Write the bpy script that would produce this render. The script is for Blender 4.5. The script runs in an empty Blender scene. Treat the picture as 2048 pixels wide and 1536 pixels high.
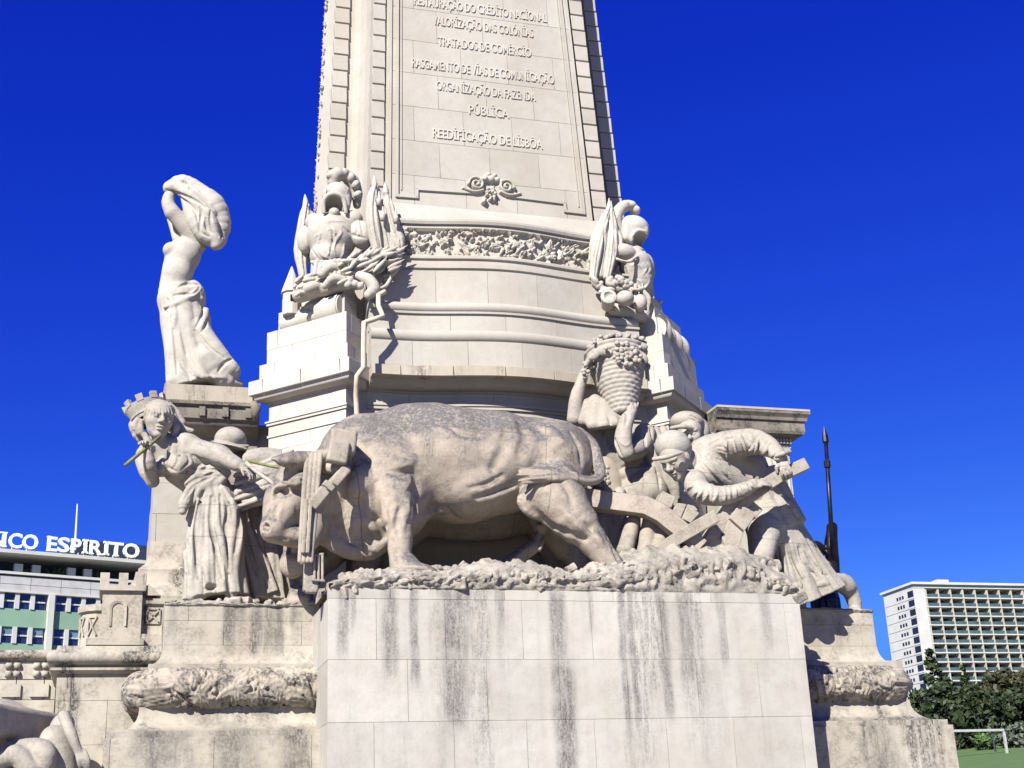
import bpy, math, random
import numpy as np
from mathutils import Vector, Matrix
R = math.radians
random.seed(7); rng = np.random.default_rng(11)
SC = bpy.context.scene
COL = SC.collection

# ------------------------------------------------------------------ camera, sky, sun, exposure
FPX, PITCH, ROLL, YAW = 2706.0, R(19.4), R(2.5), R(16.9)
CAM = np.array([-6.6157, -19.0, 1.6])
_fw = np.array([math.sin(YAW)*math.cos(PITCH), math.cos(YAW)*math.cos(PITCH), math.sin(PITCH)])
_r0 = np.array([math.cos(YAW), -math.sin(YAW), 0.0]); _u0 = np.cross(_r0, _fw)
_rt = math.cos(ROLL)*_r0 - math.sin(ROLL)*_u0
_up = math.sin(ROLL)*_r0 + math.cos(ROLL)*_u0
cam = bpy.data.cameras.new('camera'); cam_o = bpy.data.objects.new('camera', cam); COL.objects.link(cam_o)
cam.sensor_width = 36.0; cam.lens = 36.0*FPX/2048.0; cam.clip_start = 0.1; cam.clip_end = 6000.0
cam_o.matrix_world = Matrix(((_rt[0], _up[0], -_fw[0], CAM[0]), (_rt[1], _up[1], -_fw[1], CAM[1]),
                             (_rt[2], _up[2], -_fw[2], CAM[2]), (0, 0, 0, 1)))
SC.camera = cam_o

SUN_AZ, SUN_EL = R(40.0), R(37.0)          # sun stands to the left of the camera, behind it
sdir = Vector((-math.sin(SUN_AZ)*math.cos(SUN_EL), -math.cos(SUN_AZ)*math.cos(SUN_EL), math.sin(SUN_EL)))
sun = bpy.data.lights.new('sun', 'SUN'); sun.energy = 5.0; sun.angle = R(0.5); sun.color = (1.0, 0.965, 0.905)
sun_o = bpy.data.objects.new('sun', sun); COL.objects.link(sun_o); sun_o.location = (-30, -40, 40)
sun_o.rotation_euler = sdir.to_track_quat('Z', 'Y').to_euler()

W = bpy.data.worlds.new('World'); SC.world = W; W.use_nodes = True
nt = W.node_tree; nt.nodes.clear()
sky = nt.nodes.new('ShaderNodeTexSky'); sky.sky_type = 'NISHITA'; sky.sun_disc = False
sky.sun_elevation = SUN_EL; sky.sun_rotation = math.atan2(sdir.x, sdir.y)
sky.air_density = 0.8; sky.dust_density = 0.0; sky.ozone_density = 6.0; sky.altitude = 0
# the photograph's strongly saturated film response to the clear sky, the same everywhere on the dome
sepn = nt.nodes.new('ShaderNodeSeparateColor'); com = nt.nodes.new('ShaderNodeCombineColor'); nt.links.new(sky.outputs[0], sepn.inputs[0])
for i, (cap, pw, mul) in enumerate(((2.4, 2.1, 0.125), (4.6, 1.75, 0.18), (8.5, 0.65, 2.3))):
    src = sepn.outputs[i]
    for op, val in (('MINIMUM', cap), ('POWER', pw), ('MULTIPLY', mul)):
        q = nt.nodes.new('ShaderNodeMath'); q.operation = op; nt.links.new(src, q.inputs[0]); q.inputs[1].default_value = val; src = q.outputs[0]
    nt.links.new(src, com.inputs[i])
bg = nt.nodes.new('ShaderNodeBackground'); bg.inputs['Strength'].default_value = 0.052
wo = nt.nodes.new('ShaderNodeOutputWorld')
nt.links.new(com.outputs[0], bg.inputs[0]); nt.links.new(bg.outputs[0], wo.inputs[0])
SC.view_settings.view_transform = 'Standard'; SC.view_settings.look = 'None'
SC.view_settings.gamma = 1.0; SC.view_settings.use_curve_mapping = False
SC.view_settings.exposure = 1.2
SC.cycles.max_bounces = 4; SC.cycles.diffuse_bounces = 3

# ------------------------------------------------------------------ measured points -> metres
def at(px, py, Y):
    r = _fw*FPX + _rt*(px-1024.0) - _up*(py-768.0)
    return CAM + r*((Y-CAM[1])/r[1])
def atx(px, py, X):
    r = _fw*FPX + _rt*(px-1024.0) - _up*(py-768.0)
    return CAM + r*((X-CAM[0])/r[0])
def ppm(p):                                   # picture units per metre at a point
    return FPX/float((np.asarray(p)-CAM) @ _fw)

# ------------------------------------------------------------------ object helpers
def link(name, me, parent=None):
    o = bpy.data.objects.new(name, me); COL.objects.link(o)
    if parent is not None: o.parent = parent
    return o
def tag(o, label=None, cat=None, group=None, kind=None):
    if label: o['label'] = label
    if cat: o['category'] = cat
    if group: o['group'] = group
    if kind: o['kind'] = kind
    return o
def thing(name, label, cat, group=None):
    return tag(link(name, None), label, cat, group)
def mesh(name, v, f, mat, parent=None, smooth=False):
    me = bpy.data.meshes.new(name)
    me.from_pydata([tuple(map(float, p)) for p in v], [], [tuple(map(int, q)) for q in f])
    if smooth: me.polygons.foreach_set('use_smooth', [True]*len(me.polygons))
    if mat: me.materials.append(mat)
    me.update()
    return link(name, me, parent)
class MB:
    def __init__(s): s.v = []; s.f = []
    def add(s, v, f):
        n = len(s.v); s.v += [tuple(p) for p in v]; s.f += [tuple(i+n for i in q) for q in f]; return s
    def box(s, x0, x1, y0, y1, z0, z1):
        v = [(x0,y0,z0),(x1,y0,z0),(x1,y1,z0),(x0,y1,z0),(x0,y0,z1),(x1,y0,z1),(x1,y1,z1),(x0,y1,z1)]
        return s.add(v, [(0,3,2,1),(4,5,6,7),(0,1,5,4),(1,2,6,5),(2,3,7,6),(3,0,4,7)])
    def beam(s, a, b, w, h, up=(0,0,1), w2=None, h2=None):
        a = np.array(a, float); b = np.array(b, float); d = (b-a)/np.linalg.norm(b-a)
        u = np.array(up, float); sd = np.cross(d, u); sd /= np.linalg.norm(sd); u = np.cross(sd, d)
        w2 = w if w2 is None else w2; h2 = h if h2 is None else h2
        v = []
        for p, ww, hh in ((a, w, h), (b, w2, h2)):
            v += [p-sd*ww/2-u*hh/2, p+sd*ww/2-u*hh/2, p+sd*ww/2+u*hh/2, p-sd*ww/2+u*hh/2]
        return s.add(v, [(0,3,2,1),(4,5,6,7),(0,1,5,4),(1,2,6,5),(2,3,7,6),(3,0,4,7)])
    def tube(s, pts, r, n=10, caps=True):
        pts = [np.array(p, float) for p in pts]; rs = r if hasattr(r, '__len__') else [r]*len(pts)
        v = []; f = []; pu = None
        for i, p in enumerate(pts):
            d = pts[min(i+1, len(pts)-1)]-pts[max(i-1, 0)]; d /= np.linalg.norm(d)+1e-9
            if pu is None: pu = np.cross(d, (0.3, 0.9, 0.2))
            pu = pu-d*(pu @ d); pu /= np.linalg.norm(pu)+1e-9; w = np.cross(d, pu)
            for k in range(n):
                a = 2*math.pi*k/n; v.append(p+rs[i]*(pu*math.cos(a)+w*math.sin(a)))
        for i in range(len(pts)-1):
            for k in range(n):
                a = i*n+k; b = i*n+(k+1) % n; f.append((a, b, b+n, a+n))
        if caps: f.append(tuple(range(n))[::-1]); f.append(tuple(range((len(pts)-1)*n, len(pts)*n)))
        return s.add(v, f)
    def build(s, name, mat, parent=None, smooth=False): return mesh(name, s.v, s.f, mat, parent, smooth)
def miter(path):
    P = [np.array(p, float) for p in path]; out = []
    for i in range(len(P)):
        ns = []
        for a, b in ((i-1, i), (i, i+1)):
            if 0 <= a and b < len(P):
                d = P[b]-P[a]; d /= np.linalg.norm(d); ns.append(np.array([d[1], -d[0]]))
        n = sum(ns); n = n/np.linalg.norm(n); out.append(n/max(0.35, n @ ns[0]))
    return P, out
def sweep(name, prof, path, mat, parent=None, smooth=False):
    """closed profile [(out, z)] carried along a plan path (left to right as seen from outside)"""
    P, N = miter(path); v = []; f = []; m = len(prof)
    for p, n in zip(P, N):
        for o, z in prof: v.append((p[0]+n[0]*o, p[1]+n[1]*o, z))
    for i in range(len(P)-1):
        for k in range(m):
            a = i*m+k; b = i*m+(k+1) % m; f.append((a, a+m, b+m, b))
    f.append(tuple(range(m))); f.append(tuple(range((len(P)-1)*m, len(P)*m))[::-1])
    o = mesh(name, v, f, mat, parent)
    if smooth:
        o.data.polygons.foreach_set('use_smooth', [True]*len(o.data.polygons))
        try: o.data.set_sharp_from_angle(angle=R(38))
        except Exception: pass
    return o
def arc(cx, cz, r, a0, a1, n):
    return [(cx+r*math.cos(R(a0+(a1-a0)*i/n)), cz+r*math.sin(R(a0+(a1-a0)*i/n))) for i in range(n+1)]
def stone(parent, path, z0, z1, mat, thick=0.12, gap=0.0035, bev=0.002, proud=0.0, name='stone', taper=None, lean=0.0):
    """one dressed stone over a plan path: chamfered front, set back joints"""
    P, N = miter(path); n = len(P)
    g = gap/2
    d0 = (P[1]-P[0])/np.linalg.norm(P[1]-P[0]); d1 = (P[-1]-P[-2])/np.linalg.norm(P[-1]-P[-2])
    v = []; f = []
    def ring(off, e, zz):
        for i in range(n):
            p = P[i]+N[i]*(off-lean*(zz-z0))
            if i == 0: p = p+d0*e
            if i == n-1: p = p-d1*e
            v.append((p[0], p[1], zz))
    rings = [(-thick, g, z0+g), (proud-bev, g, z0+g), (proud, g+bev, z0+g+bev), (proud, g+bev, z1-g-bev), (proud-bev, g, z1-g), (-thick, g, z1-g)]
    for o_, e_, z_ in rings: ring(o_, e_, z_)
    for r_ in range(5):
        for i in range(n-1):
            a = r_*n+i; f.append((a, a+1, a+1+n, a+n))
    f.append((0, n, 2*n, 3*n, 4*n, 5*n)[::-1]); f.append(tuple(k*n+n-1 for k in range(6)))
    return mesh(name, v, f, mat, parent)
def cutpath(path, s0, s1, n=2):
    P = [np.array(p, float) for p in path]; L = [0]
    for a, b in zip(P[:-1], P[1:]): L.append(L[-1]+np.linalg.norm(b-a))
    xs = np.array([p[0] for p in P]); ys = np.array([p[1] for p in P])
    ss = [s0]+[l for l in L if s0+0.01 < l < s1-0.01]+[s1]
    return [(np.interp(s, L, xs), np.interp(s, L, ys)) for s in ss]
def pathlen(path):
    return sum(math.dist(a, b) for a, b in zip(path[:-1], path[1:]))
def courses(parent, path, zs, width, mat, offs=(0.0, 0.5), jit=0.0, name='stone', **k):
    L = pathlen(path)
    for i in range(len(zs)-1):
        js = [0.0]; s = width*offs[i % len(offs)]
        if s < 0.12: s += width
        while s < L-0.12:
            js.append(s+random.uniform(-jit, jit)); s += width
        js.append(L)
        for a, b in zip(js[:-1], js[1:]):
            stone(parent, cutpath(path, a, b), zs[i], zs[i+1], mat, proud=random.uniform(-0.003, 0.003), name=name, **k)
# ------------------------------------------------------------------ materials
class NT:
    def __init__(s, name):
        s.m = bpy.data.materials.new(name); s.m.use_nodes = True; s.t = s.m.node_tree; s.t.nodes.clear()
        s.b = s.n('ShaderNodeBsdfPrincipled'); o = s.n('ShaderNodeOutputMaterial'); s.l(s.b.outputs[0], o.inputs[0])
    def n(s, t, **k):
        x = s.t.nodes.new(t)
        for a, b in k.items(): setattr(x, a, b)
        return x
    def l(s, a, b): s.t.links.new(a, b)
    def put(s, sock, v):
        if hasattr(v, 'is_output'): s.l(v, sock)
        elif isinstance(v, tuple) and len(v) == 3 and sock.type == 'RGBA': sock.default_value = (*v, 1)
        else: sock.default_value = v
    def math(s, op, a, b=0.0, c=None, clamp=False):
        x = s.n('ShaderNodeMath', operation=op, use_clamp=clamp); s.put(x.inputs[0], a); s.put(x.inputs[1], b)
        if c is not None: s.put(x.inputs[2], c)
        return x.outputs[0]
    def mix(s, f, a, b, mode='MIX'):
        x = s.n('ShaderNodeMix', data_type='RGBA', blend_type=mode); s.put(x.inputs[0], f); s.put(x.inputs[6], a); s.put(x.inputs[7], b)
        return x.outputs[2]
    def ramp(s, v, a, b):
        x = s.n('ShaderNodeMapRange'); x.interpolation_type = 'SMOOTHSTEP'; s.put(x.inputs[0], v); x.inputs[1].default_value = a; x.inputs[2].default_value = b
        return x.outputs[0]
    def noise(s, vec, scale, detail=4.0, rough=0.55, dist=0.0):
        x = s.n('ShaderNodeTexNoise'); s.put(x.inputs['Vector'], vec); x.inputs['Scale'].default_value = scale
        x.inputs['Detail'].default_value = detail; x.inputs['Roughness'].default_value = rough; x.inputs['Distortion'].default_value = dist
        return x.outputs['Fac']
    def scale(s, vec, sc):
        x = s.n('ShaderNodeVectorMath', operation='MULTIPLY'); s.put(x.inputs[0], vec); x.inputs[1].default_value = sc
        return x.outputs[0]
    def bump(s, h, strength, dist):
        x = s.n('ShaderNodeBump'); x.inputs['Strength'].default_value = strength; x.inputs['Distance'].default_value = dist; s.put(x.inputs['Height'], h)
        s.l(x.outputs[0], s.b.inputs['Normal'])
def limestone(name, base=(0.46, 0.405, 0.32), alt=(0.40, 0.345, 0.27), lichen=0.0, lich_n=(0.1, 0.7), streak=0.0, sz=(3.0, 5.3), grime=0.0, gz=None, rough_bump=0.3, tone=0.12, pits=0.35, stains=None, seams=None, cov=(0.34, 0.62), lcol=(0.085, 0.079, 0.073)):
    base = tuple(0.74*q for q in base); alt = tuple(0.72*q for q in alt)
    k = NT(name); g = k.n('ShaderNodeNewGeometry'); pos = g.outputs['Position']
    col = k.mix(k.ramp(k.noise(pos, 0.9, 5, 0.6), 0.35, 0.68), base, alt)
    col = k.mix(k.math('MULTIPLY', k.ramp(k.noise(pos, 6.0, 6, 0.7), 0.42, 0.75), 0.45), col, (base[0]*0.78, base[1]*0.75, base[2]*0.72))
    pink = k.ramp(k.noise(k.scale(pos, (1.0, 1.0, 0.45)), 1.3, 3, 0.5), 0.5, 0.78)
    col = k.mix(k.math('MULTIPLY', pink, 0.38), col, (base[0]*0.98, base[1]*0.92, base[2]*0.88))
    oi = k.n('ShaderNodeObjectInfo'); r = k.math('MULTIPLY_ADD', oi.outputs['Random'], tone, 1.0-tone*0.55)
    hv = k.n('ShaderNodeHueSaturation'); k.l(col, hv.inputs['Color']); k.l(r, hv.inputs['Value']); col = hv.outputs[0]
    # pits and specks
    pit = k.ramp(k.noise(pos, 34.0, 3, 0.7), 0.63, 0.72)
    col = k.mix(k.math('MULTIPLY', pit, pits), col, (0.09, 0.078, 0.062))
    dark = (0.055, 0.050, 0.045)
    sep = k.n('ShaderNodeSeparateXYZ'); k.l(pos, sep.inputs[0])
    if streak > 0:
        sv = k.scale(pos, (1.0, 1.0, 0.05))
        a = k.ramp(k.noise(sv, 1.75, 2, 0.45), 0.52, 0.62)
        fine = k.ramp(k.noise(k.scale(pos, (1.0, 1.0, 0.12)), 13.0, 5, 0.7), 0.34, 0.62)
        brk = k.ramp(k.noise(pos, 1.3, 4, 0.6), 0.38, 0.60)
        gran = k.ramp(k.noise(k.scale(pos, (1, 1, 0.6)), 30.0, 5, 0.8), 0.33, 0.60)
        zf = k.ramp(sep.outputs[2], sz[0], sz[1])
        m = k.math('MULTIPLY', k.math('MULTIPLY', a, fine), k.math('MULTIPLY', k.math('ADD', brk, k.math('MULTIPLY', zf, 0.35), clamp=True), k.math('MULTIPLY', gran, zf)))
        col = k.mix(k.math('MULTIPLY', m, streak, clamp=True), col, dark)
        wash = k.ramp(k.noise(sv, 4.5, 3, 0.6), 0.48, 0.75)
        col = k.mix(k.math('MULTIPLY', k.math('MULTIPLY', wash, zf), 0.30*min(1, streak)), col, (0.15, 0.138, 0.122))
    if stains:                                           # long rain runs, each with its own place, width and length
        wob = k.math('MULTIPLY_ADD', k.noise(k.scale(pos, (1.0, 1.0, 0.8)), 1.6, 3), 0.16, -0.08); sx_ = k.math('ADD', sep.outputs[0], wob)
        tot = None
        for xc, w, zlo_, zhi_, st in stains:
            d = k.math('MULTIPLY', k.math('ABSOLUTE', k.math('SUBTRACT', sx_, xc)), 1.0/w)
            e = k.math('MULTIPLY', k.ramp(d, 1.25, 0.35), k.math('MULTIPLY', k.ramp(sep.outputs[2], zlo_, zlo_+0.45), k.math('MULTIPLY', k.ramp(sep.outputs[2], zhi_+0.3, zhi_), st)))
            tot = e if tot is None else k.math('MAXIMUM', tot, e)
        fr = k.ramp(k.noise(k.scale(pos, (1.0, 1.0, 0.16)), 15.0, 5, 0.75), 0.28, 0.58); gr_ = k.ramp(k.noise(k.scale(pos, (1, 1, 0.7)), 34.0, 5, 0.8), 0.30, 0.58); br_ = k.ramp(k.noise(pos, 2.2, 4, 0.65), 0.25, 0.55)
        col = k.mix(k.math('MULTIPLY', k.math('MULTIPLY', tot, fr), k.math('MULTIPLY', gr_, br_), clamp=True), col, dark)
        col = k.mix(k.math('MULTIPLY', tot, 0.30), col, (0.16, 0.148, 0.13))
    if seams:                                            # fine mortar lines between the carved blocks
        mm = None
        for ax_, c0, sl_, w in seams:
            v_ = k.math('ADD', sep.outputs[0 if ax_ == 'x' else 2], k.math('MULTIPLY', sep.outputs[2 if ax_ == 'x' else 0], sl_))
            v_ = k.math('ADD', v_, k.math('MULTIPLY', k.noise(pos, 3.0, 2), 0.03))
            e = k.math('LESS_THAN', k.math('ABSOLUTE', k.math('SUBTRACT', v_, c0)), w); mm = e if mm is None else k.math('MAXIMUM', mm, e)
        col = k.mix(k.math('MULTIPLY', mm, 0.55), col, (0.10, 0.09, 0.075))
    if grime > 0:
        gm = k.math('MULTIPLY', k.ramp(k.noise(pos, 3.2, 6, 0.72), 0.40, 0.66), k.ramp(k.noise(pos, 22.0, 4, 0.7), 0.30, 0.62))
        if gz: gm = k.math('MULTIPLY', gm, k.ramp(sep.outputs[2], gz[0], gz[1]))
        col = k.mix(k.math('MULTIPLY', gm, grime, clamp=True), col, dark)
    if lichen > 0:
        sn = k.n('ShaderNodeSeparateXYZ'); k.l(g.outputs['Normal'], sn.inputs[0])
        u = k.ramp(sn.outputs[2], lich_n[0], lich_n[1])
        nz = k.ramp(k.noise(pos, 2.0, 6, 0.72), cov[0], cov[1])
        sp = k.ramp(k.noise(pos, 20.0, 5, 0.75), 0.32, 0.62)
        m = k.math('MULTIPLY', k.math('MULTIPLY', u, nz), k.math('MULTIPLY_ADD', sp, 0.7, 0.3))
        col = k.mix(k.math('MULTIPLY', m, lichen, clamp=True), col, lcol)
    k.l(col, k.b.inputs['Base Color']); k.b.inputs['Roughness'].default_value = 0.88; k.b.inputs['Specular IOR Level'].default_value = 0.25
    h = k.math('ADD', k.math('MULTIPLY', k.noise(pos, 10.0, 6, 0.7), 0.7), k.math('MULTIPLY', k.noise(pos, 55.0, 3, 0.6), 0.3))
    k.bump(h, rough_bump, 0.02)
    return k.m
def plain(name, col, rough=0.6, metal=0.0, var=0.15, nscale=3.0, spec=0.4, bump=0.0):
    k = NT(name); g = k.n('ShaderNodeNewGeometry')
    c = k.mix(k.ramp(k.noise(g.outputs['Position'], nscale, 5, 0.65), 0.3, 0.7), tuple(x*(1-var) for x in col), tuple(min(1, x*(1+var)) for x in col))
    k.l(c, k.b.inputs['Base Color']); k.b.inputs['Roughness'].default_value = rough; k.b.inputs['Metallic'].default_value = metal
    k.b.inputs['Specular IOR Level'].default_value = spec
    if bump: k.bump(k.noise(g.outputs['Position'], nscale*6, 4, 0.6), bump, 0.02)
    return k.m
def _bx(px): return float(at(px, 1230, 0.0)[0])
BLOCK_STAINS = [(_bx(x), w, zl_, zh_, st) for x, w, zl_, zh_, st in (
    (687, .10, 4.2, 5.3, .7), (705, .05, 4.6, 5.3, .6), (778, .13, 3.9, 5.3, .75), (828, .08, 3.8, 5.3, .85), (905, .19, 3.2, 5.25, .95), (1115, .15, 4.1, 5.25, .8), (1120, .19, 0.5, 4.15, 1.0), (1243, .07, 3.1, 5.3, .75), (1262, .05, 3.2, 5.3, .6),
    (1325, .09, 3.3, 5.2, .75), (1368, .13, 3.8, 5.2, .55), (1440, .08, 4.0, 5.3, .45), (1532, .10, 4.3, 5.3, .45), (1180, .05, 4.6, 5.3, .5), (1005, .05, 4.6, 5.25, .55), (1410, .2, 2.2, 4.2, .18))]
M_block = limestone('limestone_block', (0.505, 0.48, 0.42), (0.455, 0.425, 0.36), streak=0.7, sz=(0.0, 5.0), grime=0.14, tone=0.16, stains=BLOCK_STAINS)
BASE_STAINS = [(float(at(x, 1260, 1.5)[0]), w, zl_, zh_, st) for x, w, zl_, zh_, st in (
    (458, .12, 4.5, 5.4, 1.0), (480, .10, 4.9, 5.4, .6), (512, .11, 4.5, 5.4, .75), (545, .16, 4.5, 5.4, .9), (590, .08, 4.7, 5.4, .6), (345, .06, 4.9, 5.4, .4), (420, .3, 3.35, 3.9, .65), (520, .25, 3.4, 3.9, .7), (330, .5, 2.0, 3.4, .55), (470, .35, 1.6, 3.45, .7), (580, .22, 2.2, 3.4, .6), (1760, .1, 4.8, 5.4, .3), (1690, .4, 2.2, 3.3, .35), (1850, .3, 2.4, 3.3, .3))]
M_base = limestone('limestone_base', (0.48, 0.44, 0.36), (0.43, 0.385, 0.30), streak=1.6, sz=(1.0, 4.3), grime=0.5, tone=0.10, stains=BASE_STAINS)
M_wall = limestone('limestone_wall', (0.45, 0.42, 0.36), (0.41, 0.375, 0.31), tone=0.10)
M_white = limestone('limestone_pale', (0.53, 0.50, 0.44), (0.49, 0.455, 0.385), tone=0.08)
M_corn = limestone('limestone_cornice', (0.46, 0.41, 0.32), (0.41, 0.36, 0.275), lichen=0.8, streak=0.9, sz=(9.0, 9.8), tone=0.08)
M_dirty = limestone('limestone_dirty', (0.42, 0.375, 0.30), (0.36, 0.315, 0.25), grime=1.3, streak=0.5, sz=(3.0, 5.2), tone=0.08, rough_bump=0.5)
M_wing = limestone('limestone_sooty', (0.30, 0.265, 0.21), (0.17, 0.15, 0.12), grime=1.5, gz=(8.9, 9.3), tone=0.08, rough_bump=0.4)
M_rock = limestone('limestone_rough', (0.47, 0.43, 0.36), (0.40, 0.36, 0.29), lichen=0.35, lich_n=(-0.3, 0.6), grime=0.85, rough_bump=0.9, pits=0.5)
M_stat = limestone('limestone_statue', (0.42, 0.375, 0.30), (0.355, 0.31, 0.245), lichen=0.5, lich_n=(0.1, 1.0), grime=0.45, rough_bump=0.9, tone=0.05)
M_ox = limestone('limestone_ox', (0.47, 0.405, 0.32), (0.40, 0.34, 0.265), lichen=1.3, lich_n=(-0.1, 0.5), cov=(0.22, 0.55), lcol=(0.095, 0.088, 0.085), grime=0.4, streak=1.0, sz=(5.9, 8.0), rough_bump=1.0, tone=0.03, pits=0.5,
                 seams=[('x', float(at(872, 900, .1)[0]), 0.16, .011), ('z', float(at(940, 868, .5)[2]), 0.035, .010), ('x', float(at(1046, 870, .4)[0]), -0.05, .008)])
M_fig = limestone('limestone_figure', (0.455, 0.42, 0.355), (0.395, 0.355, 0.29), lichen=0.55, lich_n=(0.0, 1.0), grime=0.35, rough_bump=0.9, pits=0.5, tone=0.04, seams=[('z', float(at(420, 1008, 1.8)[2]), 0.0, .007), ('z', float(at(1560, 1083, 1.0)[2]), 0.01, .007), ('z', float(at(1500, 960, 1.0)[2]), 0.0, .006)])
M_pale = limestone('limestone_nude', (0.52, 0.485, 0.415), (0.47, 0.43, 0.36), rough_bump=0.6, grime=0.2, lichen=0.25, lich_n=(0.3, 1.0), tone=0.04)
M_bronze = plain('bronze_dark', (0.022, 0.021, 0.026), 0.42, 0.75, 0.5, 4.0)
M_verd = plain('bronze_green', (0.13, 0.135, 0.045), 0.7, 0.2, 0.3, 8.0)
# ------------------------------------------------------------------ carving: rounded solids blended in a grid, skinned by surface nets
def fast_mesh(name, v, q, mat, parent=None):
    me = bpy.data.meshes.new(name); nv, nq = len(v), len(q)
    me.vertices.add(nv); me.vertices.foreach_set('co', np.ascontiguousarray(v, np.float32).ravel())
    me.loops.add(nq*4); me.loops.foreach_set('vertex_index', np.ascontiguousarray(q, np.int32).ravel())
    me.polygons.add(nq); me.polygons.foreach_set('loop_start', np.arange(0, nq*4, 4, dtype=np.int32))
    me.polygons.foreach_set('use_smooth', np.ones(nq, bool)); me.update(calc_edges=True); me.validate()
    if mat: me.materials.append(mat)
    return link(name, me, parent)
def surfnet(F, org, h):
    S = F < 0; nx, ny, nz = F.shape
    c = np.zeros((nx-1, ny-1, nz-1), np.uint8)
    for i in (0, 1):
        for j in (0, 1):
            for k in (0, 1): c += S[i:nx-1+i, j:ny-1+j, k:nz-1+k]
    act = np.argwhere((c > 0) & (c < 8)); n = len(act)
    idx = np.full(c.shape, -1, np.int32); idx[act[:, 0], act[:, 1], act[:, 2]] = np.arange(n)
    co = [(i, j, k) for i in (0, 1) for j in (0, 1) for k in (0, 1)]
    val = {o: F[act[:, 0]+o[0], act[:, 1]+o[1], act[:, 2]+o[2]] for o in co}
    acc = np.zeros((n, 3)); cnt = np.zeros(n)
    for a in co:
        for ax in range(3):
            if a[ax] == 0:
                b = list(a); b[ax] = 1; b = tuple(b); va, vb = val[a], val[b]; m = (va < 0) != (vb < 0)
                t = np.where(m, va/np.where(m, va-vb, 1), 0)
                p = np.tile(np.array(a, float), (n, 1)); p[:, ax] = t
                acc += p*m[:, None]; cnt += m
    v = (act+acc/np.maximum(cnt, 1)[:, None])*h+org
    Q = []
    for ax in range(3):
        o1, o2 = [(1, 2), (2, 0), (0, 1)][ax]
        sl = [slice(None)]*3; sl[ax] = slice(0, -1); A = S[tuple(sl)]; sl[ax] = slice(1, None); B = S[tuple(sl)]
        e = np.argwhere(A != B)
        e = e[(e[:, o1] > 0) & (e[:, o2] > 0) & (e[:, o1] < F.shape[o1]-1) & (e[:, o2] < F.shape[o2]-1)]
        g = []
        for d1, d2 in ((-1, -1), (0, -1), (0, 0), (-1, 0)):
            q = e.copy(); q[:, o1] += d1; q[:, o2] += d2; g.append(idx[q[:, 0], q[:, 1], q[:, 2]])
        g = np.stack(g, 1); fl = ~A[e[:, 0], e[:, 1], e[:, 2]]; g[fl] = g[fl][:, ::-1]; Q.append(g)
    return v, np.concatenate(Q)
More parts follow.
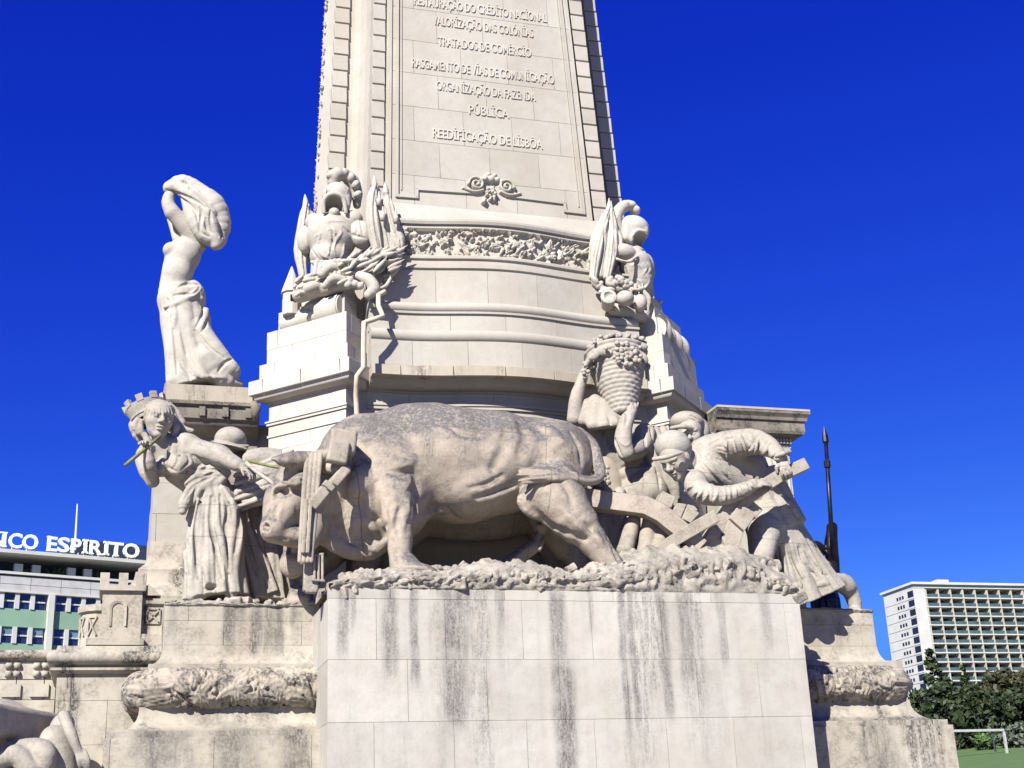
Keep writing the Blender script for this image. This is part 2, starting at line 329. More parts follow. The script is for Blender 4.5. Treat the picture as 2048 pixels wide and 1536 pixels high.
class Carve:
    """solids given in metres; P()/r() turn a measured picture point and distance into metres at depth Y"""
    def __init__(s, h=0.024, Y=1.5, k=0.05): s.h = h; s.Y = Y; s.k = k; s.pr = []; s.noise = 0.0; s.dY = 0.0
    def P(s, p):
        return at(p[0], p[1], (p[2] if len(p) == 3 else s.Y)+s.dY)
    def add(s, bb, fn, k=None, op=1): s.pr.append((np.array(bb[0]), np.array(bb[1]), fn, s.k if k is None else k, op))
    def cap(s, a, b, ra, rb=None, k=None, op=1, world=False, flat=None):
        rb = ra if rb is None else rb
        if not world:
            A, B = s.P(a), s.P(b); ra, rb = ra/ppm(A), rb/ppm(B); a, b = A, B
        a = np.array(a, float); b = np.array(b, float); d = b-a; L = max(1e-9, d @ d); m = max(ra, rb)
        fy = 1.0 if flat is None else flat
        def fn(x, y, z):
            px, py, pz = x-a[0], y-a[1], z-a[2]
            t = np.clip((px*d[0]+py*d[1]+pz*d[2])/L, 0, 1)
            qx, qy, qz = px-t*d[0], (py-t*d[1])*fy, pz-t*d[2]
            return np.sqrt(qx*qx+qy*qy+qz*qz)-(ra+(rb-ra)*t)
        s.add((np.minimum(a, b)-m, np.maximum(a, b)+m), fn, k, op); return s
    def chain(s, pts, rs, k=None, op=1, flat=None, smooth=True):
        """one tapering limb or fold through the points, rounded through its bends"""
        if not hasattr(rs, '__len__'): rs = [rs]*len(pts)
        if len(rs) != len(pts): rs = np.interp(np.linspace(0, 1, len(pts)), np.linspace(0, 1, len(rs)), rs)
        W = np.array([s.P(p) for p in pts]); q = np.array([r/ppm(w) for r, w in zip(rs, W)]); n = len(W)
        if smooth and n > 2:
            E = np.vstack([2*W[0]-W[1], W, 2*W[-1]-W[-2]]); V = []; T = []
            for i in range(n-1):
                for t in ((0, .34, .67) if i < n-2 else (0, .34, .67, 1)):
                    a, b, c, d = E[i], E[i+1], E[i+2], E[i+3]
                    V.append(0.5*(2*b+(c-a)*t+(2*a-5*b+4*c-d)*t*t+(3*b-a-3*c+d)*t**3)); T.append(q[i]+(q[i+1]-q[i])*(t*t*(3-2*t)))
            W, q = np.array(V), np.array(T)
        fy = 1.0 if flat is None else flat
        seg = [(W[i], W[i+1]-W[i], q[i], q[i+1]) for i in range(len(W)-1)]
        def fn(x, y, z):
            D = None
            for a, d, ra, rb in seg:
                px, py, pz = x-a[0], y-a[1], z-a[2]; L = max(1e-9, d @ d)
                t = np.clip((px*d[0]+py*d[1]+pz*d[2])/L, 0, 1); ux, uy, uz = px-t*d[0], (py-t*d[1])*fy, pz-t*d[2]
                e = np.sqrt(ux*ux+uy*uy+uz*uz)-(ra+(rb-ra)*t); D = e if D is None else np.minimum(D, e)
            return D
        m = q.max(); s.add((W.min(0)-m, W.max(0)+m), fn, k, op); return s
    def field(s, X, Y, Z):
        """blended distance at loose points"""
        F = np.full(X.shape, 1.0, np.float32)
        for b0, b1, fn, k, op in s.pr:
            m = k+.1; near = (X > b0[0]-m) & (X < b1[0]+m) & (Y > b0[1]-m) & (Y < b1[1]+m) & (Z > b0[2]-m) & (Z < b1[2]+m)
            if not near.any(): continue
            d = fn(X[near][:, None, None], Y[near][:, None, None], Z[near][:, None, None])[:, 0, 0]; f = F[near]; k = max(k, 1e-4)
            if op > 0: w = np.clip(.5+.5*(f-d)/k, 0, 1); F[near] = f*(1-w)+d*w-k*w*(1-w)
            else: w = np.clip(.5-.5*(f+d)/k, 0, 1); F[near] = f*(1-w)-d*w+k*w*(1-w)
        return F
    def mark(s, lines, r, depth=None, k=None, op=-1, org=(0, 0), sc=1.0):
        """chisel lines laid exactly on the carved surface: grooves (op -1) or ridges (op 1); lines in measured points"""
        lo = np.min([b[0] for b in s.pr if b[4] > 0], 0); hi = np.max([b[1] for b in s.pr if b[4] > 0], 0); ys = np.linspace(lo[1]-.05, hi[1], 110)
        L = []
        for ln in lines:
            W = np.array([(org[0]+p[0]/sc, org[1]+p[1]/sc) for p in ln], float); n = len(W); E = np.vstack([2*W[0]-W[1], W, 2*W[-1]-W[-2]]); V = []
            for i in range(n-1):
                a, b, c, d = E[i:i+4]; m = max(2, int(np.hypot(*(c-b))/7))
                for t in np.arange(m)/m: V.append(.5*(2*b+(c-a)*t+(2*a-5*b+4*c-d)*t*t+(3*b-a-3*c+d)*t**3))
            V.append(W[-1]); L.append(np.array(V))
        A = np.concatenate(L); rays = np.array([_fw*FPX+_rt*(x-1024.0)-_up*(y-768.0) for x, y in A])
        T = (ys[None, :]-CAM[1])/rays[:, 1:2]; P = CAM+rays[:, None, :]*T[..., None]
        F = s.field(P[..., 0].ravel(), P[..., 1].ravel(), P[..., 2].ravel()).reshape(T.shape)
        hit = F < 0; ok = hit.any(1); j = np.maximum(hit.argmax(1), 1); ii = np.arange(len(A))
        f0, f1 = F[ii, j-1], F[ii, j]; t = np.clip(f0/np.where(f0-f1 == 0, 1, f0-f1), 0, 1); y = ys[j-1]+(ys[j]-ys[j-1])*t
        S = CAM+rays*((y-CAM[1])/rays[:, 1])[:, None]; u = rays/np.linalg.norm(rays, axis=1)[:, None]; q = 0
        for V in L:
            n = len(V); idx = np.arange(q, q+n); q += n; good = ok[idx]
            if good.sum() < 2: continue
            w = np.linspace(0, 1, n); rr = r/ppm(S[idx[good][0]])*(0.35+0.65*np.sin(math.pi*np.clip(w, .04, .96))**.6)
            dd = rr*(0.75 if depth is None else depth); off = (rr-dd)*(-1 if op < 0 else 1)
            pts = S[idx]+u[idx]*off[:, None]; run = []
            for i in range(n):
                brk = (not good[i]) or (run and np.linalg.norm(pts[i]-pts[run[-1]]) > .22)
                if brk:
                    if len(run) > 1: s.wchain(pts[run], rr[run], max(.006, rr.max()*.45) if k is None else k, op)
                    run = [i] if good[i] else []
                else: run.append(i)
            if len(run) > 1: s.wchain(pts[run], rr[run], max(.006, rr.max()*.45) if k is None else k, op)
        return s
    def wchain(s, W, q, k, op):
        W = np.array(W); q = np.array(q); seg = [(W[i], W[i+1]-W[i], q[i], q[i+1]) for i in range(len(W)-1)]
        def fn(x, y, z):
            D = None
            for a, d, ra, rb in seg:
                px, py, pz = x-a[0], y-a[1], z-a[2]; t = np.clip((px*d[0]+py*d[1]+pz*d[2])/max(1e-9, d @ d), 0, 1)
                e = np.sqrt((px-t*d[0])**2+(py-t*d[1])**2+(pz-t*d[2])**2)-(ra+(rb-ra)*t); D = e if D is None else np.minimum(D, e)
            return D
        m = q.max(); s.add((W.min(0)-m, W.max(0)+m), fn, k, op)
    def wrinkles(s, pts, rs, n, r=2.2, Yf=0.0, tilt=0.3, seed=1, k=0.02, op=1):
        """creases that run round the front of a sleeve"""
        g = np.random.default_rng(seed); P = np.array([(p[0], p[1]) for p in pts], float); Y = [p[2] for p in pts]; u = np.linspace(0, 1, len(pts))
        for i in range(n):
            t = (i+g.uniform(.2, .8))/n; c = np.array([np.interp(t, u, P[:, 0]), np.interp(t, u, P[:, 1])]); yy = np.interp(t, u, Y)
            t2 = min(1, t+.03); d = np.array([np.interp(t2, u, P[:, 0]), np.interp(t2, u, P[:, 1])])-np.array([np.interp(t2-.06, u, P[:, 0]), np.interp(t2-.06, u, P[:, 1])]); d /= np.linalg.norm(d)+1e-9
            pr = np.array([-d[1], d[0]]); rr = np.interp(t, u, rs); dep = rr/128.0; sk = g.uniform(-tilt, tilt)
            q = []
            for w in (-.9, -.5, 0, .5, .9):
                xy = c+pr*rr*w+d*rr*(sk*w+g.uniform(-.08, .08)); q.append((xy[0], xy[1], yy-dep*math.sqrt(max(0, 1-w*w))*0.97+Yf))
            s.chain(q, [r*.5, r, r*1.2, r, r*.5], k=k, op=op)
        return s
    def ell(s, c, rx, ry, rz, rot=0.0, tilt=0.0, turn=0.0, k=None, op=1, cut=None):
        """c picture point; rx, rz picture distances across and up, ry depth; rot turns in the picture plane (deg, clockwise), tilt leans towards the viewer, turn about the vertical"""
        C = s.P(c); m = ppm(C); r = np.array([rx, ry, rz], float)/m
        A = np.array(Matrix.Rotation(R(rot), 3, 'Y') @ Matrix.Rotation(R(tilt), 3, 'X') @ Matrix.Rotation(R(turn), 3, 'Z')).T; e = r.max()
        def fn(x, y, z):
            px, py, pz = x-C[0], y-C[1], z-C[2]
            q = [(A[i, 0]*px+A[i, 1]*py+A[i, 2]*pz) for i in range(3)]
            k0 = np.sqrt(sum((q[i]/r[i])**2 for i in range(3))); k1 = np.sqrt(sum((q[i]/r[i]**2)**2 for i in range(3)))
            return k0*(k0-1)/np.maximum(k1, 1e-6)
        s.add((C-e, C+e), fn, k, op); return s
    def box(s, c, hx, hy, hz, rot=0.0, tilt=0.0, turn=0.0, rd=2.0, k=None, op=1):
        C = s.P(c); m = ppm(C); hh = np.array([hx, hy, hz], float)/m; rr = rd/m
        A = np.array(Matrix.Rotation(R(rot), 3, 'Y') @ Matrix.Rotation(R(tilt), 3, 'X') @ Matrix.Rotation(R(turn), 3, 'Z')).T; e = np.linalg.norm(hh)
        def fn(x, y, z):
            px, py, pz = x-C[0], y-C[1], z-C[2]
            q = [np.abs(A[i, 0]*px+A[i, 1]*py+A[i, 2]*pz)-hh[i]+rr for i in range(3)]
            o = np.sqrt(sum(np.maximum(w, 0)**2 for w in q)); return o+np.minimum(np.maximum(np.maximum(q[0], q[1]), q[2]), 0)-rr
        s.add((C-e, C+e), fn, k, op); return s
    def cloth(s, pts, rx, ry, folds=9, amp=0.1, seed=0, k=None, op=1, twist=0.0, sharp=1.0, flare=1.0):
        """a hanging garment: elliptical rings along a picture-space spine, ridged by folds that deepen towards the hem"""
        W = [s.P(p) for p in pts]; n = len(W); M = [ppm(w) for w in W]
        rx = np.array([a/m for a, m in zip(rx, M)]); ry = np.array([a/m for a, m in zip(ry, M)]); W = np.array(W)
        ax = W[-1]-W[0]; L = np.linalg.norm(ax); ax /= L; tt = (W-W[0]) @ ax
        ex = np.array([1.0, 0, 0])-ax*ax[0]; ex /= np.linalg.norm(ex); ey = np.cross(ax, ex)
        ou = (W-W[0]) @ ex; ov = (W-W[0]) @ ey; g = np.random.default_rng(seed)
        ph = g.uniform(0, 6.28, 4); w2 = g.uniform(0.3, 0.7)
        lo = np.minimum(*[W.min(0)]*2)-max(rx.max(), ry.max())*1.25; hi = W.max(0)+max(rx.max(), ry.max())*1.25
        def fn(x, y, z):
            px, py, pz = x-W[0][0], y-W[0][1], z-W[0][2]
            t = px*ax[0]+py*ax[1]+pz*ax[2]; u = px*ex[0]+py*ex[1]+pz*ex[2]; v = px*ey[0]+py*ey[1]+pz*ey[2]
            sh = t.shape; tf = np.clip(t, tt[0], tt[-1])
            f = lambda arr: np.interp(tf.ravel(), tt, arr).reshape(sh).astype(np.float32)
            a, b = f(rx), f(ry); u = u-f(ou); v = v-f(ov)
            th = np.arctan2(v/b, u/a); q = tf/tt[-1]
            a1 = folds*th+ph[0]+twist*q+1.3*np.sin(2*th+ph[1])+w2*np.sin(4*q+ph[2]+th); a2 = 1.7*folds*th+ph[3]+2*np.sin(3*th+ph[2]+2*q)
            wv = 1.9*np.abs(np.sin(0.5*a1))**sharp-1.1+(0.75*np.abs(np.sin(0.5*a2))-0.45)*(0.35+0.65*np.sin(1.5*th+ph[1]+2*q)**2)
            rho = np.sqrt((u/a)**2+(v/b)**2); rad = 1+amp*(0.25+0.75*q**flare)*wv
            d = (rho-rad)*np.minimum(a, b)*0.8
            return np.maximum(d, np.maximum(tt[0]-t, t-tt[-1]))
        s.add((lo, hi), fn, k, op); return s
    def folds(s, lines, r=4.0, depth=2.0, k=None, op=-1, lift=0.0):
        for ln in lines: s.chain(ln, [r*0.55]+[r]*(len(ln)-2)+[r*0.4] if len(ln) > 2 else [r, r*0.5], k=r*0.006 if k is None else k, op=op)
        return s
    def build(s, name, mat, parent=None):
        h = s.h; lo = np.min([b[0] for b in s.pr if b[4] > 0], 0)-3*h; hi = np.max([b[1] for b in s.pr if b[4] > 0], 0)+3*h
        n = np.ceil((hi-lo)/h).astype(int)+1; F = np.full(n, 1.0, np.float32)
        ax = [lo[i]+h*np.arange(n[i]) for i in range(3)]
        for b0, b1, fn, k, op in s.pr:
            m = k+2.5*h
            i0 = np.maximum(0, np.floor((b0-m-lo)/h).astype(int)); i1 = np.minimum(n, np.ceil((b1+m-lo)/h).astype(int)+1)
            if (i1 <= i0).any(): continue
            sl = tuple(slice(a, b) for a, b in zip(i0, i1)); X = ax[0][sl[0]][:, None, None].astype(np.float32); Y = ax[1][sl[1]][None, :, None].astype(np.float32); Z = ax[2][sl[2]][None, None, :].astype(np.float32)
            X, Y, Z = np.broadcast_arrays(X, Y, Z)
            d = fn(X, Y, Z).astype(np.float32); f = F[sl]
            if op > 0:
                if k > 1e-4:
                    w = np.clip(0.5+0.5*(f-d)/k, 0, 1); F[sl] = f*(1-w)+d*w-k*w*(1-w)
                else: F[sl] = np.minimum(f, d)
            else:
                kk = max(k, 1e-4); w = np.clip(0.5-0.5*(f+d)/kk, 0, 1); F[sl] = f*(1-w)-d*w+kk*w*(1-w)
        if s.noise:
            X, Y, Z = np.meshgrid(*[a.astype(np.float32) for a in ax], indexing='ij', sparse=True)
            F += s.noise*(np.sin(7.1*X+3*np.sin(4.3*Z+1.3*Y))*np.sin(6.3*Z+2.1*np.sin(5.2*X))+0.6*np.sin(15.1*X+2*np.sin(11*Z))*np.sin(13.7*Z+9*Y)).astype(np.float32)
        F[0] = F[-1] = 1; F[:, 0] = F[:, -1] = 1; F[:, :, 0] = F[:, :, -1] = 1
        v, q = surfnet(F, lo, h)
        return fast_mesh(name, v, q, mat, parent)
# ------------------------------------------------------------------ ground
def taper(z): return 1.0-0.0135*(z-13.0)
def hill(x, y):
    return max(0.0, min(1.0, (x-15)/40.0))*min(max(0.0, math.hypot(x, y)-45.0), 480)*0.110
gv, gf = [], []
xs = [-2500,-1200,-600,-300,-150,-80,-40,-15,0,15,30,45,60,75,90,105,120,140,160,180,210,250,300,360,430,600,1000,2500]
ys = [-400,-150,-60,-30,-10,5,20,40,60,80,100,120,140,160,180,200,230,260,300,350,420,600,1000,2500]
for y in ys:
    for x in xs: gv.append((x, y, hill(x, y)))
nx = len(xs)
for j in range(len(ys)-1):
    for i in range(nx-1):
        a = j*nx+i; gf.append((a, a+1, a+1+nx, a+nx))
k = NT('ground_mix'); g = k.n('ShaderNodeNewGeometry'); sp = k.n('ShaderNodeSeparateXYZ'); k.l(g.outputs['Position'], sp.inputs[0])
gr = k.mix(k.noise(g.outputs['Position'], 0.35, 5), (0.035, 0.075, 0.014), (0.075, 0.13, 0.03))
pv = k.mix(k.noise(g.outputs['Position'], 3.0, 5), (0.26, 0.245, 0.215), (0.19, 0.18, 0.16))
k.l(k.mix(k.ramp(sp.outputs[2], 0.3, 0.5), pv, gr), k.b.inputs['Base Color']); k.b.inputs['Roughness'].default_value = 0.9
tag(mesh('ground', gv, gf, k.m, smooth=True), kind='structure')

# ------------------------------------------------------------------ plain front block under the ox
def ogee(yc, amp=0.25, hw=2.55, n=28):
    return [(x, yc+amp*0.5*(1-math.cos(math.pi*min(1.0, abs(x)/2.1)))) for x in np.linspace(-hw, hw, n+1)]
FB = thing('front_block', 'tall plain limestone block streaked with black runs, under the large ox', 'stone block')
MB().box(-3.688, 3.688, 0.012, 3.0, 0, 5.2).build('block_core', M_block, FB)
Zb = [0.05, 0.91, 1.77, 2.63, 3.49, 4.35, 5.21]
courses(FB, [(-3.7, 0), (3.7, 0)], Zb, 1.08, M_block, offs=(0.1, 0.62), jit=0.06, thick=0.1)
courses(FB, [(-3.7, 1.6), (-3.7, 0.003)], Zb, 0.8, M_block, offs=(0.0, 0.4), thick=0.1)
courses(FB, [(3.7, 0.003), (3.7, 1.6)], Zb, 0.8, M_block, offs=(0.0, 0.4), thick=0.1)
for a, b in zip((-3.7, -2.8, -1.1, 0.6, 2.2), (-2.8, -1.1, 0.6, 2.2, 3.7)):
    stone(FB, [(a, 0), (b, 0)], 5.21, 5.40, M_block, thick=0.1)

# ------------------------------------------------------------------ stepped base with the leaf torus
BASE = thing('stepped_plinth', 'stepped limestone base with carved leaf rolls either side of the plain block', 'monument base')
BY = 1.5
bp = [(-5.88, 6.0), (-5.88, BY), (5.88, BY), (5.88, 6.0)]
sweep('base_core', [(-0.6, 0), (-0.1, 0), (-0.1, 5.38), (-0.6, 5.38)], bp, M_base, BASE)
MB().box(-5.5, 5.5, BY+0.3, 6.4, 4.9, 5.36).build('base_top', M_base, BASE)
prof = [(-0.2, 4.80), (0.0, 4.78)]+[(0.18-0.18*math.cos(R(a)), 4.78-0.30*math.sin(R(a))) for a in range(15, 91, 15)]+[(0.20, 4.48), (0.20, 4.38), (-0.2, 4.38)]
sweep('flared_course', prof, bp, M_base, BASE, True)
prof = [(-0.2, 3.86), (0.30, 3.86)]+[(0.62-0.32*math.cos(R(a)), 3.82-0.32*math.sin(R(a))) for a in range(10, 91, 16)]+[(0.64, 3.49), (0.70, 3.49), (0.70, 3.40), (-0.2, 3.40)]
sweep('cyma_course', prof, bp, M_base, BASE, True)
for (p0, p1) in (((-5.88, BY), (-3.6, BY)), ((3.6, BY), (5.88, BY)), ((-5.88, 5.0), (-5.88, BY+0.003)), ((5.88, BY+0.003), (5.88, 5.0))):
    courses(BASE, [p0, p1], [4.78, 5.14, 5.40], 1.15, M_base, offs=(0.75, 0.3), thick=0.12)
so = 0.76
for p in ([(-5.88-so, 5.0), (-5.88-so, BY-so), (-3.5, BY-so)], [(3.5, BY-so), (5.88+so, BY-so), (5.88+so, 5.0)]):
    L = pathlen(p)
    z = 3.40
    for h in (0.95, 0.85, 0.80, 0.75):
        js = [0, L*0.12, L*0.28, L*0.42] if p[0][0] < 0 else [0]
        js = sorted(set([0.0]+[min(L, max(0, 1.3*i+random.uniform(-.1, .1)+(0.5 if h > .8 else 0))) for i in range(1, 6)]+[L]))
        for a, b in zip(js[:-1], js[1:]):
            if b-a > 0.15: stone(BASE, cutpath(p, a, b), z-h, z, M_base, thick=0.3)
        z -= h
MB().box(-6.4, 6.4, BY-0.5, 6.0, 0, 3.39).build('base_core', M_base, BASE)

def leaf_bumps(U, V, n, umax, vmax, seed, size=(0.10, 0.2), fruit=0.3, hmax=1.0):
    """relief height on a (U, V) grid: overlapping ribbed leaves and round fruit"""
    r = np.random.default_rng(seed); H = np.zeros_like(U)
    for i in range(n):
        u0 = r.uniform(0, umax); v0 = r.uniform(0, vmax)
        if r.random() < fruit:
            s = r.uniform(0.35, 0.6)*size[0]; d2 = ((U-u0)**2+(V-v0)**2)/s**2
            h = np.sqrt(np.clip(1-d2, 0, 1))*r.uniform(0.7, 1.0)
        else:
            a = r.uniform(0, 2*math.pi); L = r.uniform(*size); w = L*r.uniform(0.28, 0.4)
            du = U-u0; dv = V-v0; p = du*math.cos(a)+dv*math.sin(a); q = -du*math.sin(a)+dv*math.cos(a)+0.25*p*p/L
            t = np.clip((p/L+1)/2, 0, 1); ww = w*np.sin(math.pi*t)**0.7+1e-4
            e = np.clip(1-np.abs(q)/ww, 0, 1)
            h = np.where((np.abs(p) < L), np.minimum(1, e*3.5)*(0.45+0.55*t)-0.30*np.exp(-(q/(0.14*w))**2)*(e > 0), 0)*r.uniform(0.45, 1.0)
        H = np.maximum(H, h)
    return H*hmax
def gridmesh(name, P, mat, parent, smooth=True):
    nu, nv = P.shape[:2]; idx = np.arange(nu*nv).reshape(nu, nv)
    f = np.stack([idx[:-1, :-1], idx[1:, :-1], idx[1:, 1:], idx[:-1, 1:]], -1).reshape(-1, 4)
    return mesh(name, P.reshape(-1, 3), f, mat, parent, smooth)
def garland(parent, path, zc, off, rad, seed, mat, name='leaf_roll'):
    L = pathlen(path); nu = int(L/0.014); nv = 64
    P, N = miter(path); cum = [0]
    for a, b in zip(path[:-1], path[1:]): cum.append(cum[-1]+math.dist(a, b))
    u = np.linspace(0, L, nu); v = np.linspace(-0.25*math.pi, 1.15*math.pi, nv)
    U, V = np.meshgrid(u, v*rad, indexing='ij')
    H = leaf_bumps(U, V-V.min(), int(L*120), L, V.max()-V.min(), seed, (0.11, 0.22), 0.08)
    for q in np.arange(0.75, L, 2.1):                       # plain bands and a loop of ribbon
        H = np.where(np.abs(U-q-0.3*(V-V.mean())) < 0.05, 0.9, H)
    cx = np.interp(u, cum, [p[0] for p in P]); cy = np.interp(u, cum, [p[1] for p in P])
    nxv = np.interp(u, cum, [n[0] for n in N]); nyv = np.interp(u, cum, [n[1] for n in N])
    rr = rad*0.84+0.085*H
    out = off+rr*np.sin(v)[None, :]; z = zc+rr*np.cos(v)[None, :]
    X = cx[:, None]+nxv[:, None]*out; Y = cy[:, None]+nyv[:, None]*out
    return gridmesh(name, np.stack([X, Y, z], -1), mat, parent)
tp = [(-5.88, 4.5)]+[(-5.88+0.12*(1-math.cos(R(a))), BY+0.12*(1-math.sin(R(a)))) for a in (0, 30, 60, 90)]+[(-3.6, BY)]
garland(BASE, tp, 4.12, 0.24, 0.29, 3, M_dirty)
garland(BASE, [(-p[0], p[1]) for p in tp[::-1]], 4.12, 0.24, 0.29, 5, M_dirty)

# ------------------------------------------------------------------ ogee walls between the corner buttresses
BODY = thing('curved_wall', 'pale curved limestone wall with two round mouldings below the carved frieze', 'monument wall')
sweep('lower_wall', [(-0.6, 5.0), (-0.012, 5.0), (-0.012, 9.45), (-0.6, 9.45)], ogee(2.87, hw=2.8), M_wall, BODY)
MB().box(-2.75, 2.75, 3.45, 9.6, 4.8, 12.2).build('body_core', M_wall, BODY)
courses(BODY, ogee(2.87), [6.2, 7.0, 7.8, 8.6, 9.13], 1.1, M_wall, offs=(0.6, 0.1), thick=0.05)
courses(BODY, ogee(2.87), [9.25, 9.46], 1.5, M_wall, offs=(0.5,), thick=0.05)
sweep('string_course', [(-0.05, 9.13), (0.035, 9.135), (0.035, 9.175), (0.015, 9.185), (0.05, 9.20), (0.05, 9.24), (-0.05, 9.25)], ogee(2.87), M_wall, BODY)
pr = [(-0.1, 9.44), (0.03, 9.44), (0.03, 9.47), (0.08, 9.475)]+[(0.08+0.20*math.sin(R(a)), 9.475+0.11*(1-math.cos(R(a)))) for a in (20, 40, 60, 80)]+[(0.30, 9.60), (-0.1, 9.60)]
sweep('bed_mould', pr, ogee(2.87), M_wall, BODY, True)
sweep('cornice_core', [(-0.6, 9.60), (0.40, 9.60), (0.40, 9.78), (-0.6, 9.78)], ogee(2.87), M_corn, BODY)
courses(BODY, ogee(2.37), [9.605, 9.80], 0.92, M_corn, offs=(0.55,), thick=0.14, bev=0.01)
sweep('middle_wall', [(-0.6, 9.785), (-0.04, 9.79), (-0.04, 11.90), (-0.6, 11.90)], ogee(2.80), M_wall, BODY)
courses(BODY, ogee(2.47), [9.802, 10.29], 0.98, M_wall, offs=(0.75,), thick=0.3)
def roll(yc, zc, r, name):
    pf = [(-0.25, zc-r)]+arc(-r, zc, r, -90, 90, 10)+[(-0.25, zc+r)]
    sweep(name, pf, ogee(yc), M_wall, BODY, True)
roll(2.42, 10.395, 0.125, 'round_moulding')
courses(BODY, ogee(2.60), [10.52, 10.86], 1.0, M_wall, offs=(0.45,), thick=0.2)
sweep('fillet', [(-0.2, 10.855), (0.055, 10.86), (0.055, 10.90), (-0.2, 10.905)], ogee(2.62), M_wall, BODY)
roll(2.58, 11.005, 0.10, 'round_moulding')
courses(BODY, ogee(2.74), [11.11, 11.78], 0.95, M_wall, offs=(0.3,), thick=0.08)
pr = [(-0.2, 11.78), (0.02, 11.78), (0.02, 11.82), (0.06, 11.83), (0.06, 11.92), (0.0, 11.95), (0.0, 12.02), (0.04, 12.03), (0.04, 12.07), (-0.2, 12.07)]
sweep('frieze_base_moulding', pr, ogee(2.80), M_wall, BODY)
pth = ogee(2.90, hw=2.35, n=40)
def frieze():
    L = pathlen(pth); nu, nv = 300, 46; u = np.linspace(0, L, nu); v = np.linspace(0, 0.60, nv)
    U, V = np.meshgrid(u, v, indexing='ij')
    H = leaf_bumps(U, V, 300, L, 0.60, 21, (0.07, 0.14), 0.5)
    H = np.where((V < 0.03) | (V > 0.57), 0.75, H)
    Pp, N = miter(pth); cum = [0]
    for a, b in zip(pth[:-1], pth[1:]): cum.append(cum[-1]+math.dist(a, b))
    I = lambda arr: np.interp(u, cum, arr)[:, None]
    o = 0.0+0.135*H
    X = I([p[0] for p in Pp])+I([n[0] for n in N])*o; Y = I([p[1] for p in Pp])+I([n[1] for n in N])*o
    return gridmesh('fruit_frieze', np.stack([X, Y, 12.08+V], -1), M_wall, BODY)
frieze()
pr = [(-0.3, 12.69), (0.03, 12.69), (0.03, 12.73), (0.07, 12.75), (0.09, 12.80), (0.09, 12.84), (-0.3, 12.86)]
sweep('frieze_cap_moulding', pr, ogee(2.88), M_wall, BODY)
def loft(name, levels, mat, parent, smooth=False):
    v = []; f = []; n = len(levels[0][1])
    for z, p in levels: v += [(a, b, z) for a, b in p]
    for j in range(len(levels)-1):
        for i in range(n-1):
            a = j*n+i; f.append((a, a+1, a+1+n, a+n))
    return mesh(name, v, f, mat, parent, smooth)
lv = []
for t in np.linspace(0, 1, 9):
    a = (1-math.sin(t*math.pi/2)); lv.append((12.86+0.56*t, ogee(3.56-0.62*(1-t), 0.25*(1-t), hw=2.2)))
loft('shaft_foot', lv, M_wall, BODY, True)

# ------------------------------------------------------------------ tapering shaft
SH = thing('monument_shaft', 'tall tapering limestone shaft with inscribed panel and toothed corner strips', 'monument shaft')
def sp(x, y, z):
    s = taper(z); return (x*s, 7+(y-7)*s)
prof_plan = [(-2.55, 9.3), (-2.92, 5.6), (-3.24, 5.15), (-3.28, 4.98), (-3.06, 4.56), (-2.72, 4.56)]
prof_plan += [(-2.72+0.36*math.sin(R(a))-0.02, 4.58-0.0-0.86*(1-math.cos(R(a)))) for a in (15, 35, 55, 75, 90)]
prof_plan += [(-2.36, 3.68), (-2.10, 3.68), (-2.10, 3.62), (-2.07, 3.62), (-2.07, 3.60)]
full = prof_plan+[(-x, y) for x, y in prof_plan[::-1]]
loft('shaft_core', [(z, [sp(x, y, z) for x, y in full]) for z in (12.0, 16.0, 20.0, 27.0)], M_wall, SH)
PY = 3.56
lean = 0.0135*(7-PY)
zc = [13.28]
while zc[-1] < 22: zc.append(zc[-1]+0.78)
for i in range(len(zc)-1):
    s = taper((zc[i]+zc[i+1])/2); hw = 2.055*s; w = 1.03*s
    js = [-hw]+[x for x in np.arange(-hw+(w if i % 2 else w*0.5), hw-0.2, w)]+[hw]
    y0 = 7+(PY-7)*taper(zc[i])
    for a, b in zip(js[:-1], js[1:]):
        stone(SH, [(a, y0), (b, y0)], zc[i], zc[i+1], M_wall, thick=0.06, gap=0.003, bev=0.004, lean=lean)
qz = 17.62+0.385*11
while qz > 12.9:
    z1 = qz; z0 = qz-0.385; qz = z0
    for xa, xb, yy in ((-2.39, -2.12, 3.66), (2.12, 2.43, 3.66), (-3.09, -2.76, 4.54), (2.84, 3.16, 4.54)):
        pa = sp(xa, yy, z0); pb = sp(xb, yy, z0)
        stone(SH, [pa, pb], z0+0.012, z1-0.012, M_wall, thick=0.3, gap=0.002, bev=0.012, proud=0.045, lean=0.0135*(7-yy), name='quoin_stone')
c = None
def edge_garland():
    g = np.random.default_rng(41); v = []; q = []
    m = MB()
    for i in range(150):
        z = 13.0+i*0.05; s = taper(z); x, y = sp(-3.225+g.uniform(-.015, .01), 4.98+g.uniform(-.12, .14), z); r = g.uniform(.03, .06)
        a = g.uniform(0, 3.1); pts = [(x-0.02+r*.25*math.cos(t)*g.uniform(.7, 1.2), y+r*math.cos(t)*math.cos(a)-r*.6*math.sin(t)*math.sin(a), z+r*math.cos(t)*math.sin(a)+r*.6*math.sin(t)*math.cos(a)) for t in (0, 1.05, 2.1, 3.14, 4.2, 5.25)]
        m.add(pts+[(x-0.07, y-0.03, z), (x+.08, y+.05, z)], [(j, (j+1) % 6, 6) for j in range(6)]+[((j+1) % 6, j, 7) for j in range(6)])
    tag(m.build('leaf_garland', M_wall, SH), kind='stuff')
edge_garland()
def panel_pt(px, py):
    Y = PY
    for _ in range(12):
        p = at(px, py, Y); Y = 7+(PY-7)*taper(p[2])
    return at(px, py, Y)
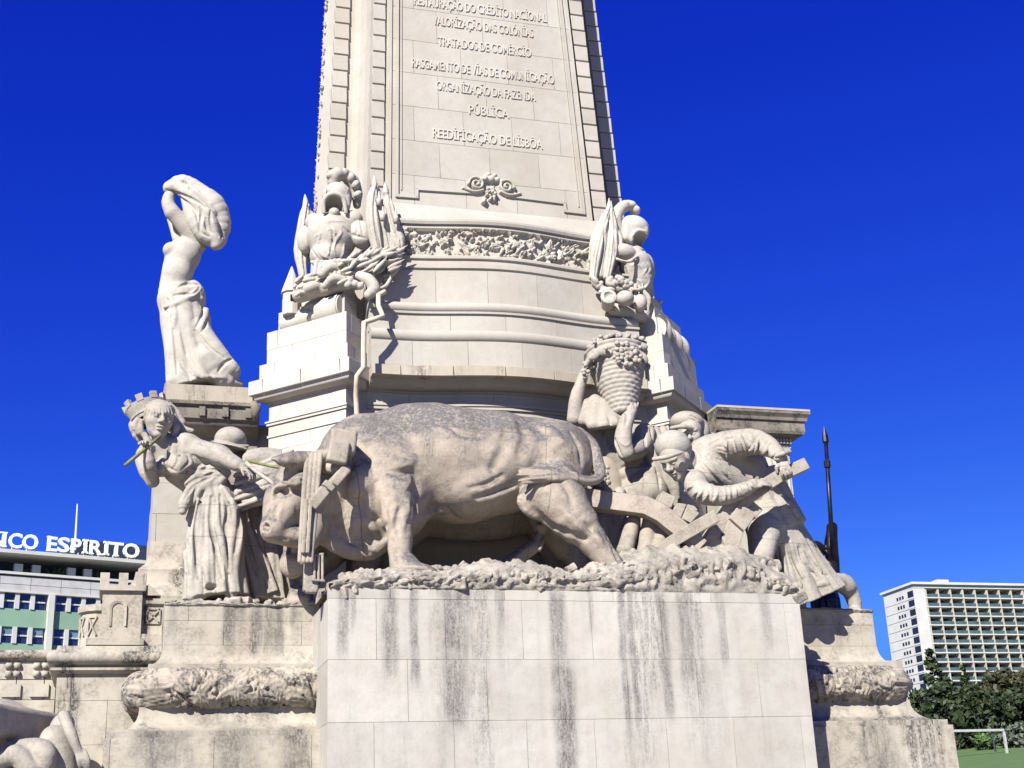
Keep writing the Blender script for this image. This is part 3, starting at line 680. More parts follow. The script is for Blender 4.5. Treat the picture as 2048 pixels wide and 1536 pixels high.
def frame(pts, w, d, name='panel_frame', mat=M_wall):
    m = MB(); pts = [np.array(p) for p in pts]; off = np.array([0, -d*0.5+0.01, 0])
    for a, b in zip(pts[:-1], pts[1:]):
        e = (b-a)/np.linalg.norm(b-a)*w*0.5
        m.beam(a+off-e, b+off+e, w, d, up=(0, -1, 0.046))
    return m.build(name, mat, SH)
pl = lambda x, z: np.array([x*taper(z), 7+(PY-7)*taper(z), z])
for sx in (-1, 1):
    frame([pl(sx*0.30, 13.80), pl(sx*1.50, 13.76), pl(sx*1.50, 13.58), pl(sx*1.89, 13.57), pl(sx*1.89, 21)], 0.055, 0.05)
    frame([pl(sx*1.80, 13.72), pl(sx*1.80, 21)], 0.02, 0.03)
    frame([pl(sx*2.03, 13.3), pl(sx*2.03, 22)], 0.045, 0.04, 'edge_fillet')
def ornament():
    u = np.linspace(-0.62, 0.62, 110); v = np.linspace(-0.36, 0.40, 70); U, V = np.meshgrid(u, v, indexing='ij')
    H = np.zeros_like(U)
    def blob(x, z, r, h=1.0):
        nonlocal H; H = np.maximum(H, h*np.sqrt(np.clip(1-((U-x)**2+(V-z)**2)/r**2, 0, 1)))
    for s in (-1, 1):
        for k_ in range(46):
            a = k_*0.24; r = 0.155*(1-k_/52); blob(s*(0.30+r*math.cos(a)), 0.10+r*math.sin(a), 0.035)
        for k_ in range(14): blob(s*(0.18+0.03*k_), -0.02-0.05*math.sin(k_/4.0), 0.035, .8)
    for k_ in range(26): blob(rng.normal(0, 0.055), rng.uniform(-0.22, 0.06), 0.035, rng.uniform(.8, 1.2))
    for x, z, r in ((0, .25, .09), (-.12, .24, .07), (.12, .24, .07), (-.05, .33, .06), (.07, .32, .06), (-.2, .2, .06), (.2, .2, .06), (-.16, -.24, .05), (-.18, -.28, .05)): blob(x, z, r, 1.1)
    M = (H > 0.02)
    z0 = 13.88; P = np.stack([U, 7+(PY-7)*taper(z0+V)-0.015-0.09*H+0.03*(~M), z0+V], -1)
    return gridmesh('grape_cartouche', P, M_wall, SH)
ornament()
def text_mesh(body, name, mat, parent, p0, p1, h, depth, bold=0.0, fit=None):
    """raised lettering between two points on the panel"""
    cu = bpy.data.curves.new(name, 'FONT'); cu.body = body; cu.extrude = depth; cu.offset = bold; cu.size = 1.0; cu.resolution_u = 3
    t = bpy.data.objects.new('tmp', cu); COL.objects.link(t)
    bpy.context.view_layer.update(); dg = bpy.context.evaluated_depsgraph_get()
    me = bpy.data.meshes.new_from_object(t.evaluated_get(dg)); bpy.data.objects.remove(t)
    n = len(me.vertices); co = np.empty(n*3); me.vertices.foreach_get('co', co); co = co.reshape(-1, 3)
    x0, x1 = co[:, 0].min(), co[:, 0].max()
    p0 = np.array(p0); p1 = np.array(p1); sx = np.linalg.norm(p1-p0)/(x1-x0); ex = (p1-p0)/np.linalg.norm(p1-p0)
    ez = np.array([0, 0.0466, 1.0]) if fit is None else np.array(fit); ez = ez/np.linalg.norm(ez); ey = np.cross(ez, ex)
    co2 = p0+np.outer((co[:, 0]-x0)*sx, ex)+np.outer(co[:, 1]*h/0.70, ez)-np.outer(co[:, 2], ey)
    me.vertices.foreach_set('co', co2.ravel()); me.materials.clear(); me.materials.append(mat); me.update()
    me.polygons.foreach_set('use_smooth', [False]*len(me.polygons))
    return link(name, me, parent)
LINES = [('RESTAURAÇÃO DO CRÉDİTO NACİONAL', 828, 12, 1093, 43), ('VALORİZAÇÃO DAS COLÓNİAS', 866, 51, 1066, 74), ('TRATADOS DE COMÉRCİO', 876, 91, 1062, 115),
         ('RASGAMENTO DE VİAS DE COMUNİCAÇÃO', 824, 134, 1108, 169), ('ORGANİZAÇÃO DA FAZENDA', 873, 179, 1071, 204), ('PÚBLİCA', 938, 228, 1018, 238),
         ('REEDİFİCAÇÃO DE LİSBÔA', 866, 275, 1085, 299)]
LINES = [('PROTECÇÃO ÀS İNDÚSTRİAS', 850, -33, 1075, -6)]+LINES
for body, xa, ya, xb, yb in LINES:
    a = panel_pt(xa, ya); b = panel_pt(xb, yb); z = (a[2]+b[2])/2; a[2] = b[2] = z; a[1] = b[1] = 7+(PY-7)*taper(z)
    text_mesh(body, 'inscription_line', M_white, SH, a, b, 0.215, 0.022, 0.004)

# ------------------------------------------------------------------ corner buttresses
def buttress(side):
    B = thing('corner_buttress', 'sunlit left corner buttress of pale blocks under a trophy' if side < 0 else 'right corner buttress with its outer face in shade, under a trophy', 'buttress', 'corner buttresses of the monument')
    base = [(-3.75, 4.78), (-4.51, 4.06), (-2.98, 2.46), (-2.45, 3.02)]
    def path(e, ext=0.0):
        P = [np.array(p) for p in base]; d = (P[2]-P[1])/np.linalg.norm(P[2]-P[1]); n = np.array([d[1], -d[0]])
        q = [P[0]-n*0+d*e, P[1]-n*e+d*e, P[2]-n*e-d*e, P[3]-d*e]
        q = [tuple(x) for x in q]
        return q if side < 0 else [(-x, y) for x, y in q[::-1]]
    M = M_white
    sweep('buttress_core', [(-1.2, 5.0), (-0.015, 5.0), (-0.015, 9.5), (-1.2, 9.5)], path(0.26), M, B)
    courses(B, path(0.26), [5.4, 6.2, 7.0, 7.8, 8.55, 8.80], 0.95, M, offs=(0.8, 0.3), thick=0.1)
    courses(B, path(0.26), [9.10, 9.42], 1.15, M, offs=(0.9,), thick=0.1)
    courses(B, path(0.26), [8.84, 9.02], 1.4, M, offs=(0.5,), thick=0.1)
    sweep('string_course', [(-0.1, 8.795), (0.02, 8.80), (0.02, 8.84), (-0.1, 8.845)], path(0.26), M, B)
    sweep('string_course', [(-0.1, 9.02), (0.03, 9.02), (0.03, 9.055), (0.015, 9.06), (0.05, 9.07), (0.05, 9.10), (-0.1, 9.105)], path(0.26), M, B)
    pr = [(-0.1, 9.42), (0.03, 9.42), (0.03, 9.45)]+[(0.04+0.16*math.sin(R(a)), 9.45+0.11*(1-math.cos(R(a)))) for a in (15, 40, 65, 90)]+[(0.20, 9.585), (-0.1, 9.585)]
    sweep('bed_mould', pr, path(0.26), M, B, True)
    sweep('cornice_core', [(-1.0, 9.585), (-0.05, 9.585), (-0.05, 9.83), (-1.0, 9.83)], path(0.0), M_corn, B)
    courses(B, path(0.0), [9.57, 9.84], 0.85, M_white, offs=(0.6,), thick=0.2, bev=0.01)
    sweep('upper_core', [(-0.9, 9.83), (-0.06, 9.83), (-0.06, 11.2), (-0.9, 11.2)], path(0.30), M, B)
    courses(B, path(0.13), [9.842, 10.16], 0.9, M, offs=(0.4,), thick=0.3)
    courses(B, path(0.22), [10.16, 10.45, 10.80], 0.85, M, offs=(0.65, 0.25), thick=0.3)
    # scroll roll lying along the outer face
    p = path(0.44); a, b = np.array(p[1]), np.array(p[2]); L = np.linalg.norm(b-a)
    nu, nv = 90, 40; u = np.linspace(0, L, nu); v = np.linspace(0, 2*math.pi, nv); U, V = np.meshgrid(u, v, indexing='ij')
    s = U/L
    if side < 0: rr = 0.17+0.07*(s > 0.62)+0.03*np.sin(s*9)+0.012*np.sign(np.sin(U*14+1))
    else: rr = 0.20+0.05*np.sin(U*17+V*2.0)+0.06*(s < 0.12)
    d = (b-a)/L; n = np.array([d[1], -d[0]])
    ox = np.cos(V)*rr; oz = np.sin(V)*rr*1.05
    P = np.stack([a[0]+d[0]*U+n[0]*ox, a[1]+d[1]*U+n[1]*ox, 10.98+oz], -1)
    gridmesh('scroll_roll', P, M, B)
    e = 1 if side < 0 else 0
    c = (b if side < 0 else a); dd = d*(0.02 if side < 0 else -0.02)
    m = MB(); m.tube([(c[0]-dd[0]*14, c[1]-dd[1]*14, 10.98), (c[0]+dd[0]*1.5, c[1]+dd[1]*1.5, 10.98)], 0.25, 28); m.build('scroll_end', M, B)
    courses(B, path(0.40), [10.802, 11.20, 11.48], 0.9, M, offs=(0.5, 0.2), thick=0.3)
    q = path(0.42)
    m = MB(); cx = sum(x for x, y in q)/4; cy = sum(y for x, y in q)/4
    m.add([(x, y, 11.46) for x, y in q]+[(cx*0.7, cy+1.0, 11.46)], [(0, 1, 2, 3, 4)]); m.build('top_bed', M, B)
    return B
buttress(-1); buttress(1)
# stone coloured rain pipe running down the left inner corner
pipe = [(770, 583, 2.55), (757, 590, 2.5), (757, 612, 2.42), (766, 632, 2.38), (745, 640, 2.30), (728, 645, 2.25), (727, 700, 2.22), (727, 735, 2.18), (714, 752, 2.12), (712, 790, 2.3), (714, 830, 2.35), (709, 880, 2.35), (709, 930, 2.4)]
m = MB(); pts = [at(*p) for p in pipe]
fine = []
for a, b in zip(pts[:-1], pts[1:]): fine += [a+(b-a)*t for t in (0, 0.5)]
fine.append(pts[-1])
m.tube(fine, 0.045, 10)
tag(m.build('rain_pipe', plain('pipe_paint', (0.42, 0.36, 0.26), 0.6), None, True), 'thin beige rain pipe zigzagging down beside the left corner buttress', 'pipe')

# ------------------------------------------------------------------ side wings
LW = thing('side_wing', 'left side wing on a flared pylon, below the nude statue', 'wing', 'side wings of the monument')
lp = [(-6.0, 8.0), (-6.0, 4.5), (-3.8, 4.5)]
zq = [at(300, y, 4.4)[2] for y in (1180, 1150, 1120, 1090)]
pr = [(-0.5, 5.2), (0.62, 5.2), (0.62, 5.95), (0.52, 6.05), (0.50, 6.10)]+[(0.50-0.22*math.sin(R(a)), 6.42-0.32*math.cos(R(a))) for a in (0, 30, 60, 90)]+[(0.24, 6.42), (0.24, 6.48), (0.20, 6.52), (0.12, 6.60), (0.08, 6.75), (0.05, 7.0), (-0.5, 7.0)]
sweep('flared_foot', pr, lp, M_base, LW, True)
sweep('pylon_core', [(-0.5, 6.9), (-0.06, 6.9), (-0.06, 9.2), (-0.5, 9.2)], lp, M_wall, LW)
for z0, z1 in ((6.95, 7.5), (7.5, 8.05), (8.05, 8.6)):
    s = 0.10-(z0-6.95)*0.05
    courses(LW, [(-6.0-s*0.6, 7.0), (-6.0-s*0.6, 4.5), (-3.8, 4.5)], [z0, z1], 1.1, M_wall, offs=(random.uniform(0.3, 0.9),), thick=0.2)
pr = [(-0.4, 8.60), (0.05, 8.60), (0.05, 8.66), (0.03, 8.67), (0.07, 8.70), (0.07, 8.76), (0.03, 8.77), (0.03, 8.90), (0.09, 8.95)]+[(0.09+0.26*math.sin(R(a)), 8.97+0.15*(1-math.cos(R(a)))) for a in (20, 45, 70, 90)]+[(0.40, 9.14), (0.40, 9.36), (0.46, 9.38), (0.46, 9.44), (-0.4, 9.44)]
sweep('cornice', pr, [(-5.55, 8.0), (-5.55, 4.5), (-4.30, 4.5)], M_wing, LW, True)
for i in range(3):
    m = MB(); x = -5.35+0.40*i; m.box(x, x+0.10, 4.05, 4.12, 9.17, 9.34); m.build('carved_bracket', M_wing, LW)
m = MB(); c = at(512, 822, 4.05); m.tube([(c[0]-0.06, c[1]-0.02, c[2]+0.15), (c[0], c[1]-0.05, c[2]+0.02), (c[0]-0.02, c[1]-0.02, c[2]-0.16)], [0.06, 0.09, 0.05], 10); m.build('scroll_bracket', M_wing, LW, True)
RW = thing('side_wing', 'right side wing with a dark toothed cornice against the sky', 'wing', 'side wings of the monument')
rp = [(4.2, 3.62), (5.80, 3.62), (5.80, 8.0)]
sweep('wing_core', [(-0.5, 5.2), (-0.06, 5.2), (-0.06, 9.2), (-0.5, 9.2)], rp, M_wall, RW)
courses(RW, rp, [5.4, 6.1, 6.8, 7.5, 8.2, 8.92], 1.0, M_wall, offs=(0.4, 0.9), thick=0.2)
pr = [(-0.4, 8.92), (0.04, 8.92), (0.04, 8.98), (-0.4, 8.98)]
sweep('architrave', pr, rp, M_wall, RW)
sweep('cornice', [(-0.4, 9.09), (0.08, 9.09), (0.24, 9.14), (0.26, 9.19), (0.26, 9.37), (0.30, 9.39), (0.31, 9.45), (0.36, 9.52), (0.36, 9.56), (-0.4, 9.57)], rp, M_wing, RW)
sweep('cap_fillet', [(-0.4, 9.572), (0.36, 9.572), (0.36, 9.615), (-0.4, 9.63)], rp, M_corn, RW)
for i in range(22):
    x = 4.38+0.067*i
    MB().box(x, x+0.042, 3.52, 3.61, 8.99, 9.085).build('dentil', M_wall, RW)
for i in range(5):
    x = 5.47+0.066*i
    MB().tube([(x, 3.615, 7.0), (x, 3.615, 8.85)], 0.024, 8).build('flute', M_wall, RW, True)
MB().box(5.42, 5.82, 3.585, 3.66, 8.80, 8.915).build('pilaster_cap', M_wall, RW)
for i in range(6):
    y = 3.7+0.08*i
    MB().tube([(5.805, y, 7.0), (5.805, y, 8.9)], 0.028, 8).build('flute', M_wall, RW, True)
# statue plinth on the left wing
tag(MB().box(-5.96, -4.35, 4.16, 5.4, 9.442, 9.77).build('statue_plinth', M_corn), 'low pale plinth slab under the nude statue on the left wing', 'plinth')

# ------------------------------------------------------------------ left ledge, castle relief, low balustrade
LG = thing('side_ledge', 'lower limestone ledge with a thick round edge, left of the base below the castle carving', 'ledge')
gp = [(-7.35, 6.5), (-7.35, 2.3), (-5.5, 2.3)]
zl = lambda y: float(at(170, y, 2.2)[2])
pr = [(-0.8, zl(1290)), (0.02, zl(1290)), (0.04, zl(1300))]+arc(0.07, (zl(1302)+zl(1327))/2, (zl(1302)-zl(1327))/2, 90, -90, 9)+[(0.0, zl(1330)), (0.0, zl(1334)), (0.10, zl(1335)), (0.10, zl(1340)), (0.02, zl(1347)), (-0.8, zl(1347))]
sweep('round_edge', pr, gp, M_base, LG, True)
sweep('ledge_core', [(-0.8, 0), (-0.06, 0), (-0.06, zl(1320)), (-0.8, zl(1320))], gp, M_base, LG)
courses(LG, gp, [0.05, 0.9, 1.75, 2.6, 3.45, zl(1400), zl(1347)], 1.05, M_base, offs=(0.7, 0.2), thick=0.12)
MB().box(-7.3, -5.2, 2.32, 6.4, zl(1302)-0.1, zl(1291)).build('ledge_top', M_base, LG)
CR = thing('castle_relief', 'carved stone castle with a battlemented tower and walls on the left ledge', 'carving')
def zc_(y, Y): return float(at(240, y, Y)[2])
xa = at(203, 1230, 2.4)[0]; xb = at(283, 1230, 2.4)[0]; z0 = zc_(1291, 2.4); z1 = zc_(1182, 2.4)
MB().box(xa, xb, 2.4, 3.1, z0, z1).build('tower', M_base, CR)
MB().box(xa-0.05, xb+0.05, 2.34, 3.14, z1, z1+0.07).build('tower_parapet', M_base, CR)
for i in range(3):
    w = (xb-xa+0.10)/5; x = xa-0.05+2*i*w
    MB().box(x, x+w, 2.34, 2.55, z1+0.07, z1+0.27).build('merlon', M_base, CR)
    MB().box(x, x+w, 2.95, 3.14, z1+0.07, z1+0.25).build('merlon', M_base, CR)
m = MB(); xm = at(236, 1230, 2.39)[0]; wz = zc_(1252, 2.39); v = [(xm-0.09, 2.385, wz), (xm+0.09, 2.385, wz)]+[(xm+0.09*math.cos(R(a)), 2.385, wz+0.26+0.09*math.sin(R(a))) for a in range(0, 181, 20)]
n = len(v); v2 = [(x*1.0+(0.035 if x > xm else -0.035), 2.37, z+(0.03 if z > wz+0.2 else 0)) for x, y, z in v]
m.add(v+v2+[(x, 2.41, z) for x, y, z in v2], [(i, (i+1) % n, n+(i+1) % n, n+i) for i in range(1, n)]+[(n+i, n+(i+1) % n, 2*n+(i+1) % n, 2*n+i) for i in range(1, n)])
m.build('arch_frame', M_base, CR)
def crosswall(p0, p1, za, zb, nwin, parent):
    d = np.array(p1)-np.array(p0); L = np.linalg.norm(d); d /= L; n = np.array([d[1], -d[0]])
    sweep('castle_wall', [(-0.4, za), (0, za), (0, zb-0.1), (0.05, zb-0.08), (0.05, zb), (-0.4, zb)], [tuple(p0), tuple(p1)], M_base, parent)
    for i in range(nwin):
        c = np.array(p0)+d*L*(i+0.5)/nwin; h = (zb-za)*0.20; w = min(0.1, L/nwin*0.34); zm = za+(zb-za)*0.52
        for k_ in (-1, 1):
            for a, b in (((-w, k_*h), (w, k_*h)), ((k_*w, -h), (k_*w, h)), ((-w, -h*k_), (w, h*k_))):
                q = [np.array([*(c+d*t[0]+n*0.012), zm+t[1]]) for t in (a, b)]
                MB().beam(q[0], q[1], 0.025, 0.03, up=(n[0], n[1], 0)).build('lattice_bar', M_base, parent)
x2 = at(362, 1240, 2.5)[0]
crosswall((xb, 2.52), (-5.5, 2.52), z0+0.18, zc_(1197, 2.5), 2, CR)
MB().box(xb-0.05, -5.5, 2.42, 2.9, z0, z0+0.18).build('wall_step', M_base, CR)
MB().box(xa-0.2, xb+0.05, 2.33, 2.45, z0, z0+0.10).build('tower_step', M_base, CR)
xs_ = at(160, 1240, 2.6)[0]
cc = (xa, 3.0); ra = xa-xs_
rp_ = [(cc[0]+ra*math.cos(R(a)), cc[1]+ra*math.sin(R(a))) for a in (180, 205, 230, 255, 270)]
sweep('castle_wall', [(-0.3, z0), (0, z0), (0, zc_(1222, 2.6)), (0.05, zc_(1220, 2.6)), (0.05, zc_(1207, 2.6)), (-0.3, zc_(1205, 2.6))], rp_, M_base, CR)
for a, b in ((195, 218), (235, 258)):
    p = [np.array([cc[0]+(ra+0.01)*math.cos(R(t)), cc[1]+(ra+0.01)*math.sin(R(t))]) for t in (a, b)]
    za, zb = z0+0.2, zc_(1232, 2.6)
    for q0, q1 in (((0, za), (1, zb)), ((0, zb), (1, zb)), ((0, za), (0, zb)), ((0, zb), (1, za))):
        MB().beam((*p[q0[0]], q0[1]), (*p[q1[0]], q1[1]), 0.025, 0.03, up=(-1, -1, 0)).build('lattice_bar', M_base, CR)
m = MB(); p = at(290, 1178, 3.0); m.add([(p[0]-.1, 3.0, p[2]-.1), (p[0]+.25, 3.0, p[2]-.1), (p[0]+.05, 3.0, p[2]+.09), (p[0]-.1, 3.4, p[2]-.1), (p[0]+.25, 3.4, p[2]-.1), (p[0]+.05, 3.4, p[2]+.09)], [(0, 1, 2), (3, 5, 4), (0, 2, 5, 3), (1, 4, 5, 2)]); m.build('gable_roof', M_base, CR)
BL = thing('low_balustrade', 'low carved wall with relief squares and a dark rounded coping at the far left', 'wall')
zb_ = lambda y: float(at(60, y, 4.0)[2])
wp = [(-11.5, 4.0), (-7.42, 4.0), (-7.42, 7.0)]
za_, zt_ = zb_(1385), zb_(1320)
sweep('wall_core', [(-0.5, 0), (-0.05, 0), (-0.05, zb_(1310)), (-0.5, zb_(1310))], wp, M_base, BL)
sweep('coping', [(-0.6, zb_(1322)), (0.02, zb_(1322))]+arc(0.03, (zb_(1300)+zb_(1320))/2, (zb_(1300)-zb_(1320))/2, -90, 90, 8)+[(-0.6, zb_(1300))], wp, M_dirty, BL, True)
courses(BL, wp, [zb_(1400), zb_(1359), zb_(1322)], 0.42, M_base, offs=(0.3, 0.3), thick=0.1, gap=0.012)
courses(BL, wp, [0.1, 1.2, 2.3, 3.2, zb_(1440), zb_(1400)], 1.3, M_base, offs=(0.4, 0.9), thick=0.1)
for i in range(8):
    x = -7.66-0.42*i
    for q in range(4):
        a = R(45+90*q); MB().tube([(x+0.09*math.cos(a)-0.045, 3.985, zb_(1340)+0.09*math.sin(a)), (x+0.09*math.cos(a)+0.045, 3.985, zb_(1340)+0.09*math.sin(a))], 0.05, 8).build('rosette_lobe', M_base, BL, True)
    MB().box(x-0.14, x+0.14, 3.96, 4.02, zb_(1394), zb_(1369)).build('relief_square', M_base, BL)
# ------------------------------------------------------------------ the large ox
OX = thing('ox_statue', 'huge carved stone ox with grey stained back, pulling left at the front of the block', 'ox statue', 'yoked stone oxen')
c = Carve(0.026, 1.2, 0.16)
c.ell((770, 965, 1.15), 108, 105, 132, rot=8)
c.ell((890, 925, 1.2), 150, 118, 114)
c.ell((985, 925, 1.2), 130, 112, 104, rot=6)
c.ell((1095, 925, 1.15), 92, 98, 84, rot=10)
c.ell((830, 850, 1.2), 95, 60, 42, rot=-4)
c.ell((930, 985, 1.1), 95, 95, 60, rot=-4, k=.1)
c.ell((1055, 880, 1.2), 85, 50, 40, rot=8)
c.ell((1130, 905, 0.95), 56, 45, 62, rot=-15, k=.08)            # rump
# neck, chest, dewlap
c.cap((735, 930, 1.15), (640, 985, 1.05), 92, 70, k=.14)
c.ell((715, 1020, 1.1), 78, 70, 84, rot=12, k=.12)
c.chain([(640, 1065, 1.0), (690, 1095, 0.95), (740, 1098, 0.95), (785, 1065, 0.9)], [20, 20, 22, 16], k=.14)
c.ell((705, 880, 1.15), 70, 60, 45, rot=-35, k=.12)
# head
c.cap((610, 975, 0.85), (575, 1010, 0.75), 58, 47, k=.12)
c.cap((572, 1005, 0.72), (548, 1052, 0.62), 45, 27, k=.08)
c.ell((547, 1056, 0.6), 26, 27, 30, rot=20, k=.04)
c.ell((620, 1045, 0.9), 42, 40, 46, rot=10, k=.1)
c.cap((556, 1072, 0.6), (615, 1072, 0.8), 17, 30, k=.05)       # lower jaw
c.ell((583, 950, 0.72), 34, 46, 26, rot=-30, k=.06)             # brow
c.ell((563, 976, 0.42), 9, 7, 7, k=.03)                         # eye ridge
c.ell((556, 985, 0.36), 7, 9, 5, k=.02, op=-1)
c.ell((563, 986, 0.42), 5, 5, 4, k=.01)
c.ell((534, 1052, 0.36), 5, 9, 3.5, rot=35, k=.015, op=-1)      # nostril
c.chain([(524, 1068, 0.40), (545, 1074, 0.30), (572, 1068, 0.36)], [2, 2.4, 1.2], k=.012, op=-1)
c.chain([(640, 922, 0.62), (605, 922, 0.42), (572, 921, 0.28), (546, 917, 0.22)], [20, 20, 15, 4], k=.04)     # horn
c.chain([(625, 950, 0.55), (600, 962, 0.34), (582, 966, 0.3)], [13, 15, 8], k=.03); c.chain([(612, 957, .33), (592, 964, .2)], [3, 2], k=.012, op=-1)
for a, r in ((((655, 975), (650, 1020), (660, 1065)), 6), (((675, 965), (672, 1020), (684, 1080)), 6), (((700, 955), (694, 1010), (704, 1060)), 5), (((690, 1090), (715, 1100), (742, 1098)), 4), (((672, 1070), (700, 1085), (730, 1084)), 4)):
    c.chain([(x, y, .42) for x, y in a], [r*.5, r, r*.5], k=.05, op=-1)
for a, r in ((((545, 1005), (540, 1030), (536, 1048)), 3), (((572, 1000), (566, 1025), (562, 1050)), 4), (((590, 1020), (582, 1050), (588, 1070)), 4), (((575, 968), (566, 962), (556, 968)), 3)):
    c.chain([(x, y, .36) for x, y in a], [r*.5, r, r*.5], k=.03, op=-1)
# near foreleg
c.ell((775, 960, 0.62), 46, 34, 72, rot=-4, k=.1)
c.ell((790, 985, 0.5), 28, 26, 46, k=.06)
c.chain([(785, 960, 0.55), (795, 1020, 0.45), (800, 1070, 0.42), (800, 1112, 0.42), (812, 1138, 0.4)], [36, 34, 25, 22, 30], k=.06)
c.chain([(822, 985, 0.5), (826, 1020, 0.48), (820, 1050, 0.47)], [14, 12, 7], k=.03)
c.ell((800, 1073, 0.38), 22, 20, 15, k=.04)
c.ell((835, 1143, 0.35), 42, 40, 16, rot=8, k=.05)
c.chain([(811, 1000, 0.2), (814, 1035, 0.18), (812, 1060, 0.2)], [4, 4, 2], k=.02, op=-1)
c.chain([(838, 930, 0.3), (835, 985, 0.25), (838, 1040, 0.3)], [5, 7, 4], k=.05, op=-1)
c.chain([(755, 1005, 0.3), (745, 1045, 0.25), (768, 1075, 0.25)], [4, 6, 3], k=.05, op=-1)
c.chain([(735, 915, 0.25), (760, 940, 0.12), (800, 935, 0.05)], [5, 7, 3], k=.06, op=-1)
c.ell((720, 960, 0.5), 26, 20, 40, rot=15, k=.07)
for a, b, e in (((720, 1045), (748, 1062), 4), ((712, 1065), (742, 1080), 3.5), ((690, 1010), (705, 1050), 4)):
    c.cap((*a, 0.5), (*b, 0.45), e, e*0.5, k=.04, op=-1)
# far foreleg
c.chain([(740, 1060, 1.9), (735, 1110, 1.9), (722, 1160, 1.9)], [38, 28, 26], k=.06)
# hind leg
c.ell((1105, 960, 0.72), 66, 42, 66, rot=-25, k=.1)
c.chain([(1105, 985, 0.62), (1140, 1030, 0.52), (1180, 1075, 0.48), (1208, 1112, 0.46), (1230, 1138, 0.44)], [62, 47, 31, 25, 24], k=.08)
c.ell((1188, 1078, 0.36), 17, 20, 22, rot=-35, k=.04)
c.chain([(1068, 975, 0.55), (1055, 1000, 0.55), (1075, 1030, 0.6)], [16, 18, 10], k=.06)
c.chain([(1062, 985, 0.2), (1080, 1018, 0.2), (1120, 1050, 0.2)], [4, 5, 3], k=.04, op=-1)
c.ell((1238, 1148, 0.4), 24, 26, 13, rot=25, k=.03)
c.chain([(1100, 1010, 1.7), (1120, 1070, 1.8), (1160, 1120, 1.8), (1180, 1165, 1.8)], [55, 38, 28, 26], k=.06)
c.chain([(960, 1020, 0.4), (1010, 1010, 0.35), (1050, 985, 0.4)], [5, 6, 4], k=.06, op=-1)
c.chain([(885, 1018, 0.35), (930, 1030, 0.3), (965, 1022, 0.35)], [5, 5, 3], k=.05, op=-1)
for x, y in ((1000, 985), (985, 1000)): c.cap((x-25, y, 0.15), (x+25, y-6, 0.15), 5, 3, k=.06, op=-1)
# sharper anatomy, chiselled on the surface
Zo = dict(org=(500, 760), sc=2.731)
c.mark([((770, 440), (830, 470), (890, 430)), ((1480, 640), (1500, 690), (1570, 740)), ((1560, 250), (1640, 290), (1700, 340))], 13, .35, op=1, k=.07, **Zo)
c.mark([((1480, 230), (1512, 320), (1482, 400)), ((1400, 300), (1380, 400), (1330, 480))], 12, .3, k=.09, **Zo)
c.mark([((760, 500), (830, 508), (892, 500)), ((690, 560), (680, 650), (700, 760), (722, 860)), ((1490, 640), (1560, 730), (1670, 810), (1830, 870)), ((910, 520), (916, 640), (903, 740))], 9, .8, k=.05, **Zo)
c.mark([((460, 560), (450, 700), (436, 820)), ((520, 560), (515, 680), (540, 800)), ((590, 620), (630, 720), (700, 760)), ((560, 880), (630, 930), (700, 950)), ((600, 790), (640, 830), (705, 870)), ((500, 850), (580, 890), (660, 900)), ((920, 740), (1000, 695), (1065, 705), (1135, 760), (1240, 778)), ((1235, 640), (1330, 615), (1445, 570)), ((1200, 590), (1290, 570), (1380, 520)), ((1750, 280), (1800, 370), (1812, 460)), ((1940, 830), (1985, 920), (2010, 990)), ((1830, 780), (1870, 840), (1885, 900))], 6, .8, k=.035, **Zo)
c.mark([((865, 660), (845, 740), (832, 820)), ((600, 760), (655, 800), (715, 850)), ((540, 860), (610, 905), (690, 935)), ((930, 768), (1010, 712), (1080, 712)), ((1250, 660), (1340, 635), (1450, 590)), ((780, 600), (790, 700), (770, 820)), ((840, 600), (862, 560), (868, 520)), ((1870, 820), (1905, 880), (1940, 960)), ((1700, 700), (1790, 790), (1860, 850))], 8, .45, op=1, k=.04, **Zo)
c.mark([((740, 700), (745, 780), (735, 860)), ((815, 700), (800, 790), (812, 860)), ((780, 880), (790, 940), (815, 1000)), ((1090, 260), (1160, 300), (1250, 310)), ((560, 330), (640, 420), (680, 520)), ((1600, 420), (1640, 520), (1600, 600)), ((1700, 560), (1745, 620), (1760, 700))], 5, .7, k=.04, **Zo)
c.mark([((205, 620), (180, 660), (125, 715)), ((130, 730), (150, 700), (175, 690)), ((100, 765), (140, 745), (170, 760)), ((70, 858), (120, 880), (180, 868), (232, 880)), ((248, 690), (268, 780), (248, 850)), ((140, 600), (165, 585), (195, 595)), ((150, 640), (175, 630), (190, 615))], 3.6, .8, k=.018, **Zo)
c.mark([((150, 618), (168, 612), (184, 618)), ((80, 800), (88, 812)), ((235, 560), (250, 540), (280, 540))], 5.5, .95, k=.012, **Zo)
c.mark([((120, 640), (150, 580), (200, 560)), ((110, 720), (95, 780), (75, 830))], 6, .4, op=1, k=.03, **Zo)
c.mark([((552, 990), (562, 983), (576, 986))], 11, .95, k=.01); c.mark([((559, 988), (568, 987))], 6.5, .9, op=1, k=.004); c.mark([((546, 978), (561, 970), (582, 976))], 7, .8, op=1, k=.012); c.mark([((530, 1050), (536, 1058))], 8, .95, k=.008); c.mark([((548, 1010), (543, 1030), (540, 1044)), ((566, 1002), (560, 1022), (556, 1040))], 6, .55, op=1, k=.02)
c.noise = 0.007
c.build('body', M_ox, OX)
c = Carve(0.018, 0.7, 0.03)                                      # tail swung across the thigh
c.chain([(1155, 868, 1.0), (1182, 890, 0.85), (1196, 925, 0.7), (1199, 952, 0.55), (1178, 962, 0.4), (1140, 956, 0.28)], [15, 14, 12, 11, 10, 12], k=.03)
tr = random.Random(5)
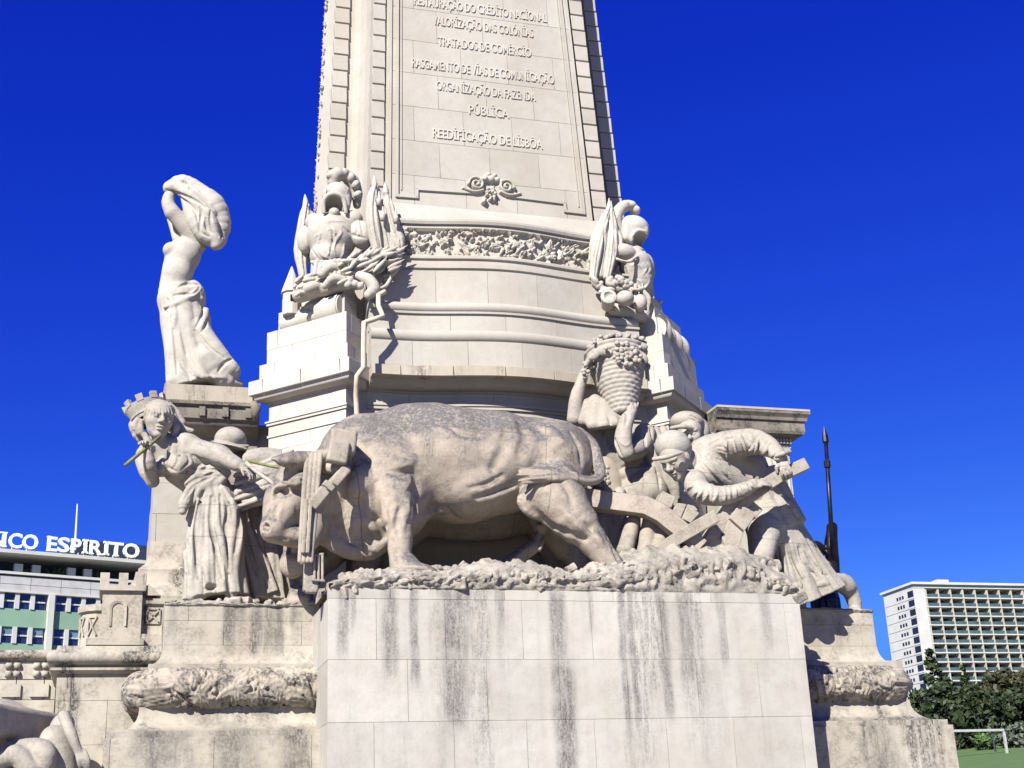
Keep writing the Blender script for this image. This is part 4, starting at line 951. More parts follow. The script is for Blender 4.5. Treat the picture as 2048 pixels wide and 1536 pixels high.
for i in range(18):
    y = 936+i*1.9; c.chain([(1150, 955+tr.uniform(-5, 5), 0.26), (1105+tr.uniform(-8, 8), 948+(y-950)*0.6, 0.18+tr.uniform(-.04, .03)), (1040+tr.uniform(-6, 26), y-4+tr.uniform(-3, 3), 0.22)], [7, 6, 2.5], k=.012)
c.build('tail', M_ox, OX)
# ------------------------------------------------------------------ the second ox, behind it in the shade
O2 = thing('ox_statue', 'second stone ox half hidden in the shade behind the first, muzzle showing low', 'ox statue', 'yoked stone oxen')
c = Carve(0.034, 2.3, 0.12)
c.ell((760, 1010, 2.4), 110, 55, 110); c.ell((930, 990, 2.45), 200, 50, 95); c.ell((1090, 985, 2.4), 90, 50, 90)
c.cap((700, 1000, 2.3), (625, 1050, 1.9), 75, 50)
c.cap((618, 1050, 1.75), (590, 1120, 1.45), 44, 27, k=.06); c.ell((586, 1128, 1.4), 27, 26, 30, k=.04)
c.ell((577, 1138, 1.2), 4, 8, 4, k=.015, op=-1); c.ell((590, 1090, 1.25), 8, 6, 14, k=.03)
c.chain([(660, 1090, 2.1), (625, 1140, 1.8), (605, 1175, 1.7), (600, 1200, 1.65)], [45, 28, 22, 26], k=.05)
c.chain([(770, 1080, 2.5), (765, 1150, 2.5)], [40, 28], k=.05); c.chain([(1100, 1060, 2.5), (1130, 1150, 2.5)], [45, 26], k=.05)
c.chain([(1012, 1132, 1.5), (1062, 1096, 1.45)], [15, 15], k=.03); c.chain([(1066, 1096, 1.42), (1084, 1062, 1.42)], [11, 10], k=.02); c.ell((1084, 1055, 1.4), 14, 15, 11, rot=25, k=.02)
c.cap((1078, 1098, 1.35), (1086, 1078, 1.35), 6, 5, k=.015)
c.noise = 0.006
c.build('body', M_ox, O2)

# ------------------------------------------------------------------ rough ground on the blocks
def rocky(name, top, y0, y1, zb, x0, x1, seed, parent, h=0.026, amp=0.09, lip=0.05, bulge=.11):
    """broken ground: a height sheet over x and y with a ragged front, closed down to zb"""
    g = np.random.default_rng(seed); nxg = int((x1-x0)/h); nyg = int((y1-y0)/h)
    xs = np.linspace(x0, x1, nxg); ys = np.linspace(y0, y1, nyg); X, Y = np.meshgrid(xs, ys, indexing='ij')
    Z = np.interp(X, [t[0] for t in top], [t[1] for t in top])
    def vn(sc, sd):
        r = np.random.default_rng(sd); G = r.random((int((x1-x0)*sc)+3, int((y1-y0)*sc)+3)); u = (X-x0)*sc; v = (Y-y0)*sc; i = u.astype(int); j = v.astype(int); fu = u-i; fv = v-j; fu = fu*fu*(3-2*fu); fv = fv*fv*(3-2*fv)
        return (G[i, j]*(1-fu)+G[i+1, j]*fu)*(1-fv)+(G[i, j+1]*(1-fu)+G[i+1, j+1]*fu)*fv
    rid = lambda sc, sd: 1-2*np.abs(vn(sc, sd)-0.5)
    crag = vn(1.9, seed)*0.8+np.sqrt(np.abs(vn(4.2, seed+1)-.5))*0.9+np.abs(vn(9.5, seed+2)-.5)*0.7+0.25*vn(20.0, seed+5)
    Z = Z+amp*(crag-1.1)*1.5
    fall = np.clip((Y-y0)/0.30, 0, 1); Z = np.maximum(zb+0.004, zb+(Z-zb)*(1-(1-fall)**2.0*0.30*(0.5+crag*.5)))
    YY = Y+lip*(crag-1.0)*(1-fall)*1.6
    P = np.stack([X, YY, Z], -1); rings = [P]
    n = 12; front = np.zeros((nxg, n, 3)); T = np.arange(n)/n
    c2 = crag[:, :n] if nyg >= n else crag[:, :1]
    for k_ in range(n):
        t = k_/n; f0 = P[:, 0]; front[:, k_, 0] = xs; front[:, k_, 2] = zb+(f0[:, 2]-zb)*t
        front[:, k_, 1] = y0+(f0[:, 1]-y0)*t-0.012*(k_ > 0)-np.sin(t*math.pi)*bulge*np.clip(rid(5.5, seed+6)[:, (k_*3) % nyg]**2+0.5*rid(11.0, seed+7)[:, (k_*4) % nyg]-0.55, -0.15, 1)
    P = np.concatenate([front, P], 1)
    idx = np.arange(P.shape[0]*P.shape[1]).reshape(P.shape[:2])
    f = np.stack([idx[:-1, :-1], idx[1:, :-1], idx[1:, 1:], idx[:-1, 1:]], -1).reshape(-1, 4); nb = P.shape[1]
    v = np.concatenate([P.reshape(-1, 3), [[x0, y0, zb], [x1, y0, zb]]])
    o = fast_mesh(name, v, f, M_rock, parent)
    for sx, i in ((x0, 0), (x1, -1)):
        pts = [tuple(p) for p in P[i]]; low = [(sx, p[1], zb) for p in P[i]]; k2 = len(pts)
        mesh('broken_edge', pts+low, [(j, j+1, k2+j+1, k2+j) if sx == x0 else (j, k2+j, k2+j+1, j+1) for j in range(k2-1)], M_rock, parent)
    return o
def ztop(pts, Y): return [(float(at(a, b, Y)[0]), float(at(a, b, Y)[2])) for a, b in pts]
rocky('rough_ground', ztop([(640, 1185), (680, 1165), (720, 1150), (780, 1145), (860, 1142), (920, 1138), (980, 1125), (1060, 1132), (1130, 1148), (1180, 1135), (1240, 1125), (1280, 1100), (1340, 1092), (1400, 1096), (1460, 1095), (1500, 1130), (1550, 1155), (1600, 1185)], 0.45), 0.0, 2.9, 5.36, -3.69, 3.69, 4, FB, amp=0.12)
rocky('rough_ground', [(-5.9, 5.43), (-5.0, 5.48), (-4.4, 5.42), (-3.7, 5.50)], 1.5, 3.6, 5.36, -5.88, -3.6, 9, BASE, amp=0.06, lip=0.02, bulge=.035)
rocky('rough_ground', [(3.6, 5.50), (4.6, 5.46), (5.9, 5.42)], 1.5, 3.6, 5.36, 3.6, 5.88, 14, BASE, amp=0.05, lip=0.02, bulge=.035)

def boulders(name, spots, parent, seed, h=0.022):
    """broken stones bedded in the rough ground: tilted, chipped blocks"""
    g = np.random.default_rng(seed); c = Carve(h, .3, .02)
    for x, y, Y, sz in spots:
        c.box((x, y, Y), sz*g.uniform(.7, 1.3), sz*g.uniform(.6, 1.0), sz*g.uniform(.5, .95), rot=g.uniform(-40, 40), tilt=g.uniform(-35, 35), turn=g.uniform(-45, 45), rd=sz*.07, k=.009)
        if g.random() < .6: c.ell((x+g.uniform(-.8, .8)*sz, y-g.uniform(.2, .9)*sz, Y-sz/128*.7), sz*.5, sz*.5, sz*.4, op=-1, k=.02)
    c.noise = .009; return c.build(name, M_rock, parent)
g = np.random.default_rng(61); sp_ = []
for x in np.arange(692, 1600, 15):
    base_y = np.interp(x, [640, 720, 860, 980, 1100, 1250, 1340, 1480, 1560, 1600], [1180, 1158, 1152, 1146, 1150, 1140, 1122, 1130, 1165, 1182])
    sp_.append((x+g.uniform(-7, 7), base_y+g.uniform(0, 22), g.uniform(.02, .14), g.uniform(9, 19)))
    if g.random() < .45: sp_.append((x, base_y-g.uniform(2, 12), g.uniform(.25, .6), g.uniform(9, 16)))
tag(boulders('broken_rock', sp_, FB, 62), kind='stuff')
sp_ = [(x+g.uniform(-8, 8), 1203+g.uniform(-4, 9), BY+g.uniform(.03, .2), g.uniform(6, 12)) for x in np.arange(345, 622, 17)]
tag(boulders('broken_rock', sp_, BASE, 63), kind='stuff')
# ------------------------------------------------------------------ shared parts of carved figures
def unit(v): v = np.array(v, float); return v/np.linalg.norm(v)
def ew(c, C, r, A, k=0.02, op=1):
    """ellipsoid in metres; rows of A are its axes"""
    C = np.array(C, float); r = np.array(r, float); e = r.max()
    def fn(x, y, z):
        px, py, pz = x-C[0], y-C[1], z-C[2]; q = [A[i][0]*px+A[i][1]*py+A[i][2]*pz for i in range(3)]
        k0 = np.sqrt(sum((q[i]/r[i])**2 for i in range(3))); k1 = np.sqrt(sum((q[i]/r[i]**2)**2 for i in range(3)))
        return k0*(k0-1)/np.maximum(k1, 1e-6)
    c.add((C-e, C+e), fn, k, op)
def head(c, p, rpx, face, up=(0, 0, 1), ears=True, old=0.0):
    P = c.P(p); r = rpx/ppm(P); f = unit(face); u = np.array(up, float); u = unit(u-f*(u @ f)); s = np.cross(f, u); A = [f, s, u]
    L = lambda a, b, d: P+r*(a*f+b*s+d*u)
    ew(c, L(-.08, 0, .28), (.90*r, .72*r, .74*r), A, .06); ew(c, L(.24, 0, -.32), (.52*r, .54*r, .66*r), A, .25*r)
    ew(c, L(.52, 0, -.82), (.22*r, .24*r, .18*r), A, .15*r)
    for q in (-1, 1): ew(c, L(.46, q*.34, -.18), (.26*r, .24*r, .24*r), A, .18*r)
    ew(c, L(.66, 0, .20), (.20*r, .50*r, .11*r), A, .14*r)
    for q in (-1, 1):
        ew(c, L(.86, q*.27, .02), (.17*r, .17*r, .10*r), A, .08*r, -1); ew(c, L(.66, q*.27, 0), (.14*r, .14*r, .085*r), A, .03*r)
        if ears: ew(c, L(-.02, q*.70, -.02), (.16*r, .08*r, .24*r), A, .04*r)
    c.cap(L(.74, 0, .14), L(.96, 0, -.20), .07*r, .12*r, .07*r, world=True); 
    for q in (-1, 1): ew(c, L(.84, q*.1, -.24), (.09*r, .08*r, .07*r), A, .05*r)
    ew(c, L(.78, 0, -.47), (.11*r, .22*r, .055*r), A, .04*r); ew(c, L(.75, 0, -.60), (.11*r, .18*r, .06*r), A, .04*r)
    ew(c, L(.88, 0, -.535), (.08*r, .22*r, .02*r), A, .02*r, -1)
    if old:
        for q in (-1, 1):
            c.cap(L(.72, q*.16, -.25), L(.66, q*.30, -.58), .035*r, .03*r, .05*r, -1, True)
            c.cap(L(.62, q*.2, -.12), L(.52, q*.44, -.2), .03*r, .03*r, .05*r, -1, True)
    return P, r, f, s, u
def hand(c, wrist, d, n, size, curl=0.8, thumb=1, spread=0.16):
    """palm, four unequal bent fingers and a thumb; d along the hand, n the way the fingers close (metres)"""
    W = np.array(wrist, float); d = unit(d); n = np.array(n, float); n = unit(n-d*(n @ d)); s = np.cross(d, n); S = size
    ew(c, W+d*S*.27, (.30*S, .24*S, .12*S), [d, s, n], .05*S)
    for i, (o, ln) in enumerate(((-.18, .44), (-.06, .50), (.06, .47), (.17, .38))):
        p = W+d*S*.50+s*o*S; a = 0.12; dr = unit(d+s*spread*o*4)
        for j, q in enumerate((.45, .32, .23)):
            a += curl*(0.55 if j == 0 else 0.75); e = p+(dr*math.cos(a)+n*math.sin(a))*ln*q*S*1.15
            c.cap(p, e, .062*S*(1-.1*j), .056*S*(1-.1*j), .008*S, world=True); p = e
    p = W+d*S*.14-s*thumb*.18*S; 
    for j, (q, dd) in enumerate(((.24, unit(d-s*thumb*.8+n*.3)), (.20, unit(d*.8-s*thumb*.1+n*.7)))):
        e = p+dd*q*S; c.cap(p, e, .075*S, .06*S, .02*S, world=True); p = e
def W3(p): return at(*p)

# ------------------------------------------------------------------ crowned woman leading the oxen
WO = thing('woman_statue', 'stone woman in a battlemented crown and long dress, pulling the ox by a rope', 'statue', None)
c = Carve(0.0145, 1.75, 0.05); c.dY = .4
def atw(x, y, Y): return at(x, y, Y+.4)
hp = head(c, (316, 840, 1.5), 42, (0.22, -0.95, -0.10), (0.12, -0.1, 1.0), ears=False)
c.chain([(318, 866, 1.62), (326, 892, 1.72)], [17, 21], k=.05)
c.ell((352, 912, 1.75), 46, 40, 42, rot=28, k=.08)                                  # chest
c.ell((336, 898, 1.72), 42, 34, 24, rot=20, k=.06)
c.ell((362, 934, 1.5), 27, 24, 26, rot=10, k=.04); c.ell((324, 934, 1.55), 17, 20, 20, k=.03)
c.cap((368, 930, 1.75), (405, 965, 1.8), 44, 38, k=.08)
c.chain([(362, 893, 1.65), (392, 900, 1.55), (432, 908, 1.35), (468, 926, 1.15), (484, 934, 1.1)], [26, 23, 20, 15, 11], k=.05)
c.ell((375, 886, 1.6), 26, 26, 19, rot=15, k=.06); c.ell((440, 905, 1.3), 24, 20, 15, rot=20, k=.05)
hw = atw(484, 935, 1.1); hand(c, hw, atw(512, 948, 0.95)-hw, (0.1, 0.3, -1), 0.33, 0.75, 1)
c.chain([(302, 896, 1.75), (288, 915, 1.75), (294, 940, 1.65), (305, 962, 1.55)], [20, 18, 17, 13], k=.04)
c.chain([(305, 962, 1.55), (300, 930, 1.32), (296, 906, 1.25)], [13, 13, 10], k=.03)
hw = atw(296, 908, 1.25); hand(c, hw, atw(291, 884, 1.2)-hw, (-0.5, -0.7, 0.1), 0.30, 1.15, -1)
# bodice folds and rolled cloth at the waist
for a in (((348, 905), (372, 925), (372, 955)), ((385, 915), (392, 935), (384, 960)), ((400, 918), (410, 938), (398, 965)), ((340, 960), (360, 972), (385, 960)), ((418, 925), (428, 940), (415, 962))):
    c.chain([(x, y, 1.42) for x, y in a], [2, 4, 2], k=.03, op=-1)
for a, r in ((((445, 928), (415, 950), (388, 975), (370, 1005), (366, 1022)), 13), (((452, 938), (425, 958), (398, 980), (384, 1004)), 11), (((435, 920), (400, 945), (375, 968)), 11), (((456, 946), (440, 962), (425, 968)), 10)):
    c.chain([(x, y, 1.48) for x, y in a], [r*.7]+[r]*(len(a)-2)+[r*.6], k=.025)
for a in (((430, 942), (402, 966), (376, 1000)), ((448, 948), (420, 966), (398, 990)), ((420, 935), (396, 955), (372, 985))):
    c.chain([(x, y, 1.38) for x, y in a], [2, 3, 2], k=.015, op=-1)
# hair
for a in (((290, 815), (276, 845), (272, 870)), ((286, 830), (268, 850), (280, 878)), ((300, 872), (296, 885), (304, 898))):
    c.chain([(x, y, 1.72) for x, y in a], [9, 11, 8], k=.02)
for i, a in enumerate((((338, 820), (350, 845), (366, 858), (384, 862)), ((340, 835), (352, 858), (372, 868)), ((336, 812), (352, 828), (364, 846)))):
    c.chain([(x, y, 1.75+.03*i) for x, y in a], [10, 10, 8, 5][:len(a)], k=.02)
for x in range(284, 351, 6): c.mark([((x, 833-abs(x-316)*.12), (x-(x-316)*.12, 818), (316+(x-316)*.55, 804))], 3.8, .8, op=1, k=.007)
for a in (((282, 842), (280, 858), (288, 872)), ((347, 840), (352, 856), (348, 868)), ((290, 870), (296, 882), (306, 892)), ((276, 838), (270, 852), (276, 866))): c.chain([(x, y, 1.55) for x, y in a], [6, 8, 5], k=.015)
body_top = c
# skirt
c.cloth([(452, 975, 2.0), (478, 1060, 2.15), (506, 1140, 2.25), (518, 1192, 2.3)], [24, 32, 44, 50], [36, 40, 46, 52], folds=9, amp=.12, seed=44, k=.04)
c.cloth([(418, 962, 1.75), (428, 1010, 1.72), (430, 1080, 1.7), (430, 1150, 1.7), (432, 1198, 1.7)], [38, 48, 54, 58, 64], [38, 42, 48, 54, 60], folds=12, amp=.085, seed=4, k=.05, sharp=.8, flare=.6)
for ln, r in ((((398, 1000), (386, 1080), (382, 1150), (384, 1192)), 9), (((446, 975), (470, 1020), (478, 1080), (468, 1140), (462, 1190)), 9)):
    c.chain([(x, y, 1.40) for x, y in ln], [r*.5]+[r]*(len(ln)-2)+[r*1.2], k=.05)
Zw = dict(org=(0, 700), sc=2.926)
c.mark([((1240, 860), (1238, 1000), (1268, 1150), (1300, 1330)), ((1395, 870), (1405, 1000), (1375, 1180))], 8, .9, k=.02, **Zw)
c.mark([((1150, 800), (1112, 950), (1100, 1150), (1110, 1320)), ((1335, 900), (1322, 1050), (1332, 1230)), ((1190, 830), (1150, 1000), (1150, 1200), (1165, 1340)), ((1420, 950), (1445, 1100), (1505, 1300), (1600, 1420)), ((1460, 1020), (1500, 1180), (1580, 1340)), ((1290, 850), (1292, 980), (1300, 1060))], 5.5, .85, k=.018, **Zw)
c.mark([((1275, 900), (1275, 1020), (1298, 1130), (1330, 1300)), ((1205, 850), (1182, 1000), (1192, 1200), (1215, 1350)), ((1362, 880), (1372, 1000), (1350, 1150), (1350, 1300)), ((1125, 900), (1088, 1080), (1092, 1300)), ((1440, 960), (1470, 1100), (1540, 1300))], 7, .55, op=1, k=.025, **Zw)
c.mark([((1040, 570), (1042, 640), (1010, 700)), ((1090, 600), (1110, 650), (1060, 705)), ((1140, 640), (1160, 680), (1090, 725)), ((1180, 640), (1215, 680), (1170, 715)), ((960, 640), (985, 690), (1030, 710)), ((1000, 560), (985, 610), (960, 650))], 4, .8, k=.015, **Zw)
c.mark([((1065, 770), (1150, 705), (1290, 700)), ((1072, 810), (1130, 765), (1245, 722)), ((1082, 870), (1135, 795), (1235, 745)), ((1050, 740), (1120, 690), (1230, 660))], 4.5, .85, k=.012, **Zw)
c.mark([((1050, 590), (1150, 628), (1300, 680)), ((1160, 540), (1260, 570), (1350, 600)), ((1000, 470), (1050, 500), (1060, 545))], 3.5, .6, k=.02, **Zw)
c.ell((422, 1172, 1.15), 18, 30, 9, rot=-8, k=.02, op=-1)
c.chain([(420, 1180, 1.5), (400, 1192, 1.42), (386, 1198, 1.4)], [11, 10, 7], k=.02)
c.noise = .003
c.build('body', M_fig, WO)
# mural crown
C0 = atw(297, 831, 1.70); m = ppm(C0); axu = unit(np.array([-0.34, 0.25, 1.0])); e1 = unit(np.cross(axu, (0, 1, 0.2))); e2 = np.cross(axu, e1)
mb = MB(); n = 48; rings = [(-.10, .235), (-.07, .245), (-.05, .245), (-.045, .265), (-.01, .265), (-.005, .25), (.16, .30), (.16, .245), (-.08, .19)]
v = []; f = []
for hz, rr in rings:
    for i in range(n): a = 2*math.pi*i/n; v.append(C0+axu*hz+(e1*math.cos(a)*1.1+e2*math.sin(a))*rr)
for j in range(len(rings)-1):
    for i in range(n): f.append((j*n+i, j*n+(i+1) % n, (j+1)*n+(i+1) % n, (j+1)*n+i))
mb.add(v, f); CRN = mb.build('mural_crown', M_fig, WO)
for i in range(9):
    mb = MB(); a0 = 2*math.pi*i/9; v = []
    for hz, g0 in ((.14, 0), (.25, 0.02)):
        for rr in (.245, .305):
            for a in (a0-.16, a0+.16): v.append(C0+axu*hz+(e1*math.cos(a)*1.1+e2*math.sin(a))*(rr+g0))
    mb.add(v, [(0, 1, 3, 2), (4, 6, 7, 5), (0, 4, 5, 1), (2, 3, 7, 6), (0, 2, 6, 4), (1, 5, 7, 3)]); mb.build('merlon', M_fig, CRN)
a, b = atw(250, 931, 1.05), atw(297, 892, 1.2)
tag(MB().tube([a, a+(b-a)*.97, b+(b-a)*.5], [0.030, 0.030, 0.026], 10).build('goad_stick', M_verd, None, True), 'greenish bronze stick sticking out of the crowned woman\'s raised fist', 'stick')
pts = [atw(492, 925, .95), atw(515, 945, .85), atw(540, 962, .72), atw(556, 975, .55)]
tag(MB().tube(pts, 0.032, 9).build('lead_rope', M_fig, None, True), 'stone lead rope from the crowned woman\'s hand down to the ox face', 'rope')
tag(MB().tube([atw(495, 922, 1.3), atw(540, 932, 1.1), atw(585, 940, .9)], 0.022, 8).build('goad_stick', M_verd, None, True), 'thin greenish rod between the hat figure and the ox horn', 'stick')

# ------------------------------------------------------------------ figure in a brimmed hat behind her
HF = thing('man_statue', 'stone figure in a round brimmed hat bending behind the crowned woman', 'statue')
c = Carve(0.02, 2.5, 0.05); c.dY = .25
head(c, (474, 903, 2.4), 26, (0.55, -0.8, -0.35), ears=False)
c.ell((466, 930, 2.5), 60, 36, 40, rot=20, k=.06); c.cap((460, 940, 2.5), (520, 985, 2.5), 44, 46, k=.08)
c.cloth([(500, 960, 2.5), (500, 1060, 2.45), (500, 1205, 2.4)], [50, 58, 76], [34, 38, 44], folds=13, amp=.14, seed=9, k=.06)
c.chain([(515, 960, 2.3), (545, 1000, 2.1), (530, 1040, 1.95)], [22, 18, 14], k=.04)
c.chain([(530, 1090, 2.5), (545, 1150, 2.5), (552, 1190, 2.4)], [22, 18, 12], k=.05)
c.noise = .003; c.build('body', M_fig, HF)
c = Carve(0.015, 2.4, 0.03)
c.ell((461, 880, 2.38), 32, 34, 26, rot=6, k=.02); c.chain([(431, 886, 2.2), (462, 892, 2.12), (491, 892, 2.2)], [2.5, 3, 2.5], k=.01)
C1 = at(466, 894, 2.36); ew(c, C1, (0.37, 0.36, 0.04), [unit((1, .1, -.22)), unit((-.05, 1, .25)), unit((.22, -.25, 1))], .03)
c.chain([(430, 884, 2.12), (462, 890, 2.06), (496, 892, 2.12)], [3, 3, 3], k=.01)
c.build('hat', M_fig, HF)
SH2 = thing('straw_sheaf', 'bundle of carved straw between the hat figure and the ox head', 'sheaf')
c = Carve(0.015, 2.1, 0.012); r_ = random.Random(3)
c.ell((522, 922, 2.15), 38, 25, 20, rot=12, k=.02)
for i in range(14): c.chain([(484+i*5.6, 936-i*.4, 1.95), (490+i*5.4, 915-7*math.sin(i/14*3.1), 1.93), (496+i*5, 902-5*math.sin(i/14*3.1), 2.05)], [3, 4, 3], k=.006)
for i in range(46):
    y = 930+i*1.7; y2 = y-20+r_.uniform(-10, 10)
    c.chain([(478+r_.uniform(-8, 14), y+12+r_.uniform(-4, 4), 1.95+r_.uniform(-.1, .1)), (525, y-2, 1.85+r_.uniform(-.08, .08)), (585+r_.uniform(-10, 10), y2, 1.95)], [4.5, 5.5, 4], k=.008)
c.build('straw', M_fig, SH2)

# ------------------------------------------------------------------ yoke and straps
YK = thing('yoke', 'carved yoke beam with a square end and hanging straps over the ox neck', 'yoke')
c = Carve(0.013, 0.5, 0.012)
a = at(672, 912, 0.05); c.box((670, 912, 0.9), 26, 110, 24, rot=6, rd=7); c.box((676, 905, 0.08), 21, 12, 24, rot=10, rd=6)
c.cap((690, 940, 0.2), (650, 935, 0.4), 12, 12); c.ell((642, 918, 0.45), 26, 30, 18, rot=-10, k=.03)
c.build('beam', M_stat, YK)
c = Carve(0.012, 0.3, 0.01)
for i, dx in enumerate((-12, -3, 6, 14)):
    c.chain([(628+dx, 908, 0.35-.03*i), (622+dx, 960, 0.2), (616+dx*.95, 1040, 0.12), (610+dx*.9, 1122, 0.10)], [5, 5.5, 5.5, 4.5], k=.004)
c.box((612, 1120, 0.12), 14, 5, 6, rot=-20, rd=2)
c.build('strap', M_stat, YK)
c = Carve(0.012, 0.2, 0.012)
for q, (x, y, w, h) in enumerate(((680, 953, 10, 22), (657, 973, 13, 7), (636, 997, 12, 23))): c.box((x, y, 0.12-.02*q), w, 9, h, rot=38, rd=3)
c.chain([(690, 938, 0.15), (664, 966, 0.14), (646, 985, 0.13)], [9, 9, 9])
c.build('bow_strap', M_stat, YK)
c = Carve(0.012, 0.3, 0.008)
for dx in (-9, 0): c.box((618+dx, 1052, 0.05), 4, 5, 56, rot=3, rd=2)
c.box((622, 1150, 0.3), 15, 9, 34, rot=2, rd=3)
for p0, p1 in (((629, 1112), (629, 1160)), ((637, 1110), (637, 1160)), ((645, 1110), (645, 1162)), ((624, 1160), (648, 1162)), ((627, 1110), (646, 1108))): c.cap((*p0, 0.2), (*p1, 0.2), 2.8, 2.8, k=.004)
c.box((622, 1178, 0.3), 12, 9, 9, rd=3)
c.build('buckle', M_stat, YK)

# ------------------------------------------------------------------ woman carrying a basket of grapes
BC = thing('woman_statue', 'stone woman bent under a tall wicker basket held on her shoulder', 'statue')
c = Carve(0.0165, 1.9, 0.05)
head(c, (1228, 868, 1.75), 30, (-0.35, -0.75, -0.55), ears=False)
c.cap((1228, 895, 1.9), (1262, 965, 1.95), 40, 36, k=.08)
c.ell((1240, 905, 1.9), 52, 38, 42, rot=35, k=.07)
c.chain([(1200, 862, 1.9), (1168, 850, 1.8), (1150, 838, 1.7)], [19, 17, 14], k=.04)
c.chain([(1150, 838, 1.7), (1152, 800, 1.65), (1163, 762, 1.6), (1167, 745, 1.6)], [16, 14, 11, 8], k=.03)
hw = at(1167, 748, 1.6); hand(c, hw, at(1172, 715, 1.6)-hw, (0.8, 0.1, 0), 0.30, 0.5, 1)
c.chain([(1290, 868, 1.8), (1280, 895, 1.6), (1254, 908, 1.25)], [22, 20, 16], k=.05)      # raised near arm
c.chain([(1252, 905, 1.2), (1246, 880, 1.2), (1252, 845, 1.25), (1262, 825, 1.3)], [17, 18, 15, 11], k=.03)
hw = at(1260, 830, 1.25); hand(c, hw, at(1272, 795, 1.25)-hw, (0.1, 0.9, 0.3), 0.38, 0.55, -1)
c.cloth([(1272, 950, 1.95), (1282, 1000, 1.95), (1292, 1060, 1.95), (1296, 1170, 1.95)], [44, 56, 64, 74], [40, 46, 50, 54], folds=12, amp=.11, seed=6, k=.06)
c.ell((1288, 985, 1.75), 50, 46, 44, rot=10, k=.08)
c.cap((1252, 948, 1.7), (1300, 944, 1.7), 13, 13, k=.04)
for i, (x0, x1, x2) in enumerate(((1296, 1312, 1330), (1310, 1326, 1340), (1326, 1338, 1346), (1290, 1300, 1316))):
    c.chain([(x0, 860, 1.85), (x1, 905, 1.75), (x2, 960, 1.75), (x2+6, 1010, 1.8)], [9, 13, 12, 10], k=.03)
for a in (((1210, 890), (1228, 930), (1240, 965)), ((1245, 920), (1255, 950), (1258, 970)), ((1270, 1000), (1262, 1040), (1268, 1080)), ((1300, 1010), (1310, 1060), (1308, 1100))):
    c.chain([(x, y, 1.5) for x, y in a], [3, 4, 2], k=.03, op=-1)
for i, x in enumerate((1200, 1225, 1255)): c.chain([(x+14, 985, 1.6), (x+4, 1060, 1.5), (x, 1150, 1.5)], [12, 15, 18], k=.05)
Zb_ = dict(org=(1130, 650), sc=4.957)
c.mark([((400, 1060), (450, 1180), (520, 1280)), ((470, 1060), (500, 1180), (560, 1300)), ((560, 1420), (620, 1400), (780, 1390)), ((650, 1420), (660, 1520), (640, 1600)), ((780, 1060), (800, 1180), (830, 1300)), ((840, 980), (870, 1120), (880, 1280)), ((900, 1420), (930, 1500), (940, 1620)), ((590, 820), (620, 900), (600, 980))], 4.5, .8, k=.015, **Zb_)
c.mark([((540, 1150), (600, 1200), (640, 1170)), ((690, 780), (715, 830), (720, 860)), ((650, 770), (670, 810)), ((740, 1450), (760, 1540), (760, 1640))], 4, .5, op=1, k=.015, **Zb_)
c.noise = .003; c.build('body', M_fig, BC)
c = Carve(0.014, 1.7, 0.03)                                      # hood cloth over her shoulder
for p, q, r in (((1174, 806, 1.62), (1166, 842, 1.55), 9), ((1190, 799, 1.6), (1186, 850, 1.42), 11), ((1206, 808, 1.55), (1208, 852, 1.36), 12), ((1220, 820, 1.5), (1228, 848, 1.36), 11), ((1232, 828, 1.48), (1246, 842, 1.42), 9)): c.cap(p, q, r, r*1.15, k=.09)
c.box((1208, 884, 1.45), 80, 90, 26, rot=-6, op=-1, k=.008)
for a in (((1180, 800), (1190, 830), (1186, 850)), ((1200, 800), (1216, 828), (1220, 848))): c.chain([(x, y, 1.28) for x, y in a], [2, 3, 2], k=.03, op=-1)
c.build('hood', M_fig, BC)
BK = thing('grape_basket', 'tall woven stone basket heaped with grapes on the bent woman\'s shoulder', 'basket')
b0, b1 = at(1246, 832, 1.45), at(1231, 706, 1.62); axb = unit(b1-b0); Lb = np.linalg.norm(b1-b0); e1 = unit(np.cross(axb, (0, 1, 0))); e2 = np.cross(axb, e1)
nu, nv = 84, 120; u = np.linspace(0, 1, nu); v = np.linspace(0, 2*math.pi, nv); U, V = np.meshgrid(u, v, indexing='ij')
row = (U*16); ph = np.where(np.floor(row) % 2 < 1, 0, math.pi); rad = (0.195+(0.545-0.195)*U**.9)+0.026*np.abs(np.sin(row*math.pi))**.7*(0.88+0.2*np.sin(15*V+ph))
P = b0+axb*(U*Lb)[..., None]+(e1*np.cos(V)[..., None]+e2*np.sin(V)[..., None])*rad[..., None]
gridmesh('wicker_side', P, M_fig, BK)
n = nv; MB().add([b0+(e1*math.cos(a)+e2*math.sin(a))*0.19 for a in v[:-1]], [tuple(range(n-1))]).build('basket_base', M_fig, BK)
def ball(r, n=2):
    import bmesh
    bm = bmesh.new(); bmesh.ops.create_icosphere(bm, subdivisions=n, radius=r); me = bpy.data.meshes.new('grape'); bm.to_mesh(me); bm.free()
    me.polygons.foreach_set('use_smooth', [True]*len(me.polygons)); return me
gm = ball(0.045); gm.materials.append(M_fig); g = np.random.default_rng(2); nb = 0
def grape(p, s=1.0):
    o = link('grape', gm, BK); o.location = tuple(p); o.scale = (s, s, s)
for i in range(110):
    a = g.uniform(0, 2*math.pi); rr = 0.53*math.sqrt(g.random()); hh = 0.03+0.16*(1-(rr/.56)**2)+g.uniform(-.02, .05)
    grape(b1+axb*hh+(e1*math.cos(a)+e2*math.sin(a))*rr, g.uniform(.85, 1.15))
for i in range(85):                                              # bunch hanging over the front
    t = g.random(); q = at(1250+g.normal(0, 20*(1-t*.6)), 686+t*46, 1.12+g.uniform(-.05, .08)); grape(q, g.uniform(.8, 1.1))
